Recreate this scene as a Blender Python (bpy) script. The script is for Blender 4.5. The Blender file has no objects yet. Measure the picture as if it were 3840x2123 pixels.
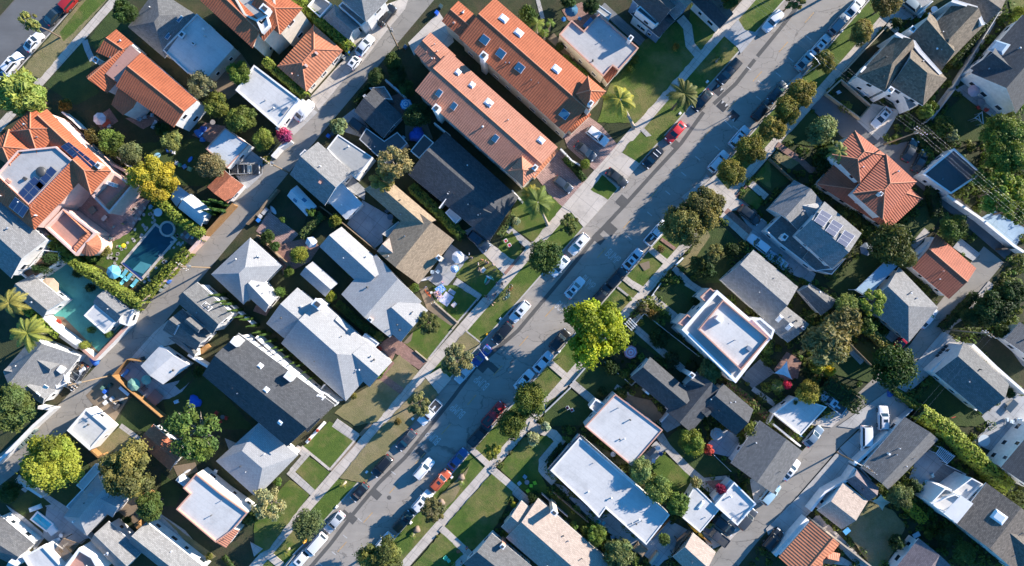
import bpy, math, random
from mathutils import Vector, Matrix, noise
from mathutils.geometry import intersect_ray_tri, tessellate_polygon
R = math.radians
random.seed(7)
SC = bpy.context.scene
COL = SC.collection

# ------------------------------------------------------------------ camera, sky, sun, exposure
MPP = 0.0515            # metres on the ground per photo pixel (photo 3840 x 2123)
CAMH = 130.0            # the drone's height above the street
cam = bpy.data.cameras.new('drone_camera')
cam_o = bpy.data.objects.new('drone_camera', cam); COL.objects.link(cam_o)
cam_o.location = (0,0, CAMH); cam_o.rotation_euler = (0,0,0)
cam.sensor_width = 36.0
cam.lens = 36.0 * CAMH / (3840 * MPP)
cam.clip_start = 1.0; cam.clip_end = 2000
SC.camera = cam_o

SUN_ELEV, SUN_ROT = R(19.3), R(61.5)       # rotation clockwise from +Y
world = bpy.data.worlds.new('World'); SC.world = world; world.use_nodes = True
wn = world.node_tree.nodes; wl = world.node_tree.links
for n in list(wn): wn.remove(n)
sky = wn.new('ShaderNodeTexSky'); sky.sky_type = 'NISHITA'; sky.sun_disc = False
sky.sun_elevation = SUN_ELEV; sky.sun_rotation = SUN_ROT
sky.air_density = 1.2; sky.dust_density = 0.2; sky.ozone_density = 5.0
bg = wn.new('ShaderNodeBackground'); bg.inputs['Strength'].default_value = 0.086
wo = wn.new('ShaderNodeOutputWorld')
tint = wn.new('ShaderNodeMix'); tint.data_type = 'RGBA'; tint.blend_type = 'MULTIPLY'; tint.inputs[0].default_value = 1.0; tint.inputs[7].default_value = (0.38,1.0,1.34,1)
wl.new(sky.outputs[0], tint.inputs[6]); wl.new(tint.outputs[2], bg.inputs[0]); wl.new(bg.outputs[0], wo.inputs[0])
sun = bpy.data.lights.new('sun', 'SUN'); sun.energy = 5.0; sun.angle = R(0.55); sun.color = (1.0,0.90,0.79)
sun_o = bpy.data.objects.new('sun', sun); COL.objects.link(sun_o)
_sd = Vector((math.sin(SUN_ROT) * math.cos(SUN_ELEV), math.cos(SUN_ROT) * math.cos(SUN_ELEV), math.sin(SUN_ELEV)))
sun_o.rotation_euler = _sd.to_track_quat('Z', 'Y').to_euler(); sun_o.location = _sd * 300
SC.view_settings.view_transform = 'Standard'; SC.view_settings.look = 'None'
SC.view_settings.exposure = 1.2; SC.view_settings.gamma = 1.0
SC.cycles.max_bounces = 5; SC.cycles.diffuse_bounces = 3; SC.cycles.transparent_max_bounces = 6
SC.cycles.caustics_reflective = False; SC.cycles.caustics_refractive = False

# ------------------------------------------------------------------ photo positions -> metres
_cur = [0.0,0.0,1.4907]
def T(r=None, c=None):
    """reading frame: T(row, column) an enlarged tile of the photo, T() the whole picture at 2576 wide"""
    if r is None: _cur[:] = [0.0,0.0,3840 / 2576.0]
    else: _cur[:] = [960.0 * c, [0,531,1062,1592][r], 960 / 2574.0]
def W(u, v, z=0.0):
    nx = _cur[0] + u * _cur[2]; ny = _cur[1] + v * _cur[2]
    k = (CAMH - z) / CAMH * MPP
    return Vector(((nx - 1920) * k, -(ny - 1061.5) * k, z))
GZ = 0.12                                   # lots lie a kerb's height above the street
E1 = Vector((0.788,-0.616,0)).normalized(); E2 = Vector((0.616,0.788,0)).normalized()
A1 = math.atan2(E1.y, E1.x); A2 = math.atan2(E2.y, E2.x)

# ------------------------------------------------------------------ objects
def link(o, parent=None):
    COL.objects.link(o)
    if parent is not None: o.parent = parent
    return o
def tag(o, label=None, cat=None, group=None, kind=None):
    if label: o['label'] = label
    if cat: o['category'] = cat
    if group: o['group'] = group
    if kind: o['kind'] = kind
    return o
def empty(name, loc=(0,0,0), rz=0.0, label=None, cat=None, group=None):
    o = bpy.data.objects.new(name, None); o.location = loc; o.rotation_euler = (0,0, rz)
    o.empty_display_size = 0.3
    link(o); return tag(o, label, cat, group)
class MB:
    """collects faces and becomes one mesh"""
    def __init__(s): s.v = []; s.f = []; s.uv = []; s.sm = []; s.mi = []
    def face(s, pts, uv=None, smooth=False, mi=0):
        i = len(s.v); s.v.extend([tuple(p) for p in pts]); s.f.append(tuple(range(i, i + len(pts))))
        s.uv.append(uv); s.sm.append(smooth); s.mi.append(mi)
    def grid(s, rows, closed=False, smooth=True, mi=0):
        i = len(s.v); n = len(rows[0])
        for r in rows: s.v.extend([tuple(p) for p in r])
        for a in range(len(rows) - 1):
            for b in range(n if closed else n - 1):
                b2 = (b + 1) % n
                s.f.append((i + a * n + b, i + a * n + b2, i + (a + 1) * n + b2, i + (a + 1) * n + b))
                s.uv.append(None); s.sm.append(smooth); s.mi.append(mi)
    def box(s, c, sx, sy, sz, rz=0.0, mi=0, top=1.0, M=None):
        """c = centre of the base; top = taper"""
        ca, sa = math.cos(rz), math.sin(rz); P = []
        for z, k in ((0,1.0),(sz, top)):
            for dx, dy in ((-1,-1),(1,-1),(1,1),(-1,1)):
                x, y = dx * sx / 2 * k, dy * sy / 2 * k
                p = Vector((x * ca - y * sa, x * sa + y * ca, z))
                P.append((M @ p if M else p) + Vector(c))
        for q in ((3,2,1,0),(4,5,6,7),(0,1,5,4),(1,2,6,5),(2,3,7,6),(3,0,4,7)):
            s.face([P[k] for k in q], mi=mi)
    def tube(s, pts, radii, n=7, mi=0, cap=True):
        rows = []
        for k, p in enumerate(pts):
            p = Vector(p); a = Vector(pts[max(k - 1,0)]); b = Vector(pts[min(k + 1, len(pts) - 1)])
            d = (b - a).normalized() if (b - a).length > 1e-6 else Vector((0,0,1))
            x = d.orthogonal().normalized(); y = d.cross(x); r = radii[k] if isinstance(radii, (list, tuple)) else radii
            rows.append([p + (x * math.cos(t) + y * math.sin(t)) * r for t in [2 * math.pi * j / n for j in range(n)]])
        s.grid(rows, closed=True, mi=mi)
        if cap: s.face(rows[-1], mi=mi); s.face(rows[0][::-1], mi=mi)
    def disc(s, c, r, n=16, mi=0, r0=None):
        s.face([Vector(c) + Vector((r * math.cos(2 * math.pi * j / n), r * math.sin(2 * math.pi * j / n),0)) for j in range(n)], mi=mi)
    def prism(s, pts, z0, z1, mi=0, mi_side=None):
        ms = mi if mi_side is None else mi_side
        pts = ccw(pts); n = len(pts)
        s.face([(p.x, p.y, z1) for p in pts], mi=mi)
        s.face([(p.x, p.y, z0) for p in reversed(pts)], mi=ms)
        for i in range(n):
            a, b = pts[i], pts[(i + 1) % n]
            s.face([(a.x, a.y, z0),(b.x, b.y, z0),(b.x, b.y, z1),(a.x, a.y, z1)], mi=ms)
    def mesh(s, name, mats):
        m = bpy.data.meshes.new(name); m.from_pydata(s.v, [], s.f)
        for x in (mats if isinstance(mats, (list, tuple)) else [mats]): m.materials.append(x)
        m.polygons.foreach_set('use_smooth', s.sm); m.polygons.foreach_set('material_index', s.mi)
        if any(u is not None for u in s.uv):
            L = m.uv_layers.new(name='UVMap').data; k = 0
            for f, u in zip(s.f, s.uv):
                for j in range(len(f)):
                    if u: L[k].uv = u[j]
                    k += 1
        m.update(); return m
    def build(s, name, mats, parent=None, label=None, cat=None, group=None, kind=None):
        o = bpy.data.objects.new(name, s.mesh(name, mats)); link(o, parent)
        return tag(o, label, cat, group, kind)
def area2(p): return sum(p[i].x * p[(i + 1) % len(p)].y - p[(i + 1) % len(p)].x * p[i].y for i in range(len(p)))
def ccw(p): return list(p) if area2(p) > 0 else list(reversed(p))
def inset(p, d):
    """moves each side of a counter-clockwise outline inwards by d"""
    p = ccw(p); n = len(p); out = []
    for i in range(n):
        a, b, c = p[i - 1], p[i], p[(i + 1) % n]
        d1 = Vector((b.x - a.x, b.y - a.y)); d2 = Vector((c.x - b.x, c.y - b.y))
        if d1.length < 1e-6 or d2.length < 1e-6: out.append(b.copy()); continue
        d1.normalize(); d2.normalize()
        n1 = Vector((-d1.y, d1.x)); n2 = Vector((-d2.y, d2.x)); m = n1 + n2
        k = d / max(0.35,(1 + n1.dot(n2)) / 1.0) if m.length > 1e-6 else 0
        out.append(Vector((b.x + m.x * k, b.y + m.y * k, b.z)))
    return out

# ------------------------------------------------------------------ materials
_m = {}
def _base(name, rough=0.8):
    m = bpy.data.materials.new(name); m.use_nodes = True
    nt = m.node_tree; b = nt.nodes['Principled BSDF']; b.inputs['Roughness'].default_value = rough
    return m, nt, b
def nd(nt, t, **kw):
    n = nt.nodes.new(t)
    for k, v in kw.items(): setattr(n, k, v)
    return n
def ramp(nt, fac, stops):
    r = nd(nt, 'ShaderNodeValToRGB'); nt.links.new(fac, r.inputs[0])
    e = r.color_ramp.elements
    while len(e) < len(stops): e.new(0.5)
    for x, (p, c) in zip(e, stops): x.position = p; x.color = (*c, 1) if len(c) == 3 else c
    return r.outputs[0]
def mixc(nt, fac, a, b, mode='MIX'):
    m = nd(nt, 'ShaderNodeMix', data_type='RGBA', blend_type=mode)
    for s, v in ((m.inputs[0], fac),(m.inputs[6], a),(m.inputs[7], b)):
        if isinstance(v, (int, float)): s.default_value = v
        elif isinstance(v, tuple): s.default_value = (*v, 1) if len(v) == 3 else v
        else: nt.links.new(v, s)
    return m.outputs[2]
def noise_n(nt, scale, detail=4, rough=0.55, vec=None, dim=None):
    n = nd(nt, 'ShaderNodeTexNoise'); n.inputs['Scale'].default_value = scale
    n.inputs['Detail'].default_value = detail; n.inputs['Roughness'].default_value = rough
    if vec is not None: nt.links.new(vec, n.inputs['Vector'])
    return n.outputs[0]
def pos(nt): return nd(nt, 'ShaderNodeNewGeometry').outputs['Position']
def bump(nt, b, h, dist, strength=0.6):
    n = nd(nt, 'ShaderNodeBump'); n.inputs['Distance'].default_value = dist; n.inputs['Strength'].default_value = strength
    nt.links.new(h, n.inputs['Height']); nt.links.new(n.outputs[0], b.inputs['Normal'])
def mul(c, k): return tuple(min(1, x * k) for x in c)
def plain(name, col, rough=0.7, var=0.12, metal=0.0, sc=1.2):
    """painted or weathered plain surface"""
    if name in _m: return _m[name]
    m, nt, b = _base(name, rough); b.inputs['Metallic'].default_value = metal
    f = noise_n(nt, sc, 5,0.65, pos(nt))
    c = ramp(nt, f, [(0.3, mul(col, 1 - var)),(0.7, mul(col, 1 + var))])
    nt.links.new(c, b.inputs['Base Color']); _m[name] = m; return m
def concrete(name, col, joint=None, stain=0.35, rough=0.9):
    if name in _m: return _m[name]
    m, nt, b = _base(name, rough); p = pos(nt)
    f = noise_n(nt, 0.35,7,0.7, p); g = noise_n(nt, 9.0,4,0.7, p)
    c = ramp(nt, f, [(0.25, mul(col, 1 - stain)),(0.5, col),(0.75, mul(col, 1.12))])
    c = mixc(nt, 0.35, c, ramp(nt, g, [(0.35,(0.45,0.45,0.45)),(0.65,(1,1,1))]), 'MULTIPLY')
    if joint:
        mp = nd(nt, 'ShaderNodeMapping'); mp.inputs['Rotation'].default_value = (0,0,-A2); nt.links.new(p, mp.inputs[0])
        br = nd(nt, 'ShaderNodeTexBrick'); br.offset = 0.0
        br.inputs['Color1'].default_value = (1,1,1,1); br.inputs['Color2'].default_value = (0.9,0.9,0.9,1); br.inputs['Mortar'].default_value = (0.42,0.42,0.42,1)
        br.inputs['Scale'].default_value = 1.0; br.inputs['Mortar Size'].default_value = 0.035
        br.inputs['Brick Width'].default_value = joint; br.inputs['Row Height'].default_value = joint
        nt.links.new(mp.outputs[0], br.inputs[0]); c = mixc(nt, 0.75, c, br.outputs[0], 'MULTIPLY')
    nt.links.new(c, b.inputs['Base Color']); bump(nt, b, g, 0.02,0.4); _m[name] = m; return m
def asphalt(name, col, crack=True):
    if name in _m: return _m[name]
    m, nt, b = _base(name, 0.92); p = pos(nt)
    mp = nd(nt, 'ShaderNodeMapping'); mp.inputs['Rotation'].default_value = (0,0,-A2); mp.inputs['Scale'].default_value = (0.12,1,1); nt.links.new(p, mp.inputs[0])
    f = noise_n(nt, 0.5,6,0.65, mp.outputs[0]); g = noise_n(nt, 0.22,6,0.7, p); h = noise_n(nt, 14,3,0.7, p)
    c = mixc(nt, 0.5, ramp(nt, f, [(0.3, mul(col, 0.78)),(0.7, mul(col, 1.15))]), ramp(nt, g, [(0.3, mul(col, 0.75)),(0.7, mul(col, 1.18))]))
    c = mixc(nt, 0.4, c, ramp(nt, h, [(0.35,(0.5,0.5,0.5)),(0.65,(1,1,1))]), 'MULTIPLY')
    if crack:
        w = noise_n(nt, 0.8,4,0.6, p); wv = nd(nt, 'ShaderNodeVectorMath', operation='ADD')
        mv = nd(nt, 'ShaderNodeMapping'); mv.inputs['Rotation'].default_value = (0,0,-A2); mv.inputs['Scale'].default_value = (0.11,0.2,0.2); nt.links.new(p, mv.inputs[0])
        nt.links.new(mv.outputs[0], wv.inputs[0]); s2 = nd(nt, 'ShaderNodeVectorMath', operation='SCALE'); s2.inputs['Scale'].default_value = 0.35
        cn = nd(nt, 'ShaderNodeCombineXYZ'); nt.links.new(w, cn.inputs[0]); nt.links.new(f, cn.inputs[1]); nt.links.new(cn.outputs[0], s2.inputs[0]); nt.links.new(s2.outputs[0], wv.inputs[1])
        vo = nd(nt, 'ShaderNodeTexVoronoi', feature='DISTANCE_TO_EDGE'); vo.inputs['Scale'].default_value = 1.6; nt.links.new(wv.outputs[0], vo.inputs['Vector'])
        k = ramp(nt, vo.outputs['Distance'], [(0.003,(0.45,0.45,0.45)),(0.011,(1,1,1))])
        c = mixc(nt, 0.8, c, k, 'MULTIPLY')
    nt.links.new(c, b.inputs['Base Color']); bump(nt, b, h, 0.02,0.4); _m[name] = m; return m
def grass(name, a, bcol, dry=(0.30,0.24,0.11), amt=0.4):
    if name in _m: return _m[name]
    m, nt, b = _base(name, 0.95); p = pos(nt)
    f = noise_n(nt, 0.4,6,0.65, p); g = noise_n(nt, 5.0,5,0.75, p); h = noise_n(nt, 0.13,5,0.7, p)
    c = ramp(nt, f, [(0.3, a),(0.7, bcol)])
    c = mixc(nt, ramp(nt, h, [(0.46,(0,0,0)),(0.64,(amt, amt, amt))]), c, dry)
    c = mixc(nt, 0.6, c, ramp(nt, g, [(0.3,(0.4,0.4,0.4)),(0.7,(1.0,1.0,1.0))]), 'MULTIPLY')
    nt.links.new(c, b.inputs['Base Color']); bump(nt, b, g, 0.12,0.9); _m[name] = m; return m
def uvn(nt):
    return nd(nt, 'ShaderNodeUVMap').outputs[0]
def tile_roof(name, col, pitch=0.46):
    """clay barrel tiles: u runs along the eave, v up the slope, in metres"""
    if name in _m: return _m[name]
    m, nt, b = _base(name, 0.75); u = uvn(nt); p = pos(nt)
    sp = nd(nt, 'ShaderNodeSeparateXYZ'); nt.links.new(u, sp.inputs[0])
    def wave(inp, per, ph=0.0):
        a = nd(nt, 'ShaderNodeMath', operation='MULTIPLY'); a.inputs[1].default_value = 2 * math.pi / per; nt.links.new(inp, a.inputs[0])
        s = nd(nt, 'ShaderNodeMath', operation='SINE'); nt.links.new(a.outputs[0], s.inputs[0])
        t = nd(nt, 'ShaderNodeMath', operation='MULTIPLY_ADD'); t.inputs[1].default_value = 0.5; t.inputs[2].default_value = 0.5; nt.links.new(s.outputs[0], t.inputs[0]); return t.outputs[0]
    wx = wave(sp.outputs[0], pitch)
    fr = nd(nt, 'ShaderNodeMath', operation='FRACT'); dv = nd(nt, 'ShaderNodeMath', operation='DIVIDE'); dv.inputs[1].default_value = 0.42
    nt.links.new(sp.outputs[1], dv.inputs[0]); nt.links.new(dv.outputs[0], fr.inputs[0])
    f = noise_n(nt, 0.6,5,0.7, p); g = noise_n(nt, 4.5,3,0.7, p)
    c = ramp(nt, f, [(0.28, mul(col, 0.78)),(0.5, col),(0.75,(col[0] * 1.06, col[1] * 1.14, col[2] * 1.2))])
    c = mixc(nt, 0.45, c, ramp(nt, g, [(0.3,(0.55,0.5,0.5)),(0.62,(1,1,1))]), 'MULTIPLY')
    c = mixc(nt, 0.26, c, ramp(nt, wx, [(0.0,(0.45,0.4,0.4)),(0.4,(1,1,1))]), 'MULTIPLY')
    nt.links.new(c, b.inputs['Base Color'])
    ad = nd(nt, 'ShaderNodeMath', operation='MULTIPLY_ADD'); ad.inputs[1].default_value = 0.3
    nt.links.new(fr.outputs[0], ad.inputs[0]); nt.links.new(wx, ad.inputs[2])
    bump(nt, b, ad.outputs[0], 0.055,0.8); _m[name] = m; return m
def shingle(name, col, var=0.25, streak=0.2):
    if name in _m: return _m[name]
    m, nt, b = _base(name, 0.9); u = uvn(nt); p = pos(nt)
    br = nd(nt, 'ShaderNodeTexBrick'); br.inputs['Scale'].default_value = 1.0
    br.inputs['Color1'].default_value = (*mul(col, 1 - var),1); br.inputs['Color2'].default_value = (*mul(col, 1 + var),1); br.inputs['Mortar'].default_value = (*mul(col, 0.55),1)
    br.inputs['Brick Width'].default_value = 0.42; br.inputs['Row Height'].default_value = 0.24; br.inputs['Mortar Size'].default_value = 0.02
    nt.links.new(u, br.inputs[0])
    f = noise_n(nt, 0.5,6,0.7, p); g = noise_n(nt, 11,3,0.8, p)
    c = mixc(nt, 0.6, br.outputs[0], ramp(nt, f, [(0.3,(1 - streak, 1 - streak, 1 - streak)),(0.7,(1,1,1))]), 'MULTIPLY')
    c = mixc(nt, 0.28, c, ramp(nt, g, [(0.35,(0.5,0.5,0.5)),(0.65,(1.0,1.0,1.0))]), 'MULTIPLY')
    nt.links.new(c, b.inputs['Base Color']); bump(nt, b, g, 0.03,0.5); _m[name] = m; return m
def flatroof(name, col, rough=0.6, seam=1.0, stain=0.22):
    """rolled roofing with faint seams and ponding stains"""
    if name in _m: return _m[name]
    m, nt, b = _base(name, rough); p = pos(nt)
    mp = nd(nt, 'ShaderNodeMapping'); mp.inputs['Rotation'].default_value = (0,0,-A1); nt.links.new(p, mp.inputs[0])
    br = nd(nt, 'ShaderNodeTexBrick'); br.inputs['Scale'].default_value = 1.0
    br.inputs['Color1'].default_value = (1,1,1,1); br.inputs['Color2'].default_value = (0.94,0.94,0.94,1); br.inputs['Mortar'].default_value = (0.7,0.7,0.7,1)
    br.inputs['Brick Width'].default_value = 9.0; br.inputs['Row Height'].default_value = seam; br.inputs['Mortar Size'].default_value = 0.025
    nt.links.new(mp.outputs[0], br.inputs[0])
    f = noise_n(nt, 0.3,7,0.72, p); g = noise_n(nt, 3.0,4,0.7, p)
    c = ramp(nt, f, [(0.28, mul(col, 1 - stain)),(0.5, col),(0.7, mul(col, 1.06))])
    c = mixc(nt, 0.5, c, br.outputs[0], 'MULTIPLY')
    c = mixc(nt, 0.25, c, ramp(nt, g, [(0.35,(0.6,0.6,0.6)),(0.65,(1,1,1))]), 'MULTIPLY')
    nt.links.new(c, b.inputs['Base Color']); _m[name] = m; return m
def paver(name, col, w=0.5, h=0.3, grout=0.5):
    if name in _m: return _m[name]
    m, nt, b = _base(name, 0.85); p = pos(nt)
    mp = nd(nt, 'ShaderNodeMapping'); mp.inputs['Rotation'].default_value = (0,0,-A1); nt.links.new(p, mp.inputs[0])
    br = nd(nt, 'ShaderNodeTexBrick'); br.inputs['Scale'].default_value = 1.0
    br.inputs['Color1'].default_value = (*mul(col, 0.8),1); br.inputs['Color2'].default_value = (*mul(col, 1.15),1); br.inputs['Mortar'].default_value = (*mul(col, grout),1)
    br.inputs['Brick Width'].default_value = w; br.inputs['Row Height'].default_value = h; br.inputs['Mortar Size'].default_value = 0.03
    nt.links.new(mp.outputs[0], br.inputs[0]); f = noise_n(nt, 0.5,6,0.7, p)
    c = mixc(nt, 0.7, br.outputs[0], ramp(nt, f, [(0.3,(0.6,0.6,0.6)),(0.7,(1.0,1.0,1.0))]), 'MULTIPLY')
    nt.links.new(c, b.inputs['Base Color']); _m[name] = m; return m
def objcol(name, rough=0.6, coat=0.0, metal=0.0, var=0.0):
    """takes the colour the object itself carries"""
    if name in _m: return _m[name]
    m, nt, b = _base(name, rough); b.inputs['Metallic'].default_value = metal
    b.inputs['Coat Weight'].default_value = coat; b.inputs['Coat Roughness'].default_value = 0.06
    oi = nd(nt, 'ShaderNodeObjectInfo'); c = oi.outputs['Color']
    if var:
        f = noise_n(nt, 3.0,4,0.6, pos(nt)); c = mixc(nt, var, c, ramp(nt, f, [(0.3,(0.4,0.4,0.4)),(0.7,(1,1,1))]), 'MULTIPLY')
    nt.links.new(c, b.inputs['Base Color']); _m[name] = m; return m
def leafmat(name='leaf'):
    if name in _m: return _m[name]
    m, nt, b = _base(name, 0.6)
    oi = nd(nt, 'ShaderNodeObjectInfo'); at = nd(nt, 'ShaderNodeAttribute', attribute_name='tint')
    c = mixc(nt, 1.0, oi.outputs['Color'], at.outputs['Color'], 'MULTIPLY')
    c2 = mixc(nt, 1.0, c, (2.3,2.45,1.95), 'MULTIPLY')
    nt.links.new(c2, b.inputs['Base Color']); b.inputs['Specular IOR Level'].default_value = 0.25
    tr = nd(nt, 'ShaderNodeBsdfTranslucent'); c3 = mixc(nt, 1.0, c2,(1.15,1.2,0.5), 'MULTIPLY'); nt.links.new(c3, tr.inputs[0])
    mx = nd(nt, 'ShaderNodeMixShader'); mx.inputs[0].default_value = 0.28
    nt.links.new(b.outputs[0], mx.inputs[1]); nt.links.new(tr.outputs[0], mx.inputs[2])
    nt.links.new(mx.outputs[0], nt.nodes['Material Output'].inputs[0]); _m[name] = m; return m
def glassy(name, col, rough=0.08):
    if name in _m: return _m[name]
    m, nt, b = _base(name, rough); b.inputs['Base Color'].default_value = (*col, 1); b.inputs['Specular IOR Level'].default_value = 0.8
    _m[name] = m; return m

M = dict(
    land=grass('planted_soil', (0.032,0.045,0.015),(0.056,0.066,0.024),(0.095,0.068,0.038),0.7),
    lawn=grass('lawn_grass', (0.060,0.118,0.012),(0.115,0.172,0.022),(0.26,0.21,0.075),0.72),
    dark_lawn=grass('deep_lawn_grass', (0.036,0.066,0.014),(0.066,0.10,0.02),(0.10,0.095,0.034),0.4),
    dry_lawn=grass('dry_lawn_grass', (0.19,0.18,0.07),(0.30,0.25,0.12),(0.36,0.27,0.15),0.8),
    street=asphalt('street_asphalt', (0.36,0.325,0.283)), alley=asphalt('alley_asphalt', (0.31,0.283,0.245)),
    dark_asphalt=asphalt('dark_asphalt', (0.15,0.15,0.15), False), trench=asphalt('fresh_asphalt', (0.11,0.106,0.10), False), black_asphalt=asphalt('black_asphalt', (0.05,0.052,0.058), False),
    walk=concrete('sidewalk_concrete', (0.60,0.525,0.45),1.55), drive=concrete('driveway_concrete', (0.60,0.535,0.465),3.0), kerb=concrete('kerb_concrete', (0.5,0.47,0.43)),
    slab=concrete('grey_slab', (0.42,0.42,0.42),2.3), path=concrete('path_concrete', (0.50,0.46,0.42),1.1), apron=concrete('apron_concrete', (0.47,0.45,0.42),4.0),
    brick=paver('brick_paving', (0.40,0.23,0.18),0.4,0.2), pinkpave=paver('pink_paving', (0.46,0.30,0.26),0.7,0.35), teal=concrete('teal_court_paint', (0.085,0.34,0.30), None, 0.45),
    bluecourt=concrete('pale_blue_court', (0.34,0.46,0.56),3.0), dirt=concrete('bare_dirt', (0.24,0.18,0.12)), deck=paver('grey_decking', (0.25,0.25,0.25),4.0,0.16), wooddeck=paver('brown_decking', (0.22,0.12,0.08),4.0,0.16),
    tile=tile_roof('clay_tile', (0.47,0.132,0.052)), tile_pink=tile_roof('pale_clay_tile', (0.52,0.222,0.135),0.42), tile_red=tile_roof('red_clay_tile', (0.42,0.118,0.058)), tile_pale=tile_roof('stripe_clay_tile', (0.54,0.2,0.1),0.55),
    sh_light=shingle('pale_grey_shingle', (0.44,0.437,0.43),0.08), sh_grey=shingle('grey_shingle', (0.285,0.28,0.27),0.18), sh_mid=shingle('mid_grey_shingle', (0.175,0.173,0.168),0.2), sh_dark=shingle('charcoal_shingle', (0.086,0.089,0.094),0.22),
    sh_brown=shingle('brown_shingle', (0.17,0.145,0.12),0.3), sh_tan=shingle('tan_shingle', (0.37,0.28,0.185),0.2), sh_cream=shingle('cream_shingle', (0.50,0.40,0.33),0.14), sh_rust=shingle('rust_shingle', (0.56,0.19,0.095),0.2),
    sh_purple=shingle('purple_shingle', (0.24,0.19,0.19),0.2), sh_weather=shingle('weathered_shake', (0.20,0.16,0.115),0.35,0.35),
    fl_white=flatroof('white_roofing', (0.60,0.585,0.56)), fl_grey=flatroof('grey_roofing', (0.47,0.455,0.435)), fl_dark=flatroof('dark_roofing', (0.075,0.08,0.085)), fl_mid=flatroof('worn_roofing', (0.40,0.39,0.36),0.7,0.8,0.35), fl_terra=flatroof('terracotta_floor', (0.48,0.26,0.20),0.8,0.5),
    metal_roof=flatroof('ribbed_metal', (0.55,0.58,0.60),0.4,0.5), glass_roof=flatroof('plastic_sheet_roof', (0.34,0.47,0.58),0.35,0.7),
    white=plain('white_stucco', (0.78,0.76,0.73)), cream=plain('cream_stucco', (0.66,0.58,0.47)), pink=plain('pink_stucco', (0.72,0.50,0.42)), bluewall=plain('blue_siding', (0.16,0.26,0.40)), greywall=plain('grey_stucco', (0.42,0.42,0.42)), tanwall=plain('tan_stucco', (0.46,0.37,0.27)), paleblue=plain('pale_blue_siding', (0.55,0.63,0.70)),
    trim=plain('white_trim', (0.82,0.81,0.8),0.5,0.04), coral=plain('coral_trim', (0.55,0.30,0.22),0.7,0.15,0,4), ridge=plain('ridge_tile', (0.50,0.20,0.11),0.7,0.2,0,5), darkmetal=plain('dark_metal', (0.06,0.06,0.06),0.5), steel=plain('galvanised_steel', (0.5,0.51,0.52),0.4,0.1,0.7),
    wood=plain('weathered_wood', (0.23,0.165,0.105),0.85,0.3,0,3), cedar=plain('cedar_boards', (0.31,0.165,0.06),0.75,0.25,0,3), darkwood=plain('dark_wood', (0.07,0.05,0.035),0.85,0.3), bark=plain('bark', (0.16,0.115,0.08),0.95,0.35,0,5), palebark=plain('pale_bark', (0.42,0.35,0.28),0.9,0.25,0,5),
    glass=glassy('window_glass', (0.02,0.03,0.04)), sky_glass=glassy('skylight_glass', (0.03,0.12,0.21),0.35), domeglass=plain('skylight_dome', (0.72,0.76,0.78),0.25,0.03), pv=glassy('solar_cell', (0.02,0.04,0.11),0.4), carglass=glassy('car_glass', (0.022,0.034,0.045),0.06),
    paint=objcol('car_paint', 0.35,0.8), rubber=plain('tyre_rubber', (0.02,0.02,0.02),0.9), rim=plain('wheel_rim', (0.45,0.45,0.46),0.35,0.05,0.8), lamp=plain('lamp_glass', (0.75,0.76,0.78),0.15,0.03), tail=plain('tail_lamp_red', (0.45,0.02,0.02),0.25,0.05),
    cloth=objcol('coloured_cloth', 0.8,0,0,0.25), plastic=objcol('coloured_plastic', 0.45,0.1), skin=objcol('skin', 0.6), hairm=objcol('hair', 0.7), leaf=leafmat(),
    mark_white=plain('white_road_paint', (0.50,0.49,0.47),0.8,0.4,0,5), mark_yellow=plain('yellow_road_paint', (0.52,0.30,0.10),0.8,0.4,0,3), hedgecore=plain('hedge_twigs', (0.035,0.04,0.018),0.95,0.3),
    petal=objcol('petals', 0.7),
)
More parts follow.
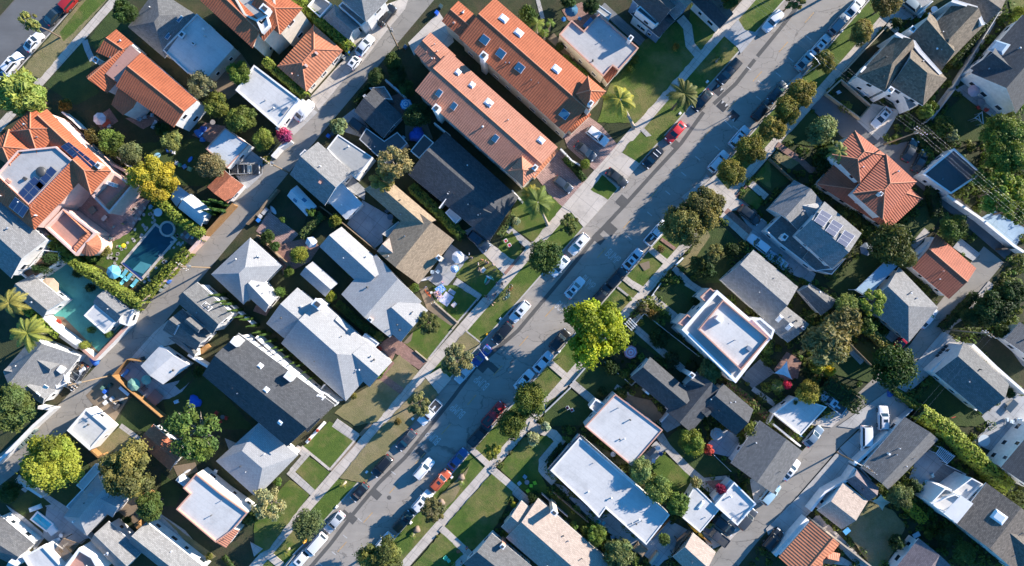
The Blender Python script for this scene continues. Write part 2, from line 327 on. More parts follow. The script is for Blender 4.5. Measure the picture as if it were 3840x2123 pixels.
# ------------------------------------------------------------------ buildings
CAMP = Vector((0,0, CAMH))
def unit_window():
    f = MB()
    for x, z, sx, sz in ((0,0.0,1.0,0.1),(0,0.9,1.0,0.1),(-0.45,0.1,0.1,0.8),(0.45,0.1,0.1,0.8)):
        f.box((x, 0.0, z), sx, 0.1, sz)
    p = MB(); p.box((0,0.0,0.1),0.8,0.05,0.8)
    return f.mesh('window', M['trim']), p.mesh('pane', M['glass'])
WIN_F, WIN_P = unit_window()
class House:
    def __init__(s, label, wall='cream', roof='sh_grey', name='house', cat='house', group=None, win=True):
        s.label, s.wall, s.roof, s.name, s.cat, s.group, s.win = label, wall, roof, name, cat, group, win
        s.root = None; s.planes = []; s.wmb = {}; s.sides = []; s.rng = random.Random(len(label) * 31 + ord(label[0]) * 7 + ord(label[-2]))
    def _root(s, p):
        if s.root is None:
            c = sum(p, Vector((0,0,0))) / len(p)
            s.root = empty(s.name, (c.x, c.y, GZ),0, s.label, s.cat, s.group); s.inv = Matrix.Translation((-c.x, -c.y, -GZ))
    def add(s, mb, name, mat, parent=None, label=None):
        o = mb.build(name, mat, parent or s.root)
        if parent is None: o.matrix_parent_inverse = s.inv
        if label: o['label'] = label
        return o
    def _wall(s, wall): return s.wmb.setdefault(wall or s.wall, MB())
    def slab(s, tops, thick, loop, mat, name='roof', caps=None, capmat=None):
        """tops: list of faces (points); loop: outline round the whole roof"""
        mb = MB(); COVER.append(loop)
        for f in tops:
            f = list(f); n = (f[1] - f[0]).cross(f[2] - f[0])
            if len(f) > 3: n = n + (f[2] - f[0]).cross(f[3] - f[0])
            if n.z < 0: f.reverse(); n = -n
            n.normalize(); h = Vector((-n.y, n.x, 0)); h = h.normalized() if h.length > 1e-3 else E1; sl = n.cross(h)
            mb.face(f, uv=[(p.dot(h), p.dot(sl)) for p in f]); mb.face([p - Vector((0,0, thick)) for p in reversed(f)], uv=[(p.dot(h), p.dot(sl)) for p in reversed(f)])
            s.planes.append(f)
        L = ccw(loop)
        for i in range(len(L)):
            a, b = L[i], L[(i + 1) % len(L)]; d = Vector((0,0, thick))
            mb.face([a - d, b - d, b, a], uv=[(0,0),(1,0),(1,.2),(0,.2)], mi=1)
        o = s.add(mb, name, [M[mat], M['trim' if not mat.startswith('tile') else 'ridge']])
        if caps and capmat:
            c = MB()
            for a, b in caps:
                if (b - a).length < 0.4: continue
                c.tube([a + (a - b).normalized() * -0.05, b], 0.13,6)
            if c.v: s.add(c, 'ridge_cap', M[capmat])
        return o
    def g(s, P, ze, zr, off=0.5, h0=0.0, h1=0.0, roof=None, wall=None, ov=0.4, nowall=False, thick=0.16):
        """pitched wing: A-B and D-C are eaves, the ridge runs between A-D and B-C"""
        roof = roof or s.roof
        A, B, C, D = [W(u, v, ze) for u, v in P]; s._root([A, B, C, D])
        up = Vector((0,0, zr - ze)); r0 = A.lerp(D, off) + up; r1 = B.lerp(C, off) + up
        R0 = r0.lerp(r1, h0); R1 = r1.lerp(r0, h1)
        tops = [(A, B, R1, R0),(C, D, R0, R1)]; caps = [(R0, R1)]
        if h0 > 0: tops.append((D, A, R0)); caps += [(A, R0),(D, R0)]
        if h1 > 0: tops.append((B, C, R1)); caps += [(B, R1),(C, R1)]
        loop = [A, B] + ([] if h1 > 0 else [R1]) + [C, D] + ([] if h0 > 0 else [R0])
        cm = 'ridge' if roof.startswith('tile') else None
        s.slab(tops, thick, loop, roof, caps=caps, capmat=cm)
        if nowall: return s
        rise = (zr - ze); w = s._wall(wall)
        q = [A, B, C, D]; cc = (A + B + C + D) / 4
        eu = (B - A).normalized(); ev = (D - A).normalized()
        a, b, c, d = A + eu * ov + ev * ov, B - eu * ov + ev * ov, C - eu * ov - ev * ov, D + eu * ov - ev * ov
        zt = ze - 0.03
        for i, (x, y) in enumerate(((a, b),(b, c),(c, d),(d, a))):
            w.face([(x.x, x.y, GZ - 0.02),(y.x, y.y, GZ - 0.02),(y.x, y.y, zt),(x.x, x.y, zt)])
            s._side(x, y, ze, cc)
        for hh, x, y, rr, ss in ((h0, d, a, r0,1),(h1, b, c, r1,-1)):
            if hh == 0:
                t = rr + eu * ov * ss; w.face([(x.x, x.y, zt),(y.x, y.y, zt),(t.x, t.y, zr - thick * 0.9)])
        return s
    def _side(s, x, y, ze, cc):
        d = y - x; n = Vector((d.y, -d.x, 0)); m = (x + y) / 2
        if n.dot(m - cc) < 0: n = -n
        s.sides.append((x.copy(), y.copy(), n.normalized(), ze))
    def f(s, P, z, par=0.35, th=0.28, roof=None, wall=None, cap=None, z0=GZ - 0.02, ledge=0.05):
        """flat roof inside a parapet"""
        roof = roof or s.roof
        pts = ccw([W(u, v, z + par) for u, v in P]); s._root(pts); th = min(th, .17) if cap == 'coral' else th
        inn = inset(pts, th); low = z
        COVER.append(pts); mb = MB(); fl = [Vector((p.x, p.y, low)) for p in inset(pts, th - 0.02)]
        mb.face(fl, uv=[(p.x, p.y) for p in fl]); mb.face([p - Vector((0,0,.15)) for p in reversed(fl)]); s.planes += [[fl[t[0]], fl[t[1]], fl[t[2]]] for t in tessellate_polygon([fl])]
        s.add(mb, 'flat_roof', M[roof])
        w = s._wall(wall); cc = sum(pts, Vector()) / len(pts); n = len(pts)
        pm = MB(); ex = inset(pts, -ledge)
        for i in range(n):
            a, b = pts[i], pts[(i + 1) % n]; zt = low if par > 0 else low
            w.face([(a.x, a.y, z0),(b.x, b.y, z0),(b.x, b.y, zt),(a.x, a.y, zt)])
            s._side(a, b, z, cc)
            e, g2, c, d = ex[i], ex[(i + 1) % n], inn[i], inn[(i + 1) % n]; zh = low + par; zl = low - 0.02
            pm.face([(e.x, e.y, zh),(g2.x, g2.y, zh),(d.x, d.y, zh),(c.x, c.y, zh)])
            pm.face([(d.x, d.y, zl),(c.x, c.y, zl),(c.x, c.y, zh),(d.x, d.y, zh)])
            pm.face([(e.x, e.y, zl),(g2.x, g2.y, zl),(g2.x, g2.y, zh),(e.x, e.y, zh)])
            pm.face([(e.x, e.y, zl),(a.x, a.y, zl),(b.x, b.y, zl),(g2.x, g2.y, zl)])
        s.add(pm, 'parapet', M[cap or wall or s.wall])
        return s
    def p(s, P, roof=None, wall=None, thick=0.14, walls=True, ov=0.15):
        """one sloping roof plane, each corner with its own height"""
        pts = [W(u, v, z) for u, v, z in P]; s._root(pts)
        s.slab([pts] if len(pts) < 5 else [[pts[i] for i in t] for t in tessellate_polygon([pts])], thick, pts, roof or s.roof)
        if walls:
            w = s._wall(wall); q = inset(pts, ov); cc = sum(pts, Vector()) / len(pts); n = len(q)
            for i in range(n):
                a, b = q[i], q[(i + 1) % n]
                w.face([(a.x, a.y, GZ - .02),(b.x, b.y, GZ - .02),(b.x, b.y, b.z - .1),(a.x, a.y, a.z - .1)]); s._side(a, b, min(a.z, b.z), cc)
        return s
    def end(s, vents=3):
        for k, w in s.wmb.items(): s.add(w, 'wall', M[k])
        if s.win:
            n = 0
            for a, b, nn, ze in s.sides:
                m = (a + b) / 2; L = (b - a).length
                if L < 2.6 or ze < 2.4: continue
                floors = [0.95] if ze < 5 else [0.95, ze - 1.9]
                k = max(1, int(L / (3.1 if nn.dot(-m) > 14 else 4.6)))
                for fl in floors:
                    for i in range(k):
                        if n > 26: break
                        wd = s.rng.choice((0.9,1.2,1.5)); c = a.lerp(b, (i + 0.5 + s.rng.uniform(-.12,.12)) / k)
                        o = bpy.data.objects.new('window', WIN_F); link(o, s.root); o.matrix_parent_inverse = s.inv
                        o.location = (c.x + nn.x * 0.04, c.y + nn.y * 0.04, GZ + fl); o.rotation_euler = (0,0, math.atan2(nn.y, nn.x) + math.pi / 2)
                        o.scale = (wd, 1,1.15); q = bpy.data.objects.new('pane', WIN_P); link(q, o); n += 1
        s.vents(vents); return s
    def on(s, u, v):
        w = W(u, v, 0); d = (w - CAMP).normalized(); best = None
        for f in s.planes:
            for i in range(1, len(f) - 1):
                for tri in ((f[0], f[i], f[i + 1]),(f[0], f[i + 1], f[i])):
                    h = intersect_ray_tri(tri[0], tri[1], tri[2], d, CAMP, True)
                    if h is not None and (best is None or h.z > best[0].z):
                        n = (tri[1] - tri[0]).cross(tri[2] - tri[0]).normalized(); best = (h, n if n.z > 0 else -n)
        return best
    def vents(s, k):
        pl = [f for f in s.planes if abs(area2(f)) > 14]
        for i in range(k if pl else 0):
            f = s.rng.choice(pl); t = [s.rng.random() + .25 for _ in f]; sm = sum(t); p = sum((q * (x / sm) for q, x in zip(f, t)), Vector())
            mb = MB(); h = s.rng.uniform(.25,.6); r = s.rng.uniform(.06,.13)
            mb.tube([p - Vector((0,0,.1)), p + Vector((0,0, h))], r, 8)
            if s.rng.random() < .5: mb.tube([p + Vector((0,0, h)), p + Vector((0,0, h + .12))], [r * 1.8, r * .6], 8)
            s.add(mb, 'roof_vent', M[s.rng.choice(('trim', 'steel', 'steel', 'coral' if s.roof.startswith('tile') else 'darkmetal'))])
    def chim(s, u, v, w=1.0, d=0.8, up=1.3, mat=None, deep=1.5, cap=True, z=None):
        h = s.on(u, v); p = h[0] if h else W(u, v, z or 5)
        if not h and z is None: pass
        top = p.z + up; q = W(u, v, top); mb = MB(); mb.box((q.x, q.y, max(GZ, p.z - deep) if h else GZ), w, d, top - (max(GZ, p.z - deep) if h else GZ), A1)
        o = s.add(mb, 'chimney', M[mat or s.wall])
        if cap:
            c = MB(); c.box((q.x, q.y, top), w * 1.15, d * 1.15,0.12, A1); c.box((q.x, q.y, top + .13), w * .6, d * .6,0.18, A1, mi=1)
            k = c.build('chimney_cap', [M['trim'], M['darkmetal']], o)
        return s
    def sky(s, u, v, w=1.1, l=0.9, kind='sky_glass', up=0.12):
        h = s.on(u, v)
        if not h: return s
        p, n = h; x = (E1 - n * E1.dot(n)).normalized(); y = n.cross(x); Mx = Matrix((x, y, n)).transposed()
        a = MB(); a.box(p - n * .1, w + .1, l + .1,.1 + up, 0, M=Mx); o = s.add(a, 'skylight', M['trim'])
        b = MB(); b.box(p + n * (up + .005), w, l, .05 if kind == 'sky_glass' else .22,0, M=Mx, top=1 if kind == 'sky_glass' else .7); b.build('pane', M[kind], o); return s
    def pv(s, Q, n, m, tilt=(0,0), frame='steel', zs=None):
        """n x m solar panels over an image quad laid on the roof; tilt lifts the first/last edge"""
        c = [s.on(u, v) for u, v in Q] if not zs else [(W(u, v, z), Vector((0,0,.01))) for (u, v), z in zip(Q, zs)]
        if any(h is None for h in c): print('pv miss', s.label, Q); return s
        P = [h[0] + h[1] * 0.14 for h in c]; P[0].z += tilt[0]; P[1].z += tilt[0]; P[2].z += tilt[1]; P[3].z += tilt[1]
        if tilt != (0,0): P = [W(Q[i][0], Q[i][1], P[i].z) for i in range(4)]
        def at(x, y): return (P[0].lerp(P[1], x)).lerp(P[3].lerp(P[2], x), y)
        for i in range(n):
            for j in range(m):
                q = [at((i + .02) / n, (j + .02) / m), at((i + .98) / n, (j + .02) / m), at((i + .98) / n, (j + .98) / m), at((i + .02) / n, (j + .98) / m)]
                mb = MB(); up = Vector((0,0,.05)); mb.face([x + up for x in ccw(q)]); L = ccw(q)
                for k in range(4): mb.face([L[k], L[(k + 1) % 4], L[(k + 1) % 4] + up, L[k] + up])
                mb.face(L[::-1]); o = s.add(mb, 'solar_panel', M[frame]); mid = sum(q, Vector()) / 4
                cm = MB(); cells = [x.lerp(mid, .055) + Vector((0,0,.058)) for x in ccw(q)]
                cm.face(cells); cm.build('solar_cells', M['pv'], o)
        if max(tilt) > .2:
            lg = MB()
            for k in (0,1,2,3):
                b = s.on(*Q[k])[0]; lg.tube([(P[k].x, P[k].y, b.z - .05), P[k]], .04,5)
            s.add(lg, 'panel_rack', M['steel'])
        return s
# ------------------------------------------------------------------ ground
_lvl = [0]; COVER = []; ALLEY = []
def patch(name, P, mat, z=None, lift=0.0, kind='structure', label=None):
    """a paved or planted sheet on the ground, laid a little above the sheet before it"""
    _lvl[0] += 1; zz = GZ + 0.004 + 0.0009 * _lvl[0] if z is None else z
    zz += lift; pts = ccw([W(u, v, zz) for u, v in P]); mb = MB(); COVER.append(pts)
    if 'lawn' in mat:
        q = []; rr = random.Random(_lvl[0])
        for a, b in zip(pts, pts[1:] + pts[:1]):
            k = max(1, int((b - a).length / .7)) if (b - a).length < 60 else 1
            q += [a.lerp(b, i / k) + (Vector((rr.uniform(-.11,.11), rr.uniform(-.11,.11),0)) if k > 1 else Vector()) for i in range(k)]
        pts = q
    mb.prism(pts, zz - .1 if z is None else zz - .02, zz)
    return mb.build(name, M[mat], kind=kind)
def band(name, P, w, mat, z=None, lift=0.0, kind='structure', build=True):
    """a strip w wide (photo units of the reading frame) along a line"""
    _lvl[0] += 1; zz = (GZ + 0.004 + 0.0009 * _lvl[0] if z is None else z) + lift
    L = [W(u, v, zz) for u, v in P]; hw = w * _cur[2] * MPP / 2; le, ri = [], []
    for i, p in enumerate(L):
        d1 = (p - L[i - 1]).normalized() if i else None; d2 = (L[i + 1] - p).normalized() if i < len(L) - 1 else None
        d = ((d1 or d2) + (d2 or d1)).normalized(); n = Vector((-d.y, d.x, 0)); k = hw / max(.5, n.dot(Vector((-(d1 or d2).y, (d1 or d2).x, 0))))
        le.append(p + n * k); ri.append(p - n * k)
    mb = MB()
    if name == 'alley': ALLEY.extend([[ri[i], ri[i + 1], le[i + 1], le[i]] for i in range(len(L) - 1)])
    if z is None and name != 'kerb': COVER.extend([[ri[i], ri[i + 1], le[i + 1], le[i]] for i in range(len(L) - 1)])
    for i in range(len(L) - 1): mb.face([ri[i], ri[i + 1], le[i + 1], le[i]])
    if z is None:
        dn = Vector((0,0,.1))
        for i in range(len(L) - 1):
            mb.face([ri[i] - dn, ri[i + 1] - dn, ri[i + 1], ri[i]]); mb.face([le[i + 1] - dn, le[i] - dn, le[i], le[i + 1]])
    return mb.build(name, M[mat], kind=kind)
def wallline(P, h, t, mat, label, name='wall', cat='wall', cap=None, z0=GZ - .02):
    """a free-standing wall or fence along a line read at the wall's top; t in metres"""
    L = [W(u, v, h) for u, v in P]; le, ri = [], []
    for i, p in enumerate(L):
        d1 = (p - L[i - 1]).normalized() if i else None; d2 = (L[i + 1] - p).normalized() if i < len(L) - 1 else None
        d = ((d1 or d2) + (d2 or d1)).normalized(); n = Vector((-d.y, d.x, 0)); k = t / 2 / max(.5, n.dot(Vector((-(d1 or d2).y, (d1 or d2).x, 0))))
        le.append(p + n * k); ri.append(p - n * k)
    loop = [Vector((p.x, p.y, 0)) for p in ri + le[::-1]]; mb = MB(); n = len(ri)
    def seg(mb, z0, z1, g=0.0):
        for i in range(n - 1):
            q = [ri[i], ri[i + 1], le[i + 1], le[i]]
            mb.face([(p.x, p.y, z1) for p in q]); mb.face([(p.x, p.y, z0) for p in reversed(q)])
            for a, b in ((ri[i], ri[i + 1]),(le[i + 1], le[i])): mb.face([(a.x, a.y, z0),(b.x, b.y, z0),(b.x, b.y, z1),(a.x, a.y, z1)])
        for a, b in ((ri[-1], le[-1]),(le[0], ri[0])): mb.face([(a.x, a.y, z0),(b.x, b.y, z0),(b.x, b.y, z1),(a.x, a.y, z1)])
    seg(mb, z0, h); o = mb.build(name, M[mat], None, label, cat, kind='thing')
    if cap:
        c = MB(); q = .03
        for i in range(n - 1):
            a, b = (le[i] + ri[i]) / 2,(le[i + 1] + ri[i + 1]) / 2; d = b - a
            c.box(((a.x + b.x) / 2,(a.y + b.y) / 2, h + .002 + .001 * i), d.length + t * .4, t + .1,.07, math.atan2(d.y, d.x))
        c.build('coping', M[cap], o)
    return o
def picket(P, h, mat, label, name='fence', cat='fence', gap=0.35, post=2.2):
    """posts, rails and pickets"""
    L = [W(u, v, h) for u, v in P]; r = empty(name, (L[0].x, L[0].y, GZ),0, label, cat); inv = Matrix.Translation((-L[0].x, -L[0].y, -GZ))
    rails, pk = MB(), MB(); n = 0
    for a, b in zip(L, L[1:]):
        d = b - a; rz = math.atan2(d.y, d.x)
        for z in (.35, h - .25): rails.box(((a.x + b.x) / 2,(a.y + b.y) / 2, GZ + z), d.length, .05,.09, rz)
        k = max(2, int(d.length / gap))
        for i in range(k + 1):
            p = a.lerp(b, i / k); pk.box((p.x, p.y, GZ),.12,.03, h - .1, rz + .0)
        k = max(1, int(d.length / post))
        for i in range(k + 1):
            if n >= 60: break
            p = a.lerp(b, i / k); q = MB(); q.box((p.x, p.y, GZ),.12,.12, h, rz); q.build('post', M[mat], r).matrix_parent_inverse = inv; n += 1
    rails.build('rail', M[mat], r).matrix_parent_inverse = inv; pk.build('pickets', M[mat], r).matrix_parent_inverse = inv
    return r
# ------------------------------------------------------------------ plants
def leaf_mesh(name, clumps, n, size, seed, upbias=0.25, elong=1.6, tint=0.3, core=0.0):
    """clumps: (centre, (rx, ry, rz), weight): leaf cards over each clump's surface and inside it"""
    rng = random.Random(seed); v, f, col = [], [], []
    tot = sum(c[2] for c in clumps)
    for c, r, w in clumps:
        base = 1.0 + rng.uniform(-tint, tint); hue = rng.uniform(-.12,.12); k = int(n * w / tot)
        for i in range(k):
            d = Vector((rng.gauss(0,1), rng.gauss(0,1), rng.gauss(0,1))).normalized()
            if d.z < -0.35 and rng.random() < .6: d.z = -d.z
            q = rng.random(); rad = (0.80 + 0.24 * rng.random()) if q < .76 else (.35 + .5 * rng.random()) if q < .94 else (1.08 + .32 * rng.random())
            rad *= 1 + .16 * math.sin(d.x * 5 + seed) * math.cos(d.y * 6 + c.x * 3)
            p = Vector((c.x + d.x * r[0] * rad, c.y + d.y * r[1] * rad, c.z + d.z * r[2] * rad))
            nn = (d + Vector((rng.gauss(0,.55), rng.gauss(0,.55), rng.gauss(0,.55) + upbias))).normalized()
            x = nn.orthogonal().normalized(); x = (Matrix.Rotation(rng.uniform(0,6.28),3, nn) @ x); y = nn.cross(x)
            s = size * rng.uniform(.6,1.25); i0 = len(v)
            v += [tuple(p + x * s * elong / 2), tuple(p + y * s / 2), tuple(p - x * s * elong / 2), tuple(p - y * s / 2)]
            f.append((i0, i0 + 1, i0 + 2, i0 + 3)); t = base * rng.uniform(.75,1.25)
            col.append((min(1,.52 * t * (1 + hue + rng.uniform(-.06,.06))), min(1,.52 * t), min(1,.52 * t * (1 - hue)),1))
    m = bpy.data.meshes.new(name); m.from_pydata(v, [], f)
    a = m.attributes.new('tint', 'FLOAT_COLOR', 'FACE')
    a.data.foreach_set('color', [x for c in col for x in c]); m.materials.append(M['leaf']); m.update(); return m
def clumps_round(seed, k=16, flat=0.75, small=(.3,.5), spread=.72):
    rng = random.Random(seed); out = [(Vector((0,0,0)),(.62,.62,.62 * flat),1.0)]; g = 2.39996
    for i in range(k):
        z = 1 - 1.55 * (i + .5) / k; rr = math.sqrt(max(0,1 - z * z)); a = i * g + rng.uniform(-.5,.5); q = spread * rng.uniform(.75,1.12)
        s = rng.uniform(*small); out.append((Vector((math.cos(a) * rr * q, math.sin(a) * rr * q, z * q * flat)),(s, s * rng.uniform(.85,1.15), s * rng.uniform(.65,.95)), s * s * 5))
    return out
def clumps_loose(seed, k=20, flat=.6):
    rng = random.Random(seed); out = []
    for i in range(k):
        a = i * 2.39996 + rng.uniform(-.6,.6); q = .18 + .7 * math.sqrt((i + .5) / k) * rng.uniform(.85,1.1)
        s = rng.uniform(.14,.26); out.append((Vector((math.cos(a) * q, math.sin(a) * q, flat * (.75 - q * q) * rng.uniform(.6,1.1))),(s * 1.25, s * 1.05, s * .8), s * s * 5))
    return out
def clumps_cone(seed):
    rng = random.Random(seed); out = []
    for i in range(9):
        z = i / 8; s = .5 * (1 - z) + .08; out.append((Vector((rng.uniform(-.06,.06), rng.uniform(-.06,.06), z * 2.2 - 1)),(s, s, .34), s))
    return out
LEAFY = {}
def foliage(kind, var):
    key = (kind, var)
    if key not in LEAFY:
        s = var * 17 + len(kind)
        if kind == 'round': m = leaf_mesh('crown_leaves', clumps_round(s, 18,.75,(.26,.5),.74),9000,.082, s, .25,1.6,.42)
        elif kind == 'big': m = leaf_mesh('crown_leaves', clumps_round(s, 32,.78,(.17,.37),.82),17000,.058, s, .25,1.7,.42)
        elif kind == 'dense': m = leaf_mesh('crown_leaves', clumps_round(s, 18,.8,(.34,.48),.66),7000,.082, s, .25,1.4,.2)
        elif kind == 'feather': m = leaf_mesh('crown_leaves', clumps_round(s, 26,.7,(.22,.36),.78),9500,.085, s, .1,3.2,.22)
        elif kind == 'loose': m = leaf_mesh('crown_leaves', clumps_loose(s),3800,.085, s, .3,1.7,.3)
        elif kind == "sparse": m = leaf_mesh("crown_leaves", clumps_loose(s, 26),3000,.07, s, .3,2.2,.3)
        elif kind == 'bush': m = leaf_mesh('crown_leaves', clumps_round(s, 9,.75,(.36,.55),.55),1900,.15, s)
        elif kind == 'topiary': m = leaf_mesh('crown_leaves', [(Vector((0,0,0)),(.95,.95,.9),1)], 1500,.13, s, .1,1.3,.12)
        elif kind == 'cone': m = leaf_mesh('crown_leaves', clumps_cone(s),900,.2, s, .5,2.0,.2)
        LEAFY[key] = m
    return LEAFY[key]
def limb_mesh(seed, h, rad, bark='bark', n=6, spread=.6, base=None, lean=(0,0)):
    """tapered trunk from the ground to the crown, and limbs out into it; crown centre at height h, radius rad"""
    rng = random.Random(seed); mb = MB(); b = Vector((lean[0], lean[1], 0)); th = max(.06, rad * .06)
    fork = Vector((lean[0] * .15, lean[1] * .15, h - rad * .45)) if h - rad * .45 > .3 else Vector((lean[0] * .3, lean[1] * .3, h * .5))
    mid = b.lerp(fork, .5) + Vector((rng.uniform(-.06,.06), rng.uniform(-.06,.06),0)) * rad
    mb.tube([b - Vector((0,0,.1)), b.lerp(mid, .12), mid, fork], [th * 1.6, th * 1.15, th, th * .85], 8)
    tips = []
    for i in range(n):
        a = i * 2.4 + rng.uniform(-.4,.4); q = rad * spread * rng.uniform(.7,1.1)
        t = Vector((math.cos(a) * q, math.sin(a) * q, h + rad * rng.uniform(-.05,.38))); m = fork.lerp(t, .5) + Vector((0,0, rad * .1)); tips.append((m, t))
        mb.tube([fork, m, t], [th * .6, th * .38, th * .12], 6)
        for j in range(2):
            t2 = m + Vector((math.cos(a + (j - .5) * 1.6) * q * .55, math.sin(a + (j - .5) * 1.6) * q * .55, rad * rng.uniform(.05,.3)))
            mb.tube([m, m.lerp(t2,.5) + Vector((0,0,.04 * rad)), t2], [th * .3, th * .2, th * .06], 5, cap=False)
    return mb.mesh('trunk', M[bark])
TREES = []
def tree(u, v, r, h, kind, col, label, base=None, cat='tree', name='tree', bark='bark', flat=1.0, group=None, var=None, ry=None):
    """u, v: where the crown's middle shows; r: crown radius in the same units; h: height of the crown's middle in metres"""
    rm = .92 * r * _cur[2] * MPP * (CAMH - h) / CAMH; c = W(u, v, h); k = len(TREES); var = k % 3 if var is None else var
    if base: b = W(base[0], base[1], GZ)
    else: b = Vector((c.x, c.y, GZ))
    o = empty(name, (b.x, b.y, GZ),0, label, cat, group); TREES.append(o)
    lean = (b.x - c.x, b.y - c.y)
    t = bpy.data.objects.new('trunk', limb_mesh(k, h - GZ, rm, bark, 9 if kind in ('sparse', 'loose') else 6,.8 if kind in ('sparse', 'loose') else .55, lean=lean)); link(t, o); t.location = (-lean[0], -lean[1], 0)
    q = bpy.data.objects.new('crown', foliage(kind, var)); link(q, o); q.location = (-lean[0], -lean[1], h - GZ)
    rz = k * 1.9; q.rotation_euler = (0,0, rz); q.scale = (rm, rm, rm * flat)
    if ry: q.scale = (rm, ry * _cur[2] * MPP, rm * flat); q.rotation_euler = (0,0, A1)
    q.color = (*col, 1); return o
def bush(u, v, r, col, label, h=None, kind='bush', name='shrub', cat='shrub', group=None, flat=1.0):
    rm = r * _cur[2] * MPP; h = h or rm * .8; c = W(u, v, h); k = len(TREES)
    o = empty(name, (c.x, c.y, GZ),0, label, cat, group); TREES.append(o)
    q = bpy.data.objects.new('foliage', foliage(kind, k % 3)); link(q, o); q.location = (0,0, max(h - GZ, .1)); q.rotation_euler = (0,0, k * 2.1)
    q.scale = (rm, rm, max(rm * flat, h * .9)); q.color = (*col, 1)
    s = MB(); s.tube([(0,0,-.05),(0,0, h * .7)], [max(.04, rm * .07), max(.02, rm * .03)], 6)
    for i in range(4): s.tube([(0,0, h * .35),(math.cos(i * 1.6) * rm * .4, math.sin(i * 1.6) * rm * .4, h * .9)], [max(.02, rm * .035),.012], 5)
    s.build('stem', M['bark'], o); return o
def hedge(P, w, h, col, label, size=.26, dens=26, name='hedge', cat='hedge', flower=None, lumpy=.25):
    """clipped or overgrown hedge along a line read at its top"""
    L = [W(u, v, h) for u, v in P]; wm = w * _cur[2] * MPP / 2; o = empty(name, (L[0].x, L[0].y, GZ),0, label, cat); TREES.append(o); rng = random.Random(len(TREES))
    inv = Matrix.Translation((-L[0].x, -L[0].y, -GZ)); v, f, cl = [], [], []; core = MB()
    for a, b in zip(L, L[1:]):
        d = b - a; ln = d.length; d.normalize(); nrm = Vector((-d.y, d.x, 0)); m = (a + b) / 2
        core.box((m.x, m.y, GZ), ln, wm * 1.35, h * .86 - GZ, math.atan2(d.y, d.x), top=.93)
        n = int(ln * (2 * wm + 2 * h) * dens)
        for i in range(n):
            t = rng.uniform(-wm * .4, ln + wm * .4); lump = 1 + lumpy * (noise.noise(Vector((t * .7, a.x, 3.1))) + .6 * noise.noise(Vector((t * 2.1, a.y, 7.7))))
            ang = rng.uniform(-.35, math.pi + .35); rr = rng.uniform(.86,1.06)
            cx = max(-1, min(1,1.25 * math.cos(ang))); sz = max(0, min(1,1.25 * math.sin(ang) if ang > 0 and ang < math.pi else rng.uniform(0,.6)))
            p = a + d * t + nrm * (cx * wm * rr * lump); z = GZ + (h - GZ) * (0.1 + .9 * sz) * (1 if sz < .6 else rr) * (1 if sz < .5 else .9 + .1 * lump)
            p.z = z; nn = (nrm * cx + Vector((0,0, sz + .1)) + Vector((rng.gauss(0,.5), rng.gauss(0,.5), rng.gauss(0,.4)))).normalized()
            x = Matrix.Rotation(rng.uniform(0,6.28),3, nn) @ nn.orthogonal().normalized(); y = nn.cross(x); s = size * rng.uniform(.6,1.3); i0 = len(v)
            v += [tuple(p + x * s * .8), tuple(p + y * s / 2), tuple(p - x * s * .8), tuple(p - y * s / 2)]; f.append((i0, i0 + 1, i0 + 2, i0 + 3))
            q = .52 * rng.uniform(.7,1.25) * (1 + .45 * noise.noise(Vector((p.x * .9, p.y * .9,0))))
            if flower and rng.random() < flower[1]: fc = flower[0]; cl.append((min(1, fc[0] * .53 / max(col[0], .01)), min(1, fc[1] * .53 / max(col[1], .01)), min(1, fc[2] * .53 / max(col[2], .01)),1))
            else: cl.append((min(1, q * rng.uniform(.9,1.12)), min(1, q), min(1, q * rng.uniform(.8,1.1)),1))
    m = bpy.data.meshes.new('foliage'); m.from_pydata(v, [], f); at = m.attributes.new('tint', 'FLOAT_COLOR', 'FACE'); at.data.foreach_set('color', [x for c in cl for x in c]); m.materials.append(M['leaf'])
    q = bpy.data.objects.new('foliage', m); link(q, o); q.matrix_parent_inverse = inv; q.color = (*col, 1)
    k = core.build('twigs', M['hedgecore'], o); k.matrix_parent_inverse = inv; return o
def frond_mesh(seed, n=16, droop=.55, wide=.24, feather=20):
    rng = random.Random(seed); v, f, cl = [], [], []
    for i in range(n):
        a = i * 2.39996 + rng.uniform(-.35,.35); lift = .8 - 1.15 * (i / n) + rng.uniform(-.2,.2); ln = rng.uniform(.68,1.08); prev = None; pts = []
        for k in range(feather + 1):
            t = k / feather; r = ln * t * (1 - .12 * t); z = lift * t * .6 - droop * t * t * ln; pts.append(Vector((math.cos(a) * r, math.sin(a) * r, z)))
        side = Vector((-math.sin(a), math.cos(a),0)); tt = rng.uniform(.8,1.2); hue = rng.uniform(-.1,.15)
        for k in range(1, feather + 1):
            t = k / feather; w = wide * math.sin(math.pi * min(1,.12 + .86 * t)) ** .7; d = (pts[k] - pts[k - 1]).normalized()
            for sg in (-1,1):
                b = pts[k]; tip = b + side * sg * w + d * w * .7 + Vector((0,0,-w * rng.uniform(.2,.55))); e = d * .017; i0 = len(v)
                v += [tuple(b - e), tuple(b + e), tuple(tip + e * .3), tuple(tip - e * .3)]; f.append((i0, i0 + 1, i0 + 2, i0 + 3)); q = .52 * tt * rng.uniform(.85,1.2); cl.append((min(1, q * (1 + hue)), min(1, q), min(1, q * (1 - hue)),1))
            i0 = len(v); e = side * .014; v += [tuple(pts[k - 1] - e), tuple(pts[k - 1] + e), tuple(pts[k] + e), tuple(pts[k] - e)]; f.append((i0, i0 + 1, i0 + 2, i0 + 3)); cl.append((.7,.6,.35,1))
    m = bpy.data.meshes.new('crown_fronds'); m.from_pydata(v, [], f); at = m.attributes.new('tint', 'FLOAT_COLOR', 'FACE'); at.data.foreach_set('color', [x for c in cl for x in c]); m.materials.append(M['leaf']); return m
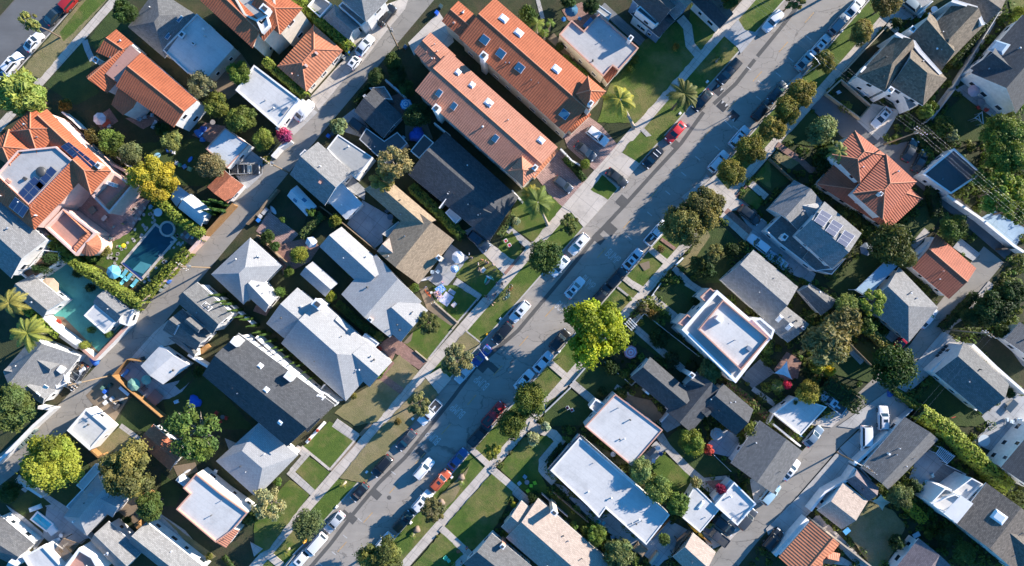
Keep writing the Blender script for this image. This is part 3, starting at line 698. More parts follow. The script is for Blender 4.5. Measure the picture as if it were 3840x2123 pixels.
PALMS = [frond_mesh(1,19,.62,.2,30), frond_mesh(2,30,.45,.15,30), frond_mesh(3,12,.5,.28,14)]
def palm(u, v, r, h, col, label, base=None, var=0, bark='palebark', name='palm_tree', thick=.2):
    rm = r * _cur[2] * MPP * (CAMH - h) / CAMH; c = W(u, v, h); b = W(*base, GZ) if base else Vector((c.x, c.y, GZ)); o = empty(name, (b.x, b.y, GZ),0, label, 'palm tree'); TREES.append(o)
    d = Vector((c.x - b.x, c.y - b.y, h - GZ)); t = MB(); t.tube([(0,0,-.1), d * .25, d * .6, d], [thick * 1.4, thick, thick * .85, thick * .9], 9); t.build('trunk', M[bark], o)
    q = bpy.data.objects.new('crown', PALMS[var]); link(q, o); q.location = d; q.scale = (rm, rm, rm); q.rotation_euler = (0,0, len(TREES) * 1.3); q.color = (*col, 1); return o
# ------------------------------------------------------------------ vehicles
def car_proto(kind):
    """meshes of one kind of car, front towards +x, in metres"""
    Ln, Wd, Ht, belt, hood0, cab, bed = dict(
        sedan=(4.7,1.84,1.45,.92,.80,(-1.85,1.05,-1.05,.25), None), coupe=(4.5,1.84,1.36,.9,.78,(-1.75,.85,-.75,.1), None), hatch=(4.1,1.78,1.5,.95,.85,(-1.95,1.05,-1.55,.35), None),
        suv=(4.8,1.93,1.72,1.08,1.0,(-2.28,1.05,-1.95,.4), None), van=(5.1,2.0,1.95,1.1,1.05,(-2.5,1.85,-2.35,1.15), None), mini=(2.8,1.62,1.55,.95,.88,(-1.35,1.0,-1.15,.3), None),
        pickup=(5.7,1.98,1.85,1.12,1.08,(-.75,1.35,-.55,.65),(-2.7,-.85)))[kind]
    h, w = Ln / 2, Wd / 2; out = []
    st = [(-h, .80,.62),(-h + .10,.92,.80),(-h + .45,.985, belt - .06),(-.3 * Ln, 1.0, belt),(0,1.0, belt),(.18 * Ln, 1.0, belt - .02),(h - .95,.985, hood0 + .02),(h - .4,.94, hood0 - .06),(h - .12,.86, hood0 - .16),(h, .72,.58)]
    if kind == 'van': st[6] = (h - .6,.99,1.06); st[7] = (h - .3,.96,.98)
    b = MB(); rows = []
    for x, k, zt in st:
        W_ = w * k; side = [(W_ * .93,.22),(W_, .48),(W_ * .995, zt - .16),(W_ * .95, zt - .045),(W_ * .84, zt)]
        rows.append([(x, y, z) for y, z in side] + [(x, 0, zt + .03)] + [(x, -y, z) for y, z in reversed(side)])
    b.grid(rows); b.face([rows[-1][i] for i in range(len(rows[-1]))][::-1], smooth=False); b.face(rows[0])
    x0, x1, t0, t1 = cab; wb, wt = w * .9, w * .74; zb, zt = belt - .02, Ht
    def ring(x, ww, z): return (x, ww, z)
    C = [(x0, wb * .95, zb),(x1, wb * .93, zb),(t1, wt, zt - .05),(t0, wt, zt - .06)]; Rr = [(x, -y, z) for x, y, z in C]
    b.face([C[0], C[1], C[2], C[3]]); b.face([Rr[1], Rr[0], Rr[3], Rr[2]]); b.face([C[1], Rr[1], Rr[2], C[2]]); b.face([Rr[0], C[0], C[3], Rr[3]])
    top = [[(t0 - .03, y, zt - .06 - .03 * abs(y / wt)) for y in (-wt, -wt * .6,0, wt * .6, wt)], [((t0 * 3 + t1) / 4, y * 1.02, zt + .0 - .05 * abs(y / wt) ** 3) for y in (-wt, -wt * .6,0, wt * .6, wt)], [((t0 + 3 * t1) / 4, y * 1.02, zt - .05 * abs(y / wt) ** 3) for y in (-wt, -wt * .6,0, wt * .6, wt)], [(t1 + .04, y, zt - .05 - .03 * abs(y / wt)) for y in (-wt, -wt * .6,0, wt * .6, wt)]]
    b.grid([r[::-1] for r in top])
    out.append(('body', b.mesh('body', M['paint']), True))
    def quad(n, P, mat, off):
        P = [Vector(p) for p in P]; c = sum(P, Vector()) / 4; nn = (P[1] - P[0]).cross(P[2] - P[0]).normalized()
        if nn.dot(c - Vector((0,0,.5))) < 0: nn = -nn; P.reverse()
        m = MB(); m.face([p + nn * off for p in P]);
        for i in range(4): m.face([P[i], P[(i + 1) % 4], P[(i + 1) % 4] + nn * off, P[i] + nn * off])
        out.append((n, m.mesh(n, M[mat]), False))
    def inner(a, b_, c, d, e=.07, f=.07):
        a, b_, c, d = map(Vector, (a, b_, c, d)); ab, dc = lambda t: a.lerp(b_, t), lambda t: d.lerp(c, t)
        return [ab(e).lerp(dc(e), f), ab(1 - e).lerp(dc(1 - e), f), ab(1 - e).lerp(dc(1 - e),1 - f), ab(e).lerp(dc(e),1 - f)]
    quad('windscreen', inner(C[1], Rr[1], Rr[2], C[2]), 'carglass', .012); quad('rear_window', inner(Rr[0], C[0], C[3], Rr[3], .09), 'carglass', .012)
    quad('side_window', inner(C[0], C[1], C[2], C[3], .06,.12), 'carglass', .012); quad('side_window', inner(Rr[1], Rr[0], Rr[3], Rr[2], .06,.12), 'carglass', .012)
    if bed:
        m = MB(); m.box(((bed[0] + bed[1]) / 2,0, belt + .012), bed[1] - bed[0], Wd * .8,.012); out.append(('truck_bed', m.mesh('truck_bed', M['darkmetal']), False))
        m = MB()
        for y in (-1,1): m.box(((bed[0] + bed[1]) / 2, y * Wd * .44, belt), bed[1] - bed[0], .12,.12)
        m.box((bed[0], 0, belt),.1, Wd * .82,.12); out.append(('bed_rail', m.mesh('bed_rail', M['paint']), True))
    wh = MB(); R_ = .34 if kind not in ('pickup', 'suv') else .38
    n = 18
    for y0, y1 in ((-.11,.11),):
        ra = [(math.cos(2 * math.pi * i / n) * R_, y0, math.sin(2 * math.pi * i / n) * R_) for i in range(n)]; rb = [(x, y1, z) for x, _, z in ra]
        wh.grid([ra, rb], closed=True); wh.face(ra); wh.face(rb[::-1])
    rim = MB(); rim.grid([[(math.cos(2 * math.pi * i / n) * R_ * .62, y, math.sin(2 * math.pi * i / n) * R_ * .62) for i in range(n)] for y in (-.12,.12)], closed=True)
    for y in (-.12,.12): rim.face([(math.cos(2 * math.pi * i / n) * R_ * .62, y, math.sin(2 * math.pi * i / n) * R_ * .62) for i in range(n)])
    wm, rm = wh.mesh('wheel', M['rubber']), rim.mesh('rim', M['rim'])
    for x in (-.29 * Ln, .3 * Ln):
        for y in (-1,1): out.append(('wheel', wm, False, (x, y * (w - .1), R_),('rim', rm)))
    for nme, mt, x in (('headlight', 'lamp', h - .22),('tail_light', 'tail', -h + .1)):
        m = MB(); m.box((0,0,0),.24 if x > 0 else .12,.36,.14); mm = m.mesh(nme, M[mt])
        for y in (-1,1): out.append((nme, mm, False, (x, y * w * .66,(hood0 - .25 if x > 0 else .68)), None))
    m = MB(); m.box((0,0,0),.14,.2,.13, top=.8); mm = m.mesh('mirror', M['paint'])
    for y in (-1,1): out.append(('mirror', mm, True, (cab[1] - .35, y * (w + .04), belt - .02), None))
    return out, dict(roof=(t0, t1, wt, zt), bed=bed, belt=belt, L=Ln, Wd=Wd)
CARS = {}
def car(u, v, kind, col, label, head, extra=(), cat=None, name='parked_car', group=None, z=0.0, k=1.0):
    """head: direction in degrees of the front, measured in the picture anticlockwise from its right side"""
    if kind not in CARS: CARS[kind] = car_proto(kind)
    parts, inf = CARS[kind]; p = W(u, v, z + .8); o = empty(name, (p.x, p.y, z), R(head), label, cat or dict(pickup='pickup truck', van='van', suv='car').get(kind, 'car'), group)
    o.scale = (k, k, k)
    for q in parts:
        c = bpy.data.objects.new(q[0], q[1]); link(c, o)
        if q[2]: c.color = (*col, 1)
        if len(q) > 3:
            c.location = q[3]
            if q[4]: r = bpy.data.objects.new(q[4][0], q[4][1]); link(r, c)
    t0, t1, wt, zt = inf['roof']
    if 'sunroof' in extra:
        m = MB(); m.box((t1 - .75 if t1 - t0 > 1.2 else t1 - .55,0, zt - .01),.58, wt * 1.05,.03); m.build('sunroof', M['carglass'], o)
    if 'rails' in extra:
        m = MB()
        for y in (-1,1): m.tube([(t0 + .15, y * wt * .86, zt - .02),(t0 + .25, y * wt * .86, zt + .07),(t1 - .25, y * wt * .86, zt + .07),(t1 - .1, y * wt * .86, zt - .02)], .025,6)
        m.build('roof_rail', M['darkmetal'], o)
    if 'bars' in extra:
        m = MB()
        for x in (.3,.65): m.box((t0 + (t1 - t0) * x, 0, zt + .03),.12, wt * 1.7,.05)
        m.build('roof_bars', M['trim'], o)
    if 'tonneau' in extra:
        m = MB(); b = inf['bed']; m.box(((b[0] + b[1]) / 2,0, inf['belt'] + .1), b[1] - b[0], inf['Wd'] * .84,.05); m.build('bed_cover', M['sh_mid'], o)
    if 'rack' in extra:
        m = MB()
        for x in (-2.6,-1.0,.2,1.1):
            m.tube([(x, -.95,1.0),(x, -.95,2.05),(x, .95,2.05),(x, .95,1.0)], .04,6)
        for y in (-.95,.95): m.tube([(-2.8, y, 2.05),(1.4, y, 2.05)], .04,6)
        m.build('ladder_rack', M['steel'], o)
    if 'cargo' in extra:
        m = MB(); rr = random.Random(5)
        for i in range(9): m.box((rr.uniform(-2.5,-1.1), rr.uniform(-.6,.6), inf['belt'] + .02), rr.uniform(.2,.7), rr.uniform(.2,.5), rr.uniform(.1,.35), rr.uniform(0,3), mi=i % 3)
        m.build('cargo', [M['trim'], M['cedar'], M['steel']], o)
    return o
ST = 48.5            # the street's direction in the picture
UP, DN, LOT = ST, ST + 180,-38.0
# ------------------------------------------------------------------ garden and street furniture
def parasol(u, v, r, col, label, h=2.35, stripe=None, n=8, name='parasol', cat='parasol', rings=0, sag=.0, table=True):
    rm = r * _cur[2] * MPP; c = W(u, v, h); o = empty(name, (c.x, c.y, GZ), random.Random(len(label)).uniform(0,.7), label, cat); z0, z1 = h - GZ - .3, h - GZ + .25
    segs = 5 if rings else 1; mb = MB()
    for i in range(n):
        a0, a1 = 2 * math.pi * i / n, 2 * math.pi * (i + 1) / n
        for s in range(segs):
            q0, q1 = s / segs, (s + 1) / segs
            def P(a, q): return (math.cos(a) * rm * q, math.sin(a) * rm * q, z1 + (z0 - z1) * q)
            mi = ((s if rings else i) % 2) if stripe else 0
            mb.face([P(a0, q0), P(a0, q1), P(a1, q1), P(a1, q0)] if s else [P(a0, q1), P(a1, q1),(0,0, z1)], mi=mi)
        e0, e1 = (math.cos(a0) * rm, math.sin(a0) * rm, z0),(math.cos(a1) * rm, math.sin(a1) * rm, z0); mb.face([e0, e1,(e1[0], e1[1], z0 - .14),(e0[0], e0[1], z0 - .14)])
    k = mb.build('canopy', [M['cloth'], stripe and plain('stripe_cloth_%d' % len(_m), stripe, .8) or M['cloth']], o); k.color = (*col, 1)
    p = MB(); p.tube([(0,0,0),(0,0, z1 + .1)], .035,8); p.build('pole', M['wood'], o)
    rb = MB()
    for i in range(n): a = 2 * math.pi * i / n; rb.tube([(0,0, z1 - .03),(math.cos(a) * rm * .98, math.sin(a) * rm * .98, z0 - .02)], .014,4)
    rb.build('rib', M['wood'], o); b = MB(); b.tube([(0,0,0),(0,0,.08),(0,0,.1)], [.26,.26,.1], 12); b.build('base', M['darkmetal'], o); return o
_cm = {}
def shared(key, fn):
    if key not in _cm: _cm[key] = fn()
    return _cm[key]
def seat(u, v, col, label, rz=0, group=None, name='garden_chair', lounge=False, cushion=None):
    p = W(u, v, .5); o = empty(name, (p.x, p.y, GZ), R(rz), label, 'lounger' if lounge else 'chair', group)
    def legs(L_, W_, H_):
        m = MB(); m.box((0,0,0),.05,.05, H_); return m.mesh('leg', M['plastic'])
    if lounge:
        s = shared('ls', lambda: (lambda m: (m.box((.25,0,.3),1.3,.62,.08), m.mesh('seat', M['cloth']))[1])(MB())); b = shared('lb', lambda: (lambda m: (m.box((-.62,0,.36),.5,.62,.07, M=Matrix.Rotation(R(28),3, 'Y')), m.mesh('backrest', M['cloth']))[1])(MB()))
        lg = [(-.3,-.27),(-.3,.27),(.8,-.27),(.8,.27)]; hh = .3
    else:
        s = shared('cs', lambda: (lambda m: (m.box((0,0,.40),.62,.6,.07), m.box((0,-.3,.6),.55,.08,.05), m.box((0,.3,.6),.55,.08,.05), m.mesh('seat', M['plastic']))[3])(MB())); b = shared('cb', lambda: (lambda m: (m.box((-.3,0,.45),.08,.6,.55), m.mesh('backrest', M['plastic']))[1])(MB()))
        lg = [(-.25,-.25),(-.25,.25),(.25,-.25),(.25,.25)]; hh = .4
    for n, me in (('seat', s),('backrest', b)): q = bpy.data.objects.new(n, me); link(q, o); q.color = (*col, 1)
    L_ = shared('leg%s' % hh, lambda: legs(0,0, hh))
    for x, y in lg: q = bpy.data.objects.new('leg', L_); link(q, o); q.location = (x, y, 0); q.color = (*col, 1)
    if cushion:
        m = MB(); m.box((.03,0,.475),.48,.46,.1, top=.92); q = m.build('cushion', M['cloth'], o); q.color = (*cushion, 1)
    return o
def table(u, v, r, col, label, round_=True, h=.74, name='garden_table', rz=0, ly=None):
    rm = r * _cur[2] * MPP; p = W(u, v, h); o = empty(name, (p.x, p.y, GZ), R(rz), label, 'table'); m = MB()
    if round_: m.tube([(0,0, h - .05),(0,0, h)], rm, 20)
    else: m.box((0,0, h - .05), rm * 2,(ly or r) * _cur[2] * MPP * 2,.05)
    q = m.build('table_top', M['plastic'], o); q.color = (*col, 1)
    yy = (ly or r) * _cur[2] * MPP
    for x, y in ((-.7,-.7),(.7,-.7),(.7,.7),(-.7,.7)):
        l = MB(); l.box((x * rm * (.8 if round_ else 1.2), y * (rm * .8 if round_ else yy * 1.2),0),.06,.06, h - .05); l.build('leg', M['darkmetal'], o)
    return o
def bin_(u, v, col, label, group=None, rz=None):
    p = W(u, v, 1.0); o = empty('wheelie_bin', (p.x, p.y, GZ), A1 + (rz or 0), label, 'bin', group)
    b = shared('bb', lambda: (lambda m: (m.box((0,0,.06),.5,.58,.9, top=1.18), m.mesh('body', M['plastic']))[1])(MB())); l = shared('bl', lambda: (lambda m: (m.box((.02,0,.965),.66,.72,.07, top=.9), m.mesh('lid', M['plastic']))[1])(MB()))
    w = shared('bw', lambda: (lambda m: (m.tube([(-.26,-.3,.1),(-.26,-.24,.1)], .1,10), m.mesh('wheel', M['rubber']))[1])(MB()))
    for n, me in (('body', b),('lid', l),('wheel', w),('wheel', w)): q = bpy.data.objects.new(n, me); link(q, o); q.color = (*col, 1)
    q.location = (0,.54,0); return o
def utility_pole(base, top, h, label, arms=((.0,2.4),(1.0,2.0)), lampdir=None, thick=.16):
    b = W(*base, GZ); o = empty('utility_pole', b, 0, label, 'utility pole'); H = h - GZ; m = MB(); m.tube([(0,0,-.2),(0,0, H)], [thick, thick * .7], 9); m.build('pole', M['wood'], o)
    for dz, L in arms:
        a = MB(); d = E1 if dz < 1.5 else E2; a.box((0,0, H - .5 - dz), L, .12,.14, math.atan2(d.y, d.x)); k = a.build('cross_arm', M['wood'], o); s = MB()
        for t in (-.46,-.25,.25,.46): s.tube([d * (t * L) + Vector((0,0, H - .36 - dz)), d * (t * L) + Vector((0,0, H - .12 - dz))], .05,6)
        s.build('insulator', M['trim'], k)
    t = MB(); t.tube([(.28,.1, H - 2.9),(.28,.1, H - 2.0)], .24,10); t.build('transformer', M['steel'], o)
    if lampdir:
        a = MB(); d = Vector((*lampdir, 0)); a.tube([(0,0, H - 3), d * .5 + Vector((0,0, H - 2.6)), d + Vector((0,0, H - 2.5))], .05,6); k = a.build('lamp_arm', M['steel'], o); l = MB(); l.box(d + Vector((0,0, H - 2.6)),.7,.3,.14, math.atan2(d.y, d.x), top=.7); l.build('lamp_head', M['trim'], k)
    return o, b + Vector((0,0, H - .15))
def wire(a, b, label, sag=.8, r=.022, group=None):
    m = MB(); n = 14; m.tube([a.lerp(b, i / n) - Vector((0,0, sag * 4 * (i / n) * (1 - i / n))) for i in range(n + 1)], r, 5, cap=False); return m.build('overhead_wire', M['steel'], None, label, 'wire', group)
def blob(name, u, v, z, sx, sy, sz, rz, mat, col, label, cat, top=.85, n=3):
    p = W(u, v, z + sz); m = MB(); m.box((0,0,0), sx, sy, sz * .8,0, top=.96); m.box((0,0, sz * .8 + .002), sx * .9, sy * .9, sz * .2,0, top=top); o = m.build(name, M[mat], None, label, cat); o.location = (p.x, p.y, z); o.rotation_euler = (0,0, R(rz)); o.color = (*col, 1); return o
# ------------------------------------------------------------------ people
def skin_mesh(name, J, Ed, rad, root, mat, sub=1):
    me = bpy.data.meshes.new(name + '_skeleton'); me.from_pydata(J, Ed, []); o = bpy.data.objects.new(name + '_skeleton', me); COL.objects.link(o)
    s = o.modifiers.new('skin', 'SKIN'); s.use_smooth_shade = True
    for i, r in enumerate(rad): me.skin_vertices[0].data[i].radius = (r, r); me.skin_vertices[0].data[i].use_root = (i == root)
    o.modifiers.new('sub', 'SUBSURF').levels = sub; o.modifiers['sub'].render_levels = sub
    dg = bpy.context.evaluated_depsgraph_get(); r = bpy.data.meshes.new_from_object(o.evaluated_get(dg)); r.name = name; bpy.data.objects.remove(o); r.materials.clear(); r.materials.append(M[mat]); return r
def person_meshes(pose):
    sit = pose == 'sit'; pz = .42 if sit else .93; J, Ed, Rd = [], [], []
    def add(p, r, par=None):
        J.append(p); Rd.append(r)
        if par is not None: Ed.append((par, len(J) - 1))
        return len(J) - 1
    hip = add((0,0, pz),.13); wst = add((0.01,0, pz + .2),.115, hip); chest = add((.02,0, pz + .42),.135, wst); neck = add((.0,0, pz + .57),.055, chest); hd = add((.02,0, pz + .68),.088, neck); crown = add((.0,0, pz + .78),.075, hd); nose = add((.115,0, pz + .68),.018, hd)
    ar, lg = [], []
    for s in (-1,1):
        sw = (.22 if pose == 'walk' else .04) * s
        sh = add((.01,.19 * s, pz + .5),.06, chest); el = add((.02 - sw * .6 + (.12 if sit else 0),.25 * s, pz + .24),.042, sh); wr = add((.12 - sw + (.18 if sit else 0),.24 * s, pz + .02),.03, el); pm = add((wr and .14 - sw + (.18 if sit else 0),.235 * s, pz - .06),.034, wr); ar += [sh, el, wr]
        for i, (dx, ln) in enumerate(((-.03,.07),(-.01,.085),(.012,.08),(.032,.062))):
            f1 = add((J[pm][0] + dx, J[pm][1], J[pm][2] - .045),.010, pm); f2 = add((J[pm][0] + dx + .012, J[pm][1] - .008 * s, J[pm][2] - .045 - ln * .55),.008, f1); add((J[pm][0] + dx + .02, J[pm][1] - .02 * s, J[pm][2] - .045 - ln),.007, f2)
        th = add((J[pm][0] + .05, J[pm][1] - .01 * s, J[pm][2] - .02),.010, pm); add((J[pm][0] + .065, J[pm][1] - .018 * s, J[pm][2] - .06),.008, th)
        h2 = add((0,.09 * s, pz - .06),.095, hip)
        if sit: kn = add((.44,.14 * s, .46),.062, h2); an = add((.62,.14 * s, .08),.042, kn)
        else: kn = add((.03 + sw, .1 * s, .5),.062, h2); an = add((-.03 + sw * 1.25,.1 * s, .08),.042, kn)
        toe = add((J[an][0] + .17,.11 * s, .035),.036, an); lg += [h2, kn, an]
    body = skin_mesh('body', J, Ed, Rd, hip, 'skin')
    def sub(name, ids, grow, mat, root): mp = {k: i for i, k in enumerate(ids)}; return skin_mesh(name, [J[i] for i in ids], [(mp[a], mp[b]) for a, b in Ed if a in mp and b in mp], [Rd[i] + grow for i in ids], 0, mat)
    shirt = sub('shirt', [chest, wst, hip, ar[0], ar[1], ar[3], ar[4]], .022, 'cloth', 0); tr = sub('trousers', [hip, lg[0], lg[1], lg[2], lg[3], lg[4], lg[5]], .018, 'cloth', 0)
    m = MB(); rows = []
    for i in range(6):
        a = R(-8 + i * 19.5); rows.append([(J[hd][0] - .02 + math.cos(a) * .105 * math.cos(t) * (1 if math.cos(t) < .4 else .82), math.cos(a) * .1 * math.sin(t), J[hd][2] + .045 + math.sin(a) * .115) for t in [2 * math.pi * k / 12 for k in range(12)]])
    m.grid(rows, closed=True); m.face(rows[-1])
    return body, shirt, tr, m.mesh('hair', M['hairm'])
PEOPLE = {}
def person(u, v, pose, shirt, pants, hair, label, rz=0, skin=(.55,.36,.26), k=1.0, group=None):
    if pose not in PEOPLE: PEOPLE[pose] = person_meshes(pose)
    p = W(u, v, .9 if pose != 'sit' else .5); o = empty('person', (p.x, p.y, GZ + .01), R(rz), label, 'person', group); o.scale = (k, k, k)
    for n, me, c in zip(('body', 'shirt', 'trousers', 'hair'), PEOPLE[pose], (skin, shirt, pants, hair)): q = bpy.data.objects.new(n, me); link(q, o); q.color = (*c, 1)
    return o
def bicycle(u, v, col, label, rz, flat=True):
    p = W(u, v, .3); o = empty('bicycle', (p.x, p.y, GZ + .05), R(rz), label, 'bicycle')
    if flat: o.rotation_euler = (R(82),0, R(rz))
    def wheel(x):
        m = MB(); n = 20; m.grid([[(x + math.cos(2 * math.pi * i / n) * (.33 + .03 * math.cos(q)),.03 * math.sin(q),.34 + math.sin(2 * math.pi * i / n) * (.33 + .03 * math.cos(q))) for q in (0,1.57,3.14,4.71)] for i in range(n + 1)], closed=True); m.build('wheel', M['rim'], o)
    wheel(-.52); wheel(.52); f = MB()
    for a, b in (((-.52,0,.34),(-.1,0,.3)),((-.1,0,.3),(.38,0,.78)),((-.1,0,.3),(-.22,0,.82)),((-.2,0,.74),(.38,0,.78)),((.36,0,.9),(.52,0,.34)),((-.52,0,.34),(-.2,0,.74))): f.tube([a, b], .022,6)
    q = f.build('frame', M['plastic'], o); q.color = (*col, 1); h = MB(); h.tube([(.3,-.28,.95),(.38,0,.93),(.3,.28,.95)], .018,6); h.build('handlebar', M['darkmetal'], o); s = MB(); s.box((-.23,0,.83),.26,.13,.06, top=.7); s.build('saddle', M['rubber'], o); return o
def board(u, v, L, Wd, col, label, rz, z=.08, name='surfboard', cat='surfboard'):
    p = W(u, v, z); m = MB(); rows = []
    for i in range(13):
        t = i / 12; w = Wd / 2 * (math.sin(math.pi * (t * .94 + .03)) ** .6); x = (t - .5) * L; rows.append([(x, -w, .0),(x, -w * .7,.05),(x, 0,.07),(x, w * .7,.05),(x, w, 0),(x, 0,-.02)])
    m.grid(rows, closed=True); o = m.build(name, M['plastic'], None, label, cat); o.location = (p.x, p.y, z + GZ); o.rotation_euler = (0,0, R(rz)); o.color = (*col, 1)
    f = MB(); f.box((-L * .4,0,.06),.2,.02,.1); f.build('fin', M['rubber'], o); return o
def sailcloth(P, label, col):
    pts = [W(u, v, z) for u, v, z in P]; c = sum(pts, Vector()) / len(pts) - Vector((0,0,.25)); o = empty('shade_sail', (c.x, c.y, GZ),0, label, 'shade sail'); m = MB(); n = len(pts); c0 = Vector((c.x, c.y, GZ)); q = []
    for i in range(n):
        a, b = pts[i], pts[(i + 1) % n]; mid = (a + b) / 2; q += [a, mid.lerp(c, .22)]
    for i in range(len(q)): m.face([q[i] - c0, q[(i + 1) % len(q)] - c0, c - c0]); m.face([q[i] - c0 - Vector((0,0,.015)), c - c0 - Vector((0,0,.015)), q[(i + 1) % len(q)] - c0 - Vector((0,0,.015))])
    k = m.build('canvas', M['cloth'], o); k.color = (*col, 1)
    for p in pts: t = MB(); t.tube([(p.x - c.x, p.y - c.y, 0),(p.x - c.x, p.y - c.y, p.z - GZ + .1)], .05,7); t.build('pole', M['steel'], o)
    return o
def pergola(P, h, mat, label, name='pergola', n=9, roof=None):
    A, B, C, D = [W(u, v, h) for u, v in P]; c = (A + B + C + D) / 4; o = empty(name, (c.x, c.y, GZ),0, label, 'pergola'); L = lambda p: Vector((p.x - c.x, p.y - c.y, p.z - GZ))
    b = MB(); s = MB()
    for a, d in ((A, B),(D, C)): m = (L(a) + L(d)) / 2; w = L(d) - L(a); b.box(m - Vector((0,0,.16)), w.length + .3,.1,.16, math.atan2(w.y, w.x))
    for i in range(n):
        a, d = L(A).lerp(L(B), i / (n - 1)), L(D).lerp(L(C), i / (n - 1)); w = d - a; m = (a + d) / 2; s.box(m + Vector((0,0,.002)), w.length + .4,.09,.13, math.atan2(w.y, w.x))
    b.build('beam', M[mat], o); s.build('slats', M[mat], o)
    for p in (A, B, C, D): q = MB(); q.box((p.x - c.x, p.y - c.y, 0),.13,.13, h - GZ - .16); q.build('post', M[mat], o)
    if roof: m = MB(); u = Vector((0,0,.15)); m.prism([L(p) for p in (A, B, C, D)], h - GZ + .14, h - GZ + .17); m.build('roof_sheet', M[roof], o)
    return o
def text_on_road(s, u, v, size, rz, squash=2.2, z=.012):
    cu = bpy.data.curves.new('road_lettering', 'FONT'); cu.body = s; cu.size = size; cu.align_x = 'CENTER'; cu.align_y = 'CENTER'; cu.extrude = 0.0; cu.resolution_u = 3
    t = bpy.data.objects.new('tmp', cu); COL.objects.link(t); dg = bpy.context.evaluated_depsgraph_get(); me = bpy.data.meshes.new_from_object(t.evaluated_get(dg)); bpy.data.objects.remove(t)
    me.materials.clear(); me.materials.append(M['mark_white']); o = bpy.data.objects.new('road_lettering', me); p = W(u, v, z); o.location = p; o.rotation_euler = (0,0, R(rz)); o.scale = (1, squash, 1); link(o); return tag(o, kind='structure')
# ================================================================== the ground
def KL(y): return 739 + (1398 - y) * .8835     # kerb of the street's upper side, in the 2576-wide picture
def KR(y): return 999 + (1346 - y) * .8819     # kerb of its lower side
def SL(y): return 676 + (1386 - y) * .872      # middle of the upper sidewalk
def SR(y): return 1113 + (1313 - y) * .8785    # middle of the lower sidewalk
T()
g = MB(); g.face([(-900,-900,0),(900,-900,0),(900,900,0),(-900,900,0)]); g.build('street', M['street'], kind='structure')
_y = [-1500,3000]
patch('ground', [(KL(_y[0]), _y[0]),(KL(_y[1]), _y[1]),(199 - .888 * _y[1], _y[1]),(199 - .888 * _y[0], _y[0])], 'land', z=GZ)
patch('ground', [(KR(_y[0]), _y[0]),(KR(_y[1]), _y[1]),(6000,3000),(6000,-1500)], 'land', z=GZ)
patch('ground', [(35 - .888 * _y[1], _y[1]),(35 - .888 * _y[0], _y[0]),(-4000,-1500),(-4000,3000)], 'land', z=GZ)
patch('street', [(198 - .888 * y, y) for y in (-60,300)] + [(30 - .888 * y, y) for y in (300,-60)], 'dark_asphalt', z=.004)
patch('lawn', [(SL(y) + 14, y) for y in (-100,500,1000,1500)] + [(KL(y) - 2, y) for y in (1500,1000,500,-100)], 'lawn')
patch('lawn', [(KR(y) + 2, y) for y in (-100,500,1000,1500)] + [(SR(y) - 12, y) for y in (1500,1000,500,-100)], 'lawn')
band('kerb', [(KL(y) - 1.0, y) for y in (-200,700,1600)], 3.2, 'kerb'); band('kerb', [(KR(y) + 1.0, y) for y in (-200,700,1600)], 3.2, 'kerb')
band('kerb', [(200 - .888 * y, y) for y in (-200,200,500)], 3.2, 'kerb')
band('sidewalk', [(SL(y), y) for y in (-200,500,1100,1600)], 25, 'walk'); band('sidewalk', [(SR(y), y) for y in (-200,500,1100,1600)], 23, 'walk')
band('sidewalk', [(330,-50),(284,5),(100,208),(-20,340)], 21, 'walk')
band('alley', [(1120,-85),(1085,-40),(859,228),(700,418),(565,582),(358,830),(265,942),(155,1055),(25,1162),(-100,1260)], 62, 'alley')
band('alley', [(1780,1470),(1880,1344),(1989,1218),(2087,1105),(2157,1035),(2235,960),(2315,887),(2385,785),(2440,715),(2500,640)], 64, 'alley')
# ---- far upper-left
T(0,0)
patch('lawn', [(820,0),(1090,-20),(960,130),(400,790),(200,720)], 'dry_lawn'); patch('lawn', [(860,0),(1080,-20),(960,110),(640,420),(600,330)], 'lawn')
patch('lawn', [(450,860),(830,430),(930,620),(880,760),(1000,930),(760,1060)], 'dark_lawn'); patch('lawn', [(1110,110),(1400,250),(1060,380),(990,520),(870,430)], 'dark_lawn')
band('path', [(850,405),(880,500),(930,610)], 60, 'slab'); patch('patio', [(940,1200),(1100,1090),(1190,1220),(1030,1320)], 'brick'); patch('patio', [(1260,1190),(1540,1150),(1600,1210),(1440,1300)], 'brick')
patch('patio', [(1930,1360),(2060,1230),(2270,1270),(2130,1440)], 'brick'); patch('yard', [(2100,620),(2400,500),(2574,760),(2300,1000),(2060,900)], 'dirt')
# ---- alley frontage
T(0,1)
patch('driveway', [(540,980),(880,600),(930,450),(1130,250),(1320,40),(1540,-40),(1500,90),(1290,340),(1050,650),(950,720),(630,1110)], 'drive')
patch('driveway', [(1530,430),(1840,120),(1960,300),(1990,420),(1880,520),(1760,330),(1590,560)], 'drive'); patch('driveway', [(230,1300),(440,1000),(620,1130),(380,1360)], 'apron')
patch('driveway', [(860,1190),(990,1090),(1140,1290),(1060,1380),(900,1330)], 'slab'); patch('patio', [(1330,980),(1460,930),(1560,1050),(1480,1180),(1390,1130)], 'brick'); patch('garden', [(1500,1260),(1720,1240),(1780,1400),(1500,1420)], 'dirt')
T(1,0)
patch('lawn', [(1290,30),(1980,-30),(2280,290),(2080,450),(1750,440),(1420,150)], 'dark_lawn'); patch('patio', [(690,640),(930,470),(1510,590),(1330,880),(1190,1020),(960,940),(870,760)], 'pinkpave')
patch('lawn', [(1360,880),(1520,600),(1800,800),(1900,1000),(1450,1440),(950,1230),(1130,1010)], 'lawn'); patch('patio', [(1800,960),(1870,880),(2030,970),(1930,1050)], 'brick')
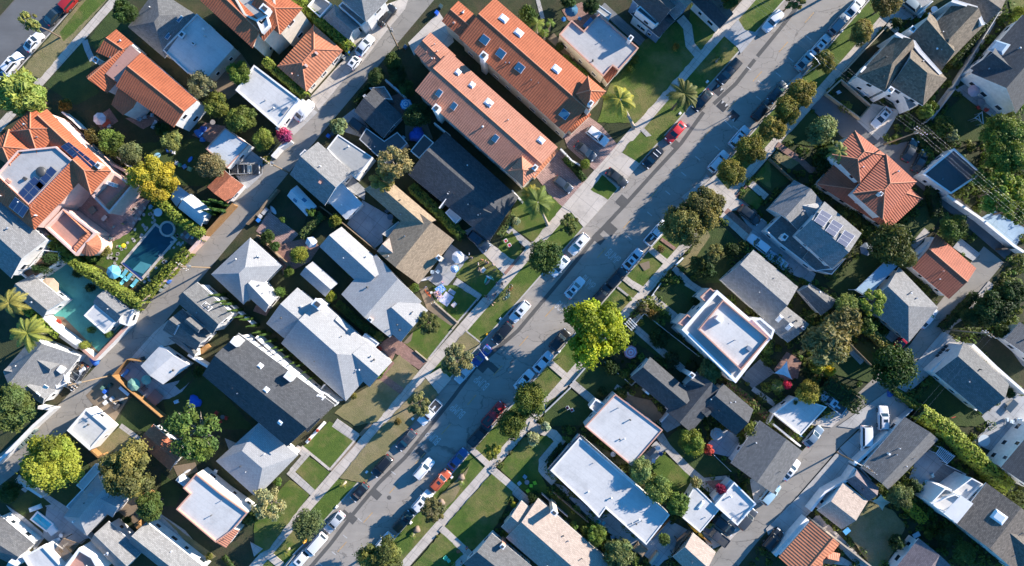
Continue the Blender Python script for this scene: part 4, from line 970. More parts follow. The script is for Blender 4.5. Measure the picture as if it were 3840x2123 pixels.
patch('driveway', [(2300,260),(2450,30),(2640,180),(2640,330),(2480,480)], 'slab'); patch('court', [(380,1130),(600,1040),(700,1250),(400,1300)], 'wooddeck')
rr = random.Random(3); k = 0; st = MB()
while k < 120:
    u, v = rr.uniform(1080,1840), rr.uniform(640,1420)
    s_, t_ = (u - 1450) * .66 - (v - 1030) * .75,(u - 1450) * .75 + (v - 1030) * .66        # across / along the pool
    if not (-420 < s_ < 330 and -330 < t_ < 290) or (abs(t_ - 60) < 130 and abs(s_ - 20) < 330) or (u < 1330 and v < 1010): k += .2; continue
    p = W(u, v, GZ + .11); n = rr.randint(5,7); a0 = rr.random() * 6; st.face([p + Vector((math.cos(a0 + 6.283 * i / n) * rr.uniform(.22,.42), math.sin(a0 + 6.283 * i / n) * rr.uniform(.22,.42),.0)) for i in range(n)]); k += 1
st.build('stepping_stones', M['path'], kind='stuff', label=None)
T(2,0)
patch('court', [(560,70),(400,-130),(700,-320),(1010,0),(1310,330),(1210,450),(980,700),(540,320),(640,180)], 'teal'); patch('driveway', [(1310,760),(1540,500),(1690,370),(1780,600),(1600,650),(1410,850)], 'drive')
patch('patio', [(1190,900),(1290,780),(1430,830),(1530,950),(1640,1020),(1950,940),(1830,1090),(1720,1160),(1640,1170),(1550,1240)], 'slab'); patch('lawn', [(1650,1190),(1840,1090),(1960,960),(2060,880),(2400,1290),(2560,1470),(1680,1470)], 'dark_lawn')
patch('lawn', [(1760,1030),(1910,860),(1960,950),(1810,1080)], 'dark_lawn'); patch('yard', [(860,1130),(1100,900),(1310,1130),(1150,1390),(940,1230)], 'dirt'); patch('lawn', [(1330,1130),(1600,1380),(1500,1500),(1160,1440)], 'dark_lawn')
patch('driveway', [(690,790),(850,700),(960,780),(740,1100),(600,1000)], 'drive'); patch('planter_bed', [(540,330),(640,340),(990,690),(940,730)], 'dirt')
T(3,0)
patch('lawn', [(800,330),(960,460),(690,840),(480,690),(640,560)], 'dark_lawn'); patch('lawn', [(900,260),(1210,20),(1390,160),(1130,320),(1000,340)], 'dry_lawn'); band('path', [(160,550),(400,720),(680,900)], 110, 'path'); band('path', [(1210,10),(1400,150)], 50, 'path')
patch('lawn', [(110,810),(300,640),(520,800),(400,830),(230,920)], 'dark_lawn'); patch('patio', [(60,810),(240,930),(460,1120),(340,1280),(330,1180)], 'slab'); patch('patio', [(1170,860),(1340,690),(1600,940),(1480,1000),(1350,1000)], 'dirt'); patch('patio', [(470,830),(650,900),(900,1130),(820,1200),(560,1240),(430,1130)], 'slab')
band('path', [(1580,930),(1830,1100),(2080,1400)], 90, 'path'); patch('lawn', [(1640,930),(2170,1330),(2060,1380)], 'dry_lawn'); patch('yard', [(1740,420),(1960,380),(1990,470),(1800,550)], 'dirt'); patch('lawn', [(1620,480),(1840,660),(1760,830),(1620,820)], 'dark_lawn')
T(2,0); patch('driveway', [(2260,1560),(2600,1700),(2400,1950)], 'path')
# ---- street side, upper row
T(0,2)
patch('lawn', [(1040,740),(1290,430),(1640,230),(1740,260),(1765,480),(1845,568),(1250,1240),(860,1230),(950,930)], 'lawn'); patch('lawn', [(1800,40),(2080,285),(1890,512),(1835,440),(1785,190)], 'lawn')
band('path', [(1690,180),(1765,270),(1790,450),(1870,545)], 92, 'walk'); patch('driveway', [(2130,360),(2275,195),(2340,300),(2480,330),(2300,540),(2270,480)], 'slab'); band('path', [(900,60),(1130,270),(1310,430)], 90, 'deck')
patch('patio', [(500,100),(700,20),(860,170),(720,290),(560,200)], 'brick'); band('path', [(250,-40),(310,190)], 40, 'path'); patch('driveway', [(1290,1310),(1330,1290),(1460,1424),(1400,1424)], 'path')
patch('planter_bed', [(420,330),(830,830),(760,780),(360,390)], 'dirt')
T(1,2)
patch('driveway', [(490,-140),(760,-260),(900,-160),(1060,30),(830,290),(740,220),(560,60)], 'pinkpave'); patch('driveway', [(240,350),(480,90),(640,270),(730,400),(510,657),(380,540)], 'pinkpave')
patch('driveway', [(1108,113),(1290,222),(722,866),(590,703),(505,655),(830,285)], 'drive'); patch('lawn', [(912,340),(1062,472),(968,584),(784,482)], 'lawn'); patch('lawn', [(1400,-60),(1560,-60),(1400,60),(1280,216),(1110,108),(1190,0)], 'lawn')
patch('lawn', [(60,560),(385,540),(503,655),(215,1005),(0,865),(0,700)], 'lawn'); band('path', [(-60,860),(170,1050)], 70, 'path'); patch('lawn', [(-60,960),(0,900),(110,1100),(0,1230),(-90,1150)], 'lawn')
T(1,1)
patch('patio', [(0,900),(140,680),(430,930),(270,1090)], 'pinkpave'); patch('yard', [(150,720),(340,560),(520,760),(430,930)], 'land'); patch('patio', [(1070,590),(1420,790),(1270,930),(1275,1010),(1190,1075),(915,830)], 'slab')
patch('yard', [(190,1040),(560,960),(640,1060),(540,1210),(270,1340),(240,1220)], 'brick'); patch('patio', [(1730,1390),(1960,1030),(2140,1165),(2010,1350),(1880,1500)], 'slab'); patch('lawn', [(2000,1345),(2150,1150),(2290,1130),(2490,1340),(2300,1570)], 'lawn')
patch('driveway', [(2285,1125),(2375,1035),(2600,1190),(2500,1345)], 'drive'); patch('driveway', [(2090,900),(2190,850),(2380,1040),(2280,1130)], 'slab'); patch('lawn', [(2430,1075),(2520,920),(2640,1000),(2650,1190),(2560,1180)], 'lawn'); band('path', [(2500,1330),(2650,1160)], 30, 'brick')
patch('yard', [(870,380),(930,320),(1100,480),(1090,590),(900,470)], 'slab')
T(2,1)
band('path', [(2000,-20),(2250,150)], 78, 'path'); patch('lawn', [(1780,30),(2000,20),(2225,150),(2030,385),(1800,210)], 'lawn'); patch('lawn', [(1580,490),(1800,290),(2010,430),(1720,775),(1480,600)], 'lawn')
patch('planter_bed', [(1640,60),(1720,40),(1820,210),(2020,400),(1960,430),(1720,260)], 'dirt'); patch('driveway', [(1220,625),(1370,525),(1490,605),(1712,792),(1640,870),(1400,705),(1370,775)], 'brick')
patch('lawn', [(1370,790),(1440,720),(1635,885),(1210,1400),(990,1430),(790,1310),(960,1130),(1170,1020)], 'dry_lawn'); band('path', [(1270,945),(1470,1090)], 70, 'brick'); band('path', [(1230,970),(1380,790)], 40, 'brick')
patch('driveway', [(1700,945),(1850,855),(1965,965),(1835,1112)], 'drive'); band('path', [(2110,480),(2260,600)], 14, 'path'); band('path', [(2030,392),(1720,780)], 18, 'path'); band('path', [(2235,150),(2030,390)], 16, 'path')
patch('lawn', [(1960,640),(2110,490),(2250,610),(2000,860),(1880,800)], 'dry_lawn'); patch('lawn', [(1840,1120),(1700,960),(1290,1424),(1420,1560),(1570,1420)], 'dry_lawn'); patch('planter_bed', [(1480,600),(1580,490),(1560,580),(1520,610)], 'dirt'); patch('yard', [(680,1010),(880,1180),(780,1190),(620,1080)], 'slab')
patch('patio', [(-30,280),(80,60),(210,150),(100,330)], 'brick')
T(3,1)
patch('lawn', [(500,195),(740,-30),(985,170),(742,440),(455,222)], 'lawn'); band('path', [(790,-20),(1020,140)], 95, 'path'); patch('lawn', [(395,470),(510,315),(742,482),(588,662)], 'lawn'); band('path', [(330,470),(575,690)], 70, 'path'); patch('lawn', [(290,600),(335,560),(540,705),(130,1250),(-20,1330),(-20,960)], 'lawn')
patch('planter_bed', [(1165,0),(1060,120),(1030,100),(1140,-20)], 'dirt'); patch('planter_bed', [(1010,190),(760,470),(735,455),(985,170)], 'dirt'); band('path', [(460,220),(742,455)], 26, 'walk'); band('path', [(742,455),(990,165)], 22, 'walk'); band('path', [(1110,200),(1250,330)], 55, 'path'); band('path', [(100,1290),(260,1424)], 80, 'walk')
patch('lawn', [(1560,0),(1290,310),(1110,590),(840,540),(1110,200),(1290,-20)], 'dry_lawn'); band('path', [(400,230),(500,310),(360,470)], 60, 'path')
patch('driveway', [(-60,1180),(70,1250),(-20,1330)], 'path')
# ---- street side, lower row
T(0,3)
patch('driveway', [(430,1090),(580,940),(890,1200),(1140,1424),(900,1500),(700,1340)], 'dark_asphalt'); patch('driveway', [(890,1210),(1050,1040),(1330,1110),(1130,1440)], 'drive'); patch('yard', [(600,935),(730,805),(1035,1070),(930,1190)], 'land'); patch('lawn', [(140,1424),(430,1110),(720,1340),(500,1480)], 'dark_lawn')
patch('lawn', [(1720,1190),(1960,960),(2100,1080),(2400,1260),(2300,1424),(1900,1424)], 'dark_lawn'); patch('patio', [(1880,900),(2010,830),(2390,1160),(2300,1215)], 'slab'); band('path', [(2330,100),(1860,880),(1620,1200)], 62, 'path'); patch('lawn', [(2420,0),(2600,-60),(2600,110),(2440,120)], 'lawn')
patch('driveway', [(180,860),(330,720),(350,800),(480,900)], 'apron'); patch('driveway', [(1380,0),(1650,0),(1560,130),(1440,200),(1230,190)], 'slab'); band('path', [(1210,230),(1310,320)], 70, 'path'); patch('yard', [(770,700),(1190,270),(1270,330),(900,740)], 'land')
T(1,3)
band('driveway', [(1080,20),(1500,330),(2100,830),(2440,1120)], 165, 'dark_asphalt'); patch('court', [(2150,765),(2270,690),(2600,880),(2490,1060)], 'bluecourt'); band('path', [(90,30),(330,190),(430,285),(590,290)], 62, 'brick'); patch('lawn', [(60,170),(240,380),(60,520),(-60,450),(-130,350)], 'dark_lawn'); patch('lawn', [(80,90),(330,210),(210,290),(40,160)], 'dry_lawn')
patch('court', [(1860,1065),(1935,970),(2135,1130),(2060,1200)], 'slab'); patch('driveway', [(1130,60),(1400,0),(1560,190),(1540,330),(1330,210)], 'dark_asphalt'); patch('lawn', [(760,1250),(1010,1100),(1180,1150),(980,1424),(600,1424)], 'dark_lawn'); patch('yard', [(1340,830),(1640,600),(1740,740),(1640,900),(1440,1000)], 'dark_lawn'); band('path', [(1600,890),(1440,1080)], 70, 'path')
patch('driveway', [(-60,1040),(60,1000),(480,1330),(440,1420),(230,1330)], 'slab')
T(1,2)
patch('driveway', [(1865,500),(2040,330),(2170,480),(2330,610),(2255,690),(2140,705),(1900,545)], 'drive'); patch('driveway', [(2260,690),(2330,610),(2620,860),(2600,1120),(2400,1000),(2410,900)], 'slab'); band('path', [(2120,715),(2300,880),(2390,970)], 110, 'walk'); band('path', [(2150,690),(2400,910)], 62, 'brick')
patch('lawn', [(2290,560),(2370,460),(2530,590),(2460,690)], 'lawn'); patch('lawn', [(2440,360),(2600,150),(2600,470)], 'lawn'); band('path', [(2400,420),(2560,560)], 70, 'walk'); band('kerb', [(2365,440),(2255,550),(2470,720)], 18, 'brick')
patch('lawn', [(1960,880),(2060,800),(2270,990),(2250,1090),(2130,1424),(1900,1424),(1650,1240)], 'dark_lawn'); patch('lawn', [(1690,1230),(1960,880),(2000,950),(1760,1290)], 'dry_lawn'); band('path', [(1385,1080),(1540,1205)], 60, 'walk'); band('path', [(1130,1370),(1240,1460)], 60, 'walk')
band('path', [(1500,980),(1640,1080)], 34, 'brick'); band('path', [(1625,1270),(1820,1460)], 60, 'path'); patch('driveway', [(1700,560),(1900,400),(1960,330),(1990,370),(1870,500),(1740,590)], 'apron'); patch('planter_bed', [(1280,1230),(1380,1200),(1390,1270),(1330,1300)], 'dirt')
T(2,2)
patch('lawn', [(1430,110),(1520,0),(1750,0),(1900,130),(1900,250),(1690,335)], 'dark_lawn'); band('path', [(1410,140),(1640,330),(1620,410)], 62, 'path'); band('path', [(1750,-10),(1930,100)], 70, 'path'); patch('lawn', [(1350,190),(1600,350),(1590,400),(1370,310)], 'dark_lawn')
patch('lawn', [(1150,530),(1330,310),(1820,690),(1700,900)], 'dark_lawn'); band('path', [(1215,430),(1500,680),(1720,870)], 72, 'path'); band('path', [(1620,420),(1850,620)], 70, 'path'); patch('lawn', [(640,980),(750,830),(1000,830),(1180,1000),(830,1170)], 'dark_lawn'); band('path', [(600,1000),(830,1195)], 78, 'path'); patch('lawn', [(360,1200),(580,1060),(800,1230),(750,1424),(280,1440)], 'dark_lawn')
band('path', [(370,790),(530,930)], 70, 'walk'); band('path', [(1180,-10),(1310,65)], 62, 'walk'); band('path', [(1060,40),(1210,160)], 22, 'path'); patch('patio', [(2300,940),(2500,760),(2640,900),(2420,1060)], 'deck'); band('path', [(1040,1040),(1560,1424)], 60, 'path'); patch('patio', [(1560,1280),(1700,1424),(1560,1500),(1460,1400)], 'slab'); patch('yard', [(1060,1100),(1400,1180),(1520,1340),(1420,1420)], 'dirt'); band('path', [(2420,1060),(2640,1220)], 50, 'path'); band('path', [(1190,420),(1300,330)], 60, 'walk')
T(2,3)
patch('lawn', [(700,760),(960,560),(1250,680),(1020,1000),(600,900)], 'dark_lawn'); patch('patio', [(60,870),(190,690),(340,780),(300,960),(150,980)], 'brick'); patch('lawn', [(1490,1130),(1680,920),(2090,1270),(2190,1390),(2080,1440),(1780,1440)], 'dark_lawn'); patch('patio', [(2150,1340),(2400,1090),(2620,1130),(2620,1500),(2210,1420)], 'slab')
patch('driveway', [(1290,1040),(1760,480),(1960,600),(1650,900),(1400,1110)], 'apron'); patch('driveway', [(700,1440),(1240,1060),(1420,1240),(1180,1500)], 'apron'); patch('driveway', [(410,1424),(800,1210),(880,1240),(640,1450)], 'drive'); patch('driveway', [(540,1130),(700,1060),(840,1220),(760,1280)], 'slab')
band('path', [(760,600),(950,800)], 60, 'path'); band('path', [(2250,0),(2000,300),(1800,430)], 70, 'path'); patch('lawn', [(560,0),(900,-60),(940,60),(880,170),(680,90)], 'dark_lawn'); band('path', [(2150,490),(2600,830)], 46, 'path'); patch('yard', [(2000,560),(2300,480),(2574,850),(2574,1090),(2300,900)], 'land'); patch('driveway', [(1150,520),(1250,470),(1330,570),(1300,640)], 'slab')
T(3,2)
band('path', [(170,10),(420,100),(480,170),(310,370),(300,450),(430,580)], 92, 'walk'); patch('lawn', [(0,280),(120,130),(350,110),(415,175),(270,350),(265,470),(390,690),(160,700),(0,590)], 'lawn'); band('path', [(-20,620),(170,790)], 90, 'path'); patch('patio', [(420,590),(520,620),(760,830),(880,940),(950,870),(1340,1200),(1250,1290),(800,960)], 'slab')
patch('lawn', [(1390,440),(1510,280),(1850,560),(1760,690),(1600,660)], 'lawn'); patch('lawn', [(1540,150),(1700,30),(2050,330),(2300,480),(1900,540)], 'dark_lawn'); band('path', [(1480,100),(1560,230),(1760,440),(2060,700)], 80, 'path'); patch('yard', [(1970,190),(2130,40),(2350,160),(2200,330),(2030,290)], 'slab'); patch('patio', [(1290,340),(1450,160),(1540,260),(1380,420)], 'slab')
patch('lawn', [(760,160),(1180,380),(1090,430),(780,190)], 'dry_lawn'); patch('driveway', [(2000,1260),(2180,1180),(2460,880),(2300,830),(2100,900),(1900,1100)], 'drive'); patch('driveway', [(2390,560),(2480,500),(2620,640),(2560,760),(2440,800)], 'drive'); patch('lawn', [(310,700),(400,680),(760,980),(700,1080),(540,900)], 'dark_lawn'); band('path', [(1270,1180),(1500,1400)], 110, 'path'); patch('yard', [(1350,1190),(1580,960),(1800,1080),(1620,1330),(1400,1424)], 'slab'); band('path', [(1910,560),(2190,530)], 40, 'path'); patch('yard', [(1940,570),(2160,550),(2060,680)], 'brick')
T(3,1)
patch('lawn', [(2380,480),(2590,640),(2574,720),(2430,1000),(2240,1260),(2110,1250),(1900,1030)], 'lawn'); patch('lawn', [(2430,430),(2650,190),(2800,380),(2620,600)], 'lawn'); band('path', [(2360,440),(2620,660)], 72, 'walk'); band('path', [(1860,1040),(2130,1290),(1950,1500)], 72, 'walk'); patch('lawn', [(1860,1090),(2085,1300),(1930,1440),(1560,1440)], 'lawn'); band('path', [(2170,250),(2330,400)], 60, 'walk'); patch('lawn', [(1880,690),(2150,420),(2000,750),(1780,960),(1700,900)], 'dry_lawn')
T(3,3)
patch('driveway', [(720,240),(1000,-20),(1260,50),(900,430)], 'apron'); patch('driveway', [(-20,1050),(300,730),(720,250),(880,420),(560,720),(430,880),(60,1270)], 'apron'); patch('lawn', [(760,1040),(860,980),(1000,780),(1250,860),(1390,1020),(1200,1390),(1050,1440)], 'dry_lawn'); patch('patio', [(1550,600),(1740,380),(1990,480),(1860,660),(1760,640)], 'deck')
band('path', [(470,930),(980,1440)], 90, 'path'); patch('patio', [(640,1400),(740,1330),(930,1440)], 'path'); patch('yard', [(1500,330),(1650,230),(1760,400),(1560,620),(1420,540)], 'slab'); patch('patio', [(2050,180),(2300,-60),(2600,-60),(2320,300)], 'slab')
# ---- street surface: trench repairs, markings
T()
for i, P in enumerate(([(1899,150),(1850,212),(1795,262)], [(1770,282),(1713,361),(1640,440),(1576,511),(1503,589),(1455,650),(1413,701),(1303,832),(1195,925),(1140,1000),(1019,1151),(952,1216),(882,1301),(830,1370),(770,1440)], [(2010,12),(1960,75),(1905,142)])):
    band('road_repair', P, 9.5, 'trench', z=.004)
for k, (u, v, w, l) in enumerate(((1563,505,20,26),(1533,575,34,26),(1058,1138,26,18),(946,1244,24,20),(884,1304,26,20),(1760,268,22,22),(1505,600,30,20),(1216,918,26,34),(1700,365,18,20),(1293,792,24,20),(1240,925,26,16),(866,1296,20,22))):
    e = 48.5; c_, s_ = math.cos(R(e)),-math.sin(R(e)); q = [(u + c_ * a * l / 2 - s_ * b * w / 2, v + s_ * a * l / 2 + c_ * b * w / 2) for a, b in ((-1,-1),(1,-1),(1,1),(-1,1))]; patch('road_repair', q, 'trench', z=.0062 + .0003 * k)
def along(x0, y0, L): return [(x0 - L / 2 * .663, y0 + L / 2 * .749),(x0 + L / 2 * .663, y0 - L / 2 * .749)]
for y in range(-30,1460,74): x = (KL(y) + KR(y)) / 2 - 5; band('centre_line', along(x, y, 34),1.5, 'mark_yellow', z=.0105)
for (u, v) in ((2035,96),(1990,150),(1958,188),(1908,247),(1850,322),(1804,372),(1755,398),(1720,438),(1680,485),(1634,538),(1583,598)): band('parking_tick', [(u - 6, v - 5),(u + 6, v + 5)], 2.2, 'mark_white', z=.0105)
for (u, v) in ((1884,172),(1912,207),(990,1190),(905,1308),(868,1350),(840,1392),(806,1420)): band('parking_tick', [(u - 5, v - 4),(u + 5, v + 4)], 2.0, 'mark_white', z=.0105)
band('stop_line', [(1822,302),(1842,322)], 2.4, 'mark_white', z=.0105)
T(0,2)
for k, (u, v, s) in enumerate(((2117,1065,1),(2230,1165,-1),(2070,905,1))):
    def P(a, b): return (u + .663 * a * 100 + .749 * b * 100, v - .749 * a * 100 + .663 * b * 100)
    patch('speed_hump', [P(-.42,-.48), P(.42,-.48), P(.42,.48), P(-.42,.48)], 'black_asphalt', z=.03)
    for b in (-.24,.24): patch('hump_arrow', [P(.42 * s, b - .13), P(.42 * s, b + .13), P(.08 * s, b)], 'mark_white', z=.034)
T()
for u, v, rz in ((1541,646, ST - 90),(1478,712, ST - 90),(1414,777, ST - 90),(1090,1100, ST + 90),(1212,962, ST + 90),(1152,1033, ST + 90)): text_on_road('BUMP', u, v, 1.15, rz)
m = MB(); p = W(979,1252,.011); m.disc(p, .42,20); m.build('manhole_cover', M['trench'], kind='structure')
# ================================================================== buildings, row by row
# ---- upper-left block
T(0,0)
h = House('white stucco house with a long orange tile roof beside the grey shingled bungalow', 'white', 'tile')
h.g([(1420,525),(1980,1010),(1745,1280),(1165,868)], 6.3,7.15,.45)
h.g([(1168,295),(1340,440),(1135,600),(965,522)], 5.9,6.45,.42)
h.g([(868,770),(1230,478),(1400,590),(1075,935)], 5.0,6.3,.28, ov=.3)
h.p([(1190,880,6.0),(1410,955,6.0),(1335,1085,5.2),(1235,1158,4.8),(1118,1052,4.8)]); h.p([(1310,450,6.25),(1415,540,6.25),(1180,830,6.0),(1060,740,6.0)], 'fl_terra')
h.chim(965,605,.9,.9,1.0, 'white', z=4); h.end(4)
h = House('grey hip roofed bungalow with a white flat roofed rear extension', 'cream', 'sh_mid')
h.g([(1285,270),(1570,-110),(1975,150),(1655,585)], 3.2,4.9,.5,.42,.42); h.f([(1978,140),(2348,478),(2095,762),(1885,735),(1632,500)], 3.3,.25,.2, 'fl_white', cap='fl_white')
h.chim(1830,350,.8,1.1,.5, 'steel'); h.chim(1945,440,.5,.5,.4, 'steel'); h.sky(1690,365,.5,1.1); h.sky(1810,190,.4,1.3); h.end(4)
T(0,1)
h = House('large cream villa with orange tile roofs round a flat roof deck', 'cream', 'tile')
h.g([(-330,-250),(120,200),(-38,482),(-590,-20)], 8.4,9.1,.45); h.g([(130,-150),(468,82),(238,348),(-70,90)], 8.4,9.4,.5,0,.45)
h.f([(-300,-160),(120,-260),(200,60),(60,240),(-120,150)], 8.7,.5,.3, 'fl_mid'); h.f([(0,200),(110,150),(140,260),(60,330)], 9.2,.3,.25, 'fl_white', 'white'); h.p([(165,260,8.9),(215,250,8.9),(75,412,8.2),(10,300,8.7)])
h.chim(90,90,1.5,1.1,1.4, 'white'); h.end(3)
h = House('small square garage with an orange pyramid tile roof by the alley', 'cream', 'tile_pale', 'garage', 'garage')
h.g([(212,667),(582,248),(872,508),(505,922)], 3.3,4.5,.5,.34,.34); h.chim(500,655,.5,.4,.4, 'pink', cap=False); h.chim(605,530,.5,.4,.4, 'pink', cap=False); h.end(2)
h = House('white flat roofed garage beside the car under a white cover', 'white', 'fl_white', 'garage', 'garage')
h.f([(-20,655),(435,1000),(222,1278),(-205,905)], 3.2,.2,.25); h.chim(290,1110,.5,1.6,.3, 'steel', cap=False); h.end(2)
h = House('grey shingled house with white walls beside the black car in the alley', 'white', 'sh_grey')
h.g([(1080,-240),(1322,2),(1106,222),(830,-30)], 6.0,7.7,.5,0,.55); h.g([(792,43),(1050,268),(935,402),(668,180)], 3.3,4.7,.5,.35,0); h.f([(870,20),(1110,215),(1060,262),(830,60)], 4.2,.0,.2, 'sh_mid')
h.f([(620,-60),(760,40),(640,170),(520,60)], 3.0,.6,.15, 'fl_mid'); h.end(3)
h = House('tall upper orange roofed apartment house with square blue skylights', 'cream', 'tile', 'apartment_house', 'apartments')
h.g([(2400,-20),(3480,905),(3114,1345),(2041,380)], 7.2,8.2,.45); h.g([(2035,8),(2260,200),(2085,400),(1866,212)], 6.2,6.75,.48)
for u, v in ((2300,402),(2462,540)): h.sky(u, v, 1.5,1.35)
h.sky(2490,190,1.5,1.2, 'domeglass')
h.chim(2290,560,1.1,1.1,1.6, 'white', 8)
T(0,2)
for u, v in ((78,682),(526,1150)): h.sky(u, v, 1.5,1.35)
for u, v in ((68,332),(446,697)): h.sky(u, v, 1.5,1.2, 'domeglass')
h.g([(762,765),(945,920),(770,1110),(640,945)], 8.3,9.9,.5,.48,.48); h.chim(792,1040,.7,.9,1.2, 'white', 6)
h.p([(795,1155,3.0),(600,1340,3.0),(560,1290,4.0),(760,1110,4.0)]); h.end(9)
T(0,1)
h = House('tall lower orange roofed apartment house with white chimney on its wall', 'cream', 'tile_pink', 'apartment_house', 'apartments')
h.g([(1945,520),(3034,1480),(2684,1872),(1598,912)], 7.2,8.15,.46); h.g([(1755,325),(2010,560),(1800,745),(1588,518)], 6.3,6.85,.48)
for u, v in ((1842,938),(1990,1068),(2408,1392)): h.sky(u, v, .9,1.2)
for u, v in ((2032,728),(2172,855)): h.sky(u, v, .9,1.0, 'domeglass')
h.sky(2340,1035,1.4,1.2, 'domeglass'); h.sky(2865,1412,1.2,1.0, 'domeglass'); h.chim(1815,1090,1.1,1.1,1.6, 'white', 8)
T(1,2)
h.g([(100,145),(268,290),(110,452),(-45,300)], 8.1,9.7,.5,.48,.48); h.chim(232,262,.7,.9,1.2, 'white', 6); h.p([(470,95,3.0),(230,372,3.0),(190,340,3.9),(430,60,3.9)], 'tile_pale'); h.end(9)
T(0,2)
h = House('flat roofed house with a grey roof and coral parapet line', 'cream', 'fl_grey')
h.f([(878,142),(1272,482),(1072,702),(1012,658),(918,765),(478,345),(600,205),(722,310)], 4.3,.35,.22, cap='coral'); h.p([(1012,662,4.2),(1064,722,4.0),(962,842,3.2),(915,772,3.4)], 'tile'); h.chim(1192,385,.7,.9,1.2, 'white', 5); h.end(3)
h = House('blue clapboard house with charcoal gables and white window frames', 'bluewall', 'sh_dark')
h.g([(1380,-160),(1650,60),(1480,245),(1190,-20)], 6.3,8.6,.5); h.g([(1560,90),(1645,205),(1480,380),(1190,135)], 4.0,5.2,.4, wall='bluewall'); h.f([(860,40),(1000,140),(970,195),(840,90)], 2.6,.1,.1, 'fl_mid', 'paleblue'); h.f([(1290,60),(1480,225),(1440,250),(1250,100)], 6.1,.3,.12, 'fl_dark', 'trim')
T(0,2); h.g([(1560,-200),(1815,15),(1640,200),(1480,20)], 5.0,6.6,.5, roof='sh_grey'); h.end(3)
h = House('long garage with a dark roof and white edge beside the front lawn', 'white', 'sh_dark', 'garage', 'garage')
h.g([(2040,-110),(2228,140),(2090,290),(1808,15)], 3.4,4.3,.5); h.end(2)
T(0,3)
h = House('brown shake roofed house with white chimney and bargeboards beside the parked saloon', 'white', 'sh_weather')
h.g([(888,770),(1285,355),(1490,520),(1175,925)], 5.6,7.8,.5,.42); h.g([(1450,430),(1800,790),(1560,1065),(1235,860)], 5.6,8.0,.46,0,.5); h.g([(1290,880),(1395,940),(1510,1060),(1420,1110)], 3.6,4.2,.5, roof='sh_grey')
h.chim(1235,905,.9,.9,1.3, 'white', 7); h.chim(960,700,.5,1.4,.1, 'white', cap=False); h.end(3)
h = House('brown shake roofed house with crossing gables behind the walled front yard', 'white', 'sh_weather')
h.g([(1500,440),(1880,15),(2178,250),(1735,700)], 5.6,8.0,.5,.3,0); h.g([(1630,120),(1860,410),(1720,740),(1395,390)], 5.5,7.8,.46); h.g([(2080,-220),(2390,0),(2200,240),(1900,20)], 4.6,5.9,.5, roof='sh_brown'); h.chim(1455,295,.9,.9,1.4, 'white', 7); h.f([(1278,342),(1300,328),(1478,412),(1548,512),(1748,735),(1726,748),(1520,532),(1450,442)], 6.6,.02,.02, 'fl_white'); h.f([(1862,-5),(2104,66),(2178,245),(2150,252),(2080,88),(1845,18)], 6.9,.02,.02, 'fl_white'); h.end(3)
h = House('charcoal roofed house with white gable wall over the patio table', 'white', 'sh_dark')
h.g([(2040,735),(2560,150),(3010,530),(2492,1140)], 4.2,7.5,.5); h.g([(2290,470),(2540,740),(2340,860),(2030,690)], 4.2,6.8,.5); h.sky(2320,480,2.6,2.4, 'glass_roof'); h.end(3)
T(1,3)
h = House('two storey house with red hipped tile roofs stepped over a wider lower roof', 'white', 'tile_red')
h.g([(488,425),(880,-10),(1555,575),(1210,888)], 3.1,4.4,.5,.4,.4); h.g([(640,130),(872,-110),(1192,140),(930,430)], 6.2,7.2,.5,.36,.36); h.g([(852,520),(1188,125),(1494,405),(1152,785)], 6.5,7.5,.5,.42,.42)
h.chim(1135,525,.55,.6,.9, 'white'); h.chim(900,605,.4,.4,.5, 'white', cap=False); h.end(3)
h = House('grey shingled house carrying three tilted racks of solar panels', 'white', 'sh_grey')
h.g([(570,603),(942,922),(640,1278),(272,945)], 5.6,7.0,.55); h.g([(8,675),(265,388),(550,610),(300,890)], 3.2,4.9,.45); h.g([(280,560),(545,610),(420,760),(180,700)], 3.3,4.5,.5, roof='sh_light'); h.f([(-20,890),(190,690),(470,900),(645,1280),(480,1300),(110,1015)], 2.9,.08,.1, 'sh_mid'); h.p([(350,1172,3.2),(420,1085,3.3),(560,1200,3.3),(480,1290,2.8)], 'sh_mid'); h.f([(480,1290),(645,1285),(785,1175),(640,1335)], 2.7,.08,.1, 'sh_mid')
for du, dv in ((0,0),(112,98),(230,205)): h.pv([(540 + du, 682 + dv),(648 + du, 745 + dv),(558 + du, 862 + dv),(460 + du, 797 + dv)], 1,3,(.5,.05), 'trim')
h.chim(165,960,.9,1.0,1.5, 'white', 4); h.end(3)
h = House('detached garage with a red tile gable roof under the bushy tree', 'white', 'tile_red', 'garage', 'garage')
h.g([(1695,928),(2094,1273),(1822,1582),(1452,1266)], 3.2,4.15,.45); h.end(2)
h = House('dark flat roofed garage ringed by wide white parapets', 'white', 'fl_dark', 'garage', 'garage')
h.f([(1560,328),(1872,70),(2150,320),(1842,525)], 3.3,.2,.25); h.end(1)
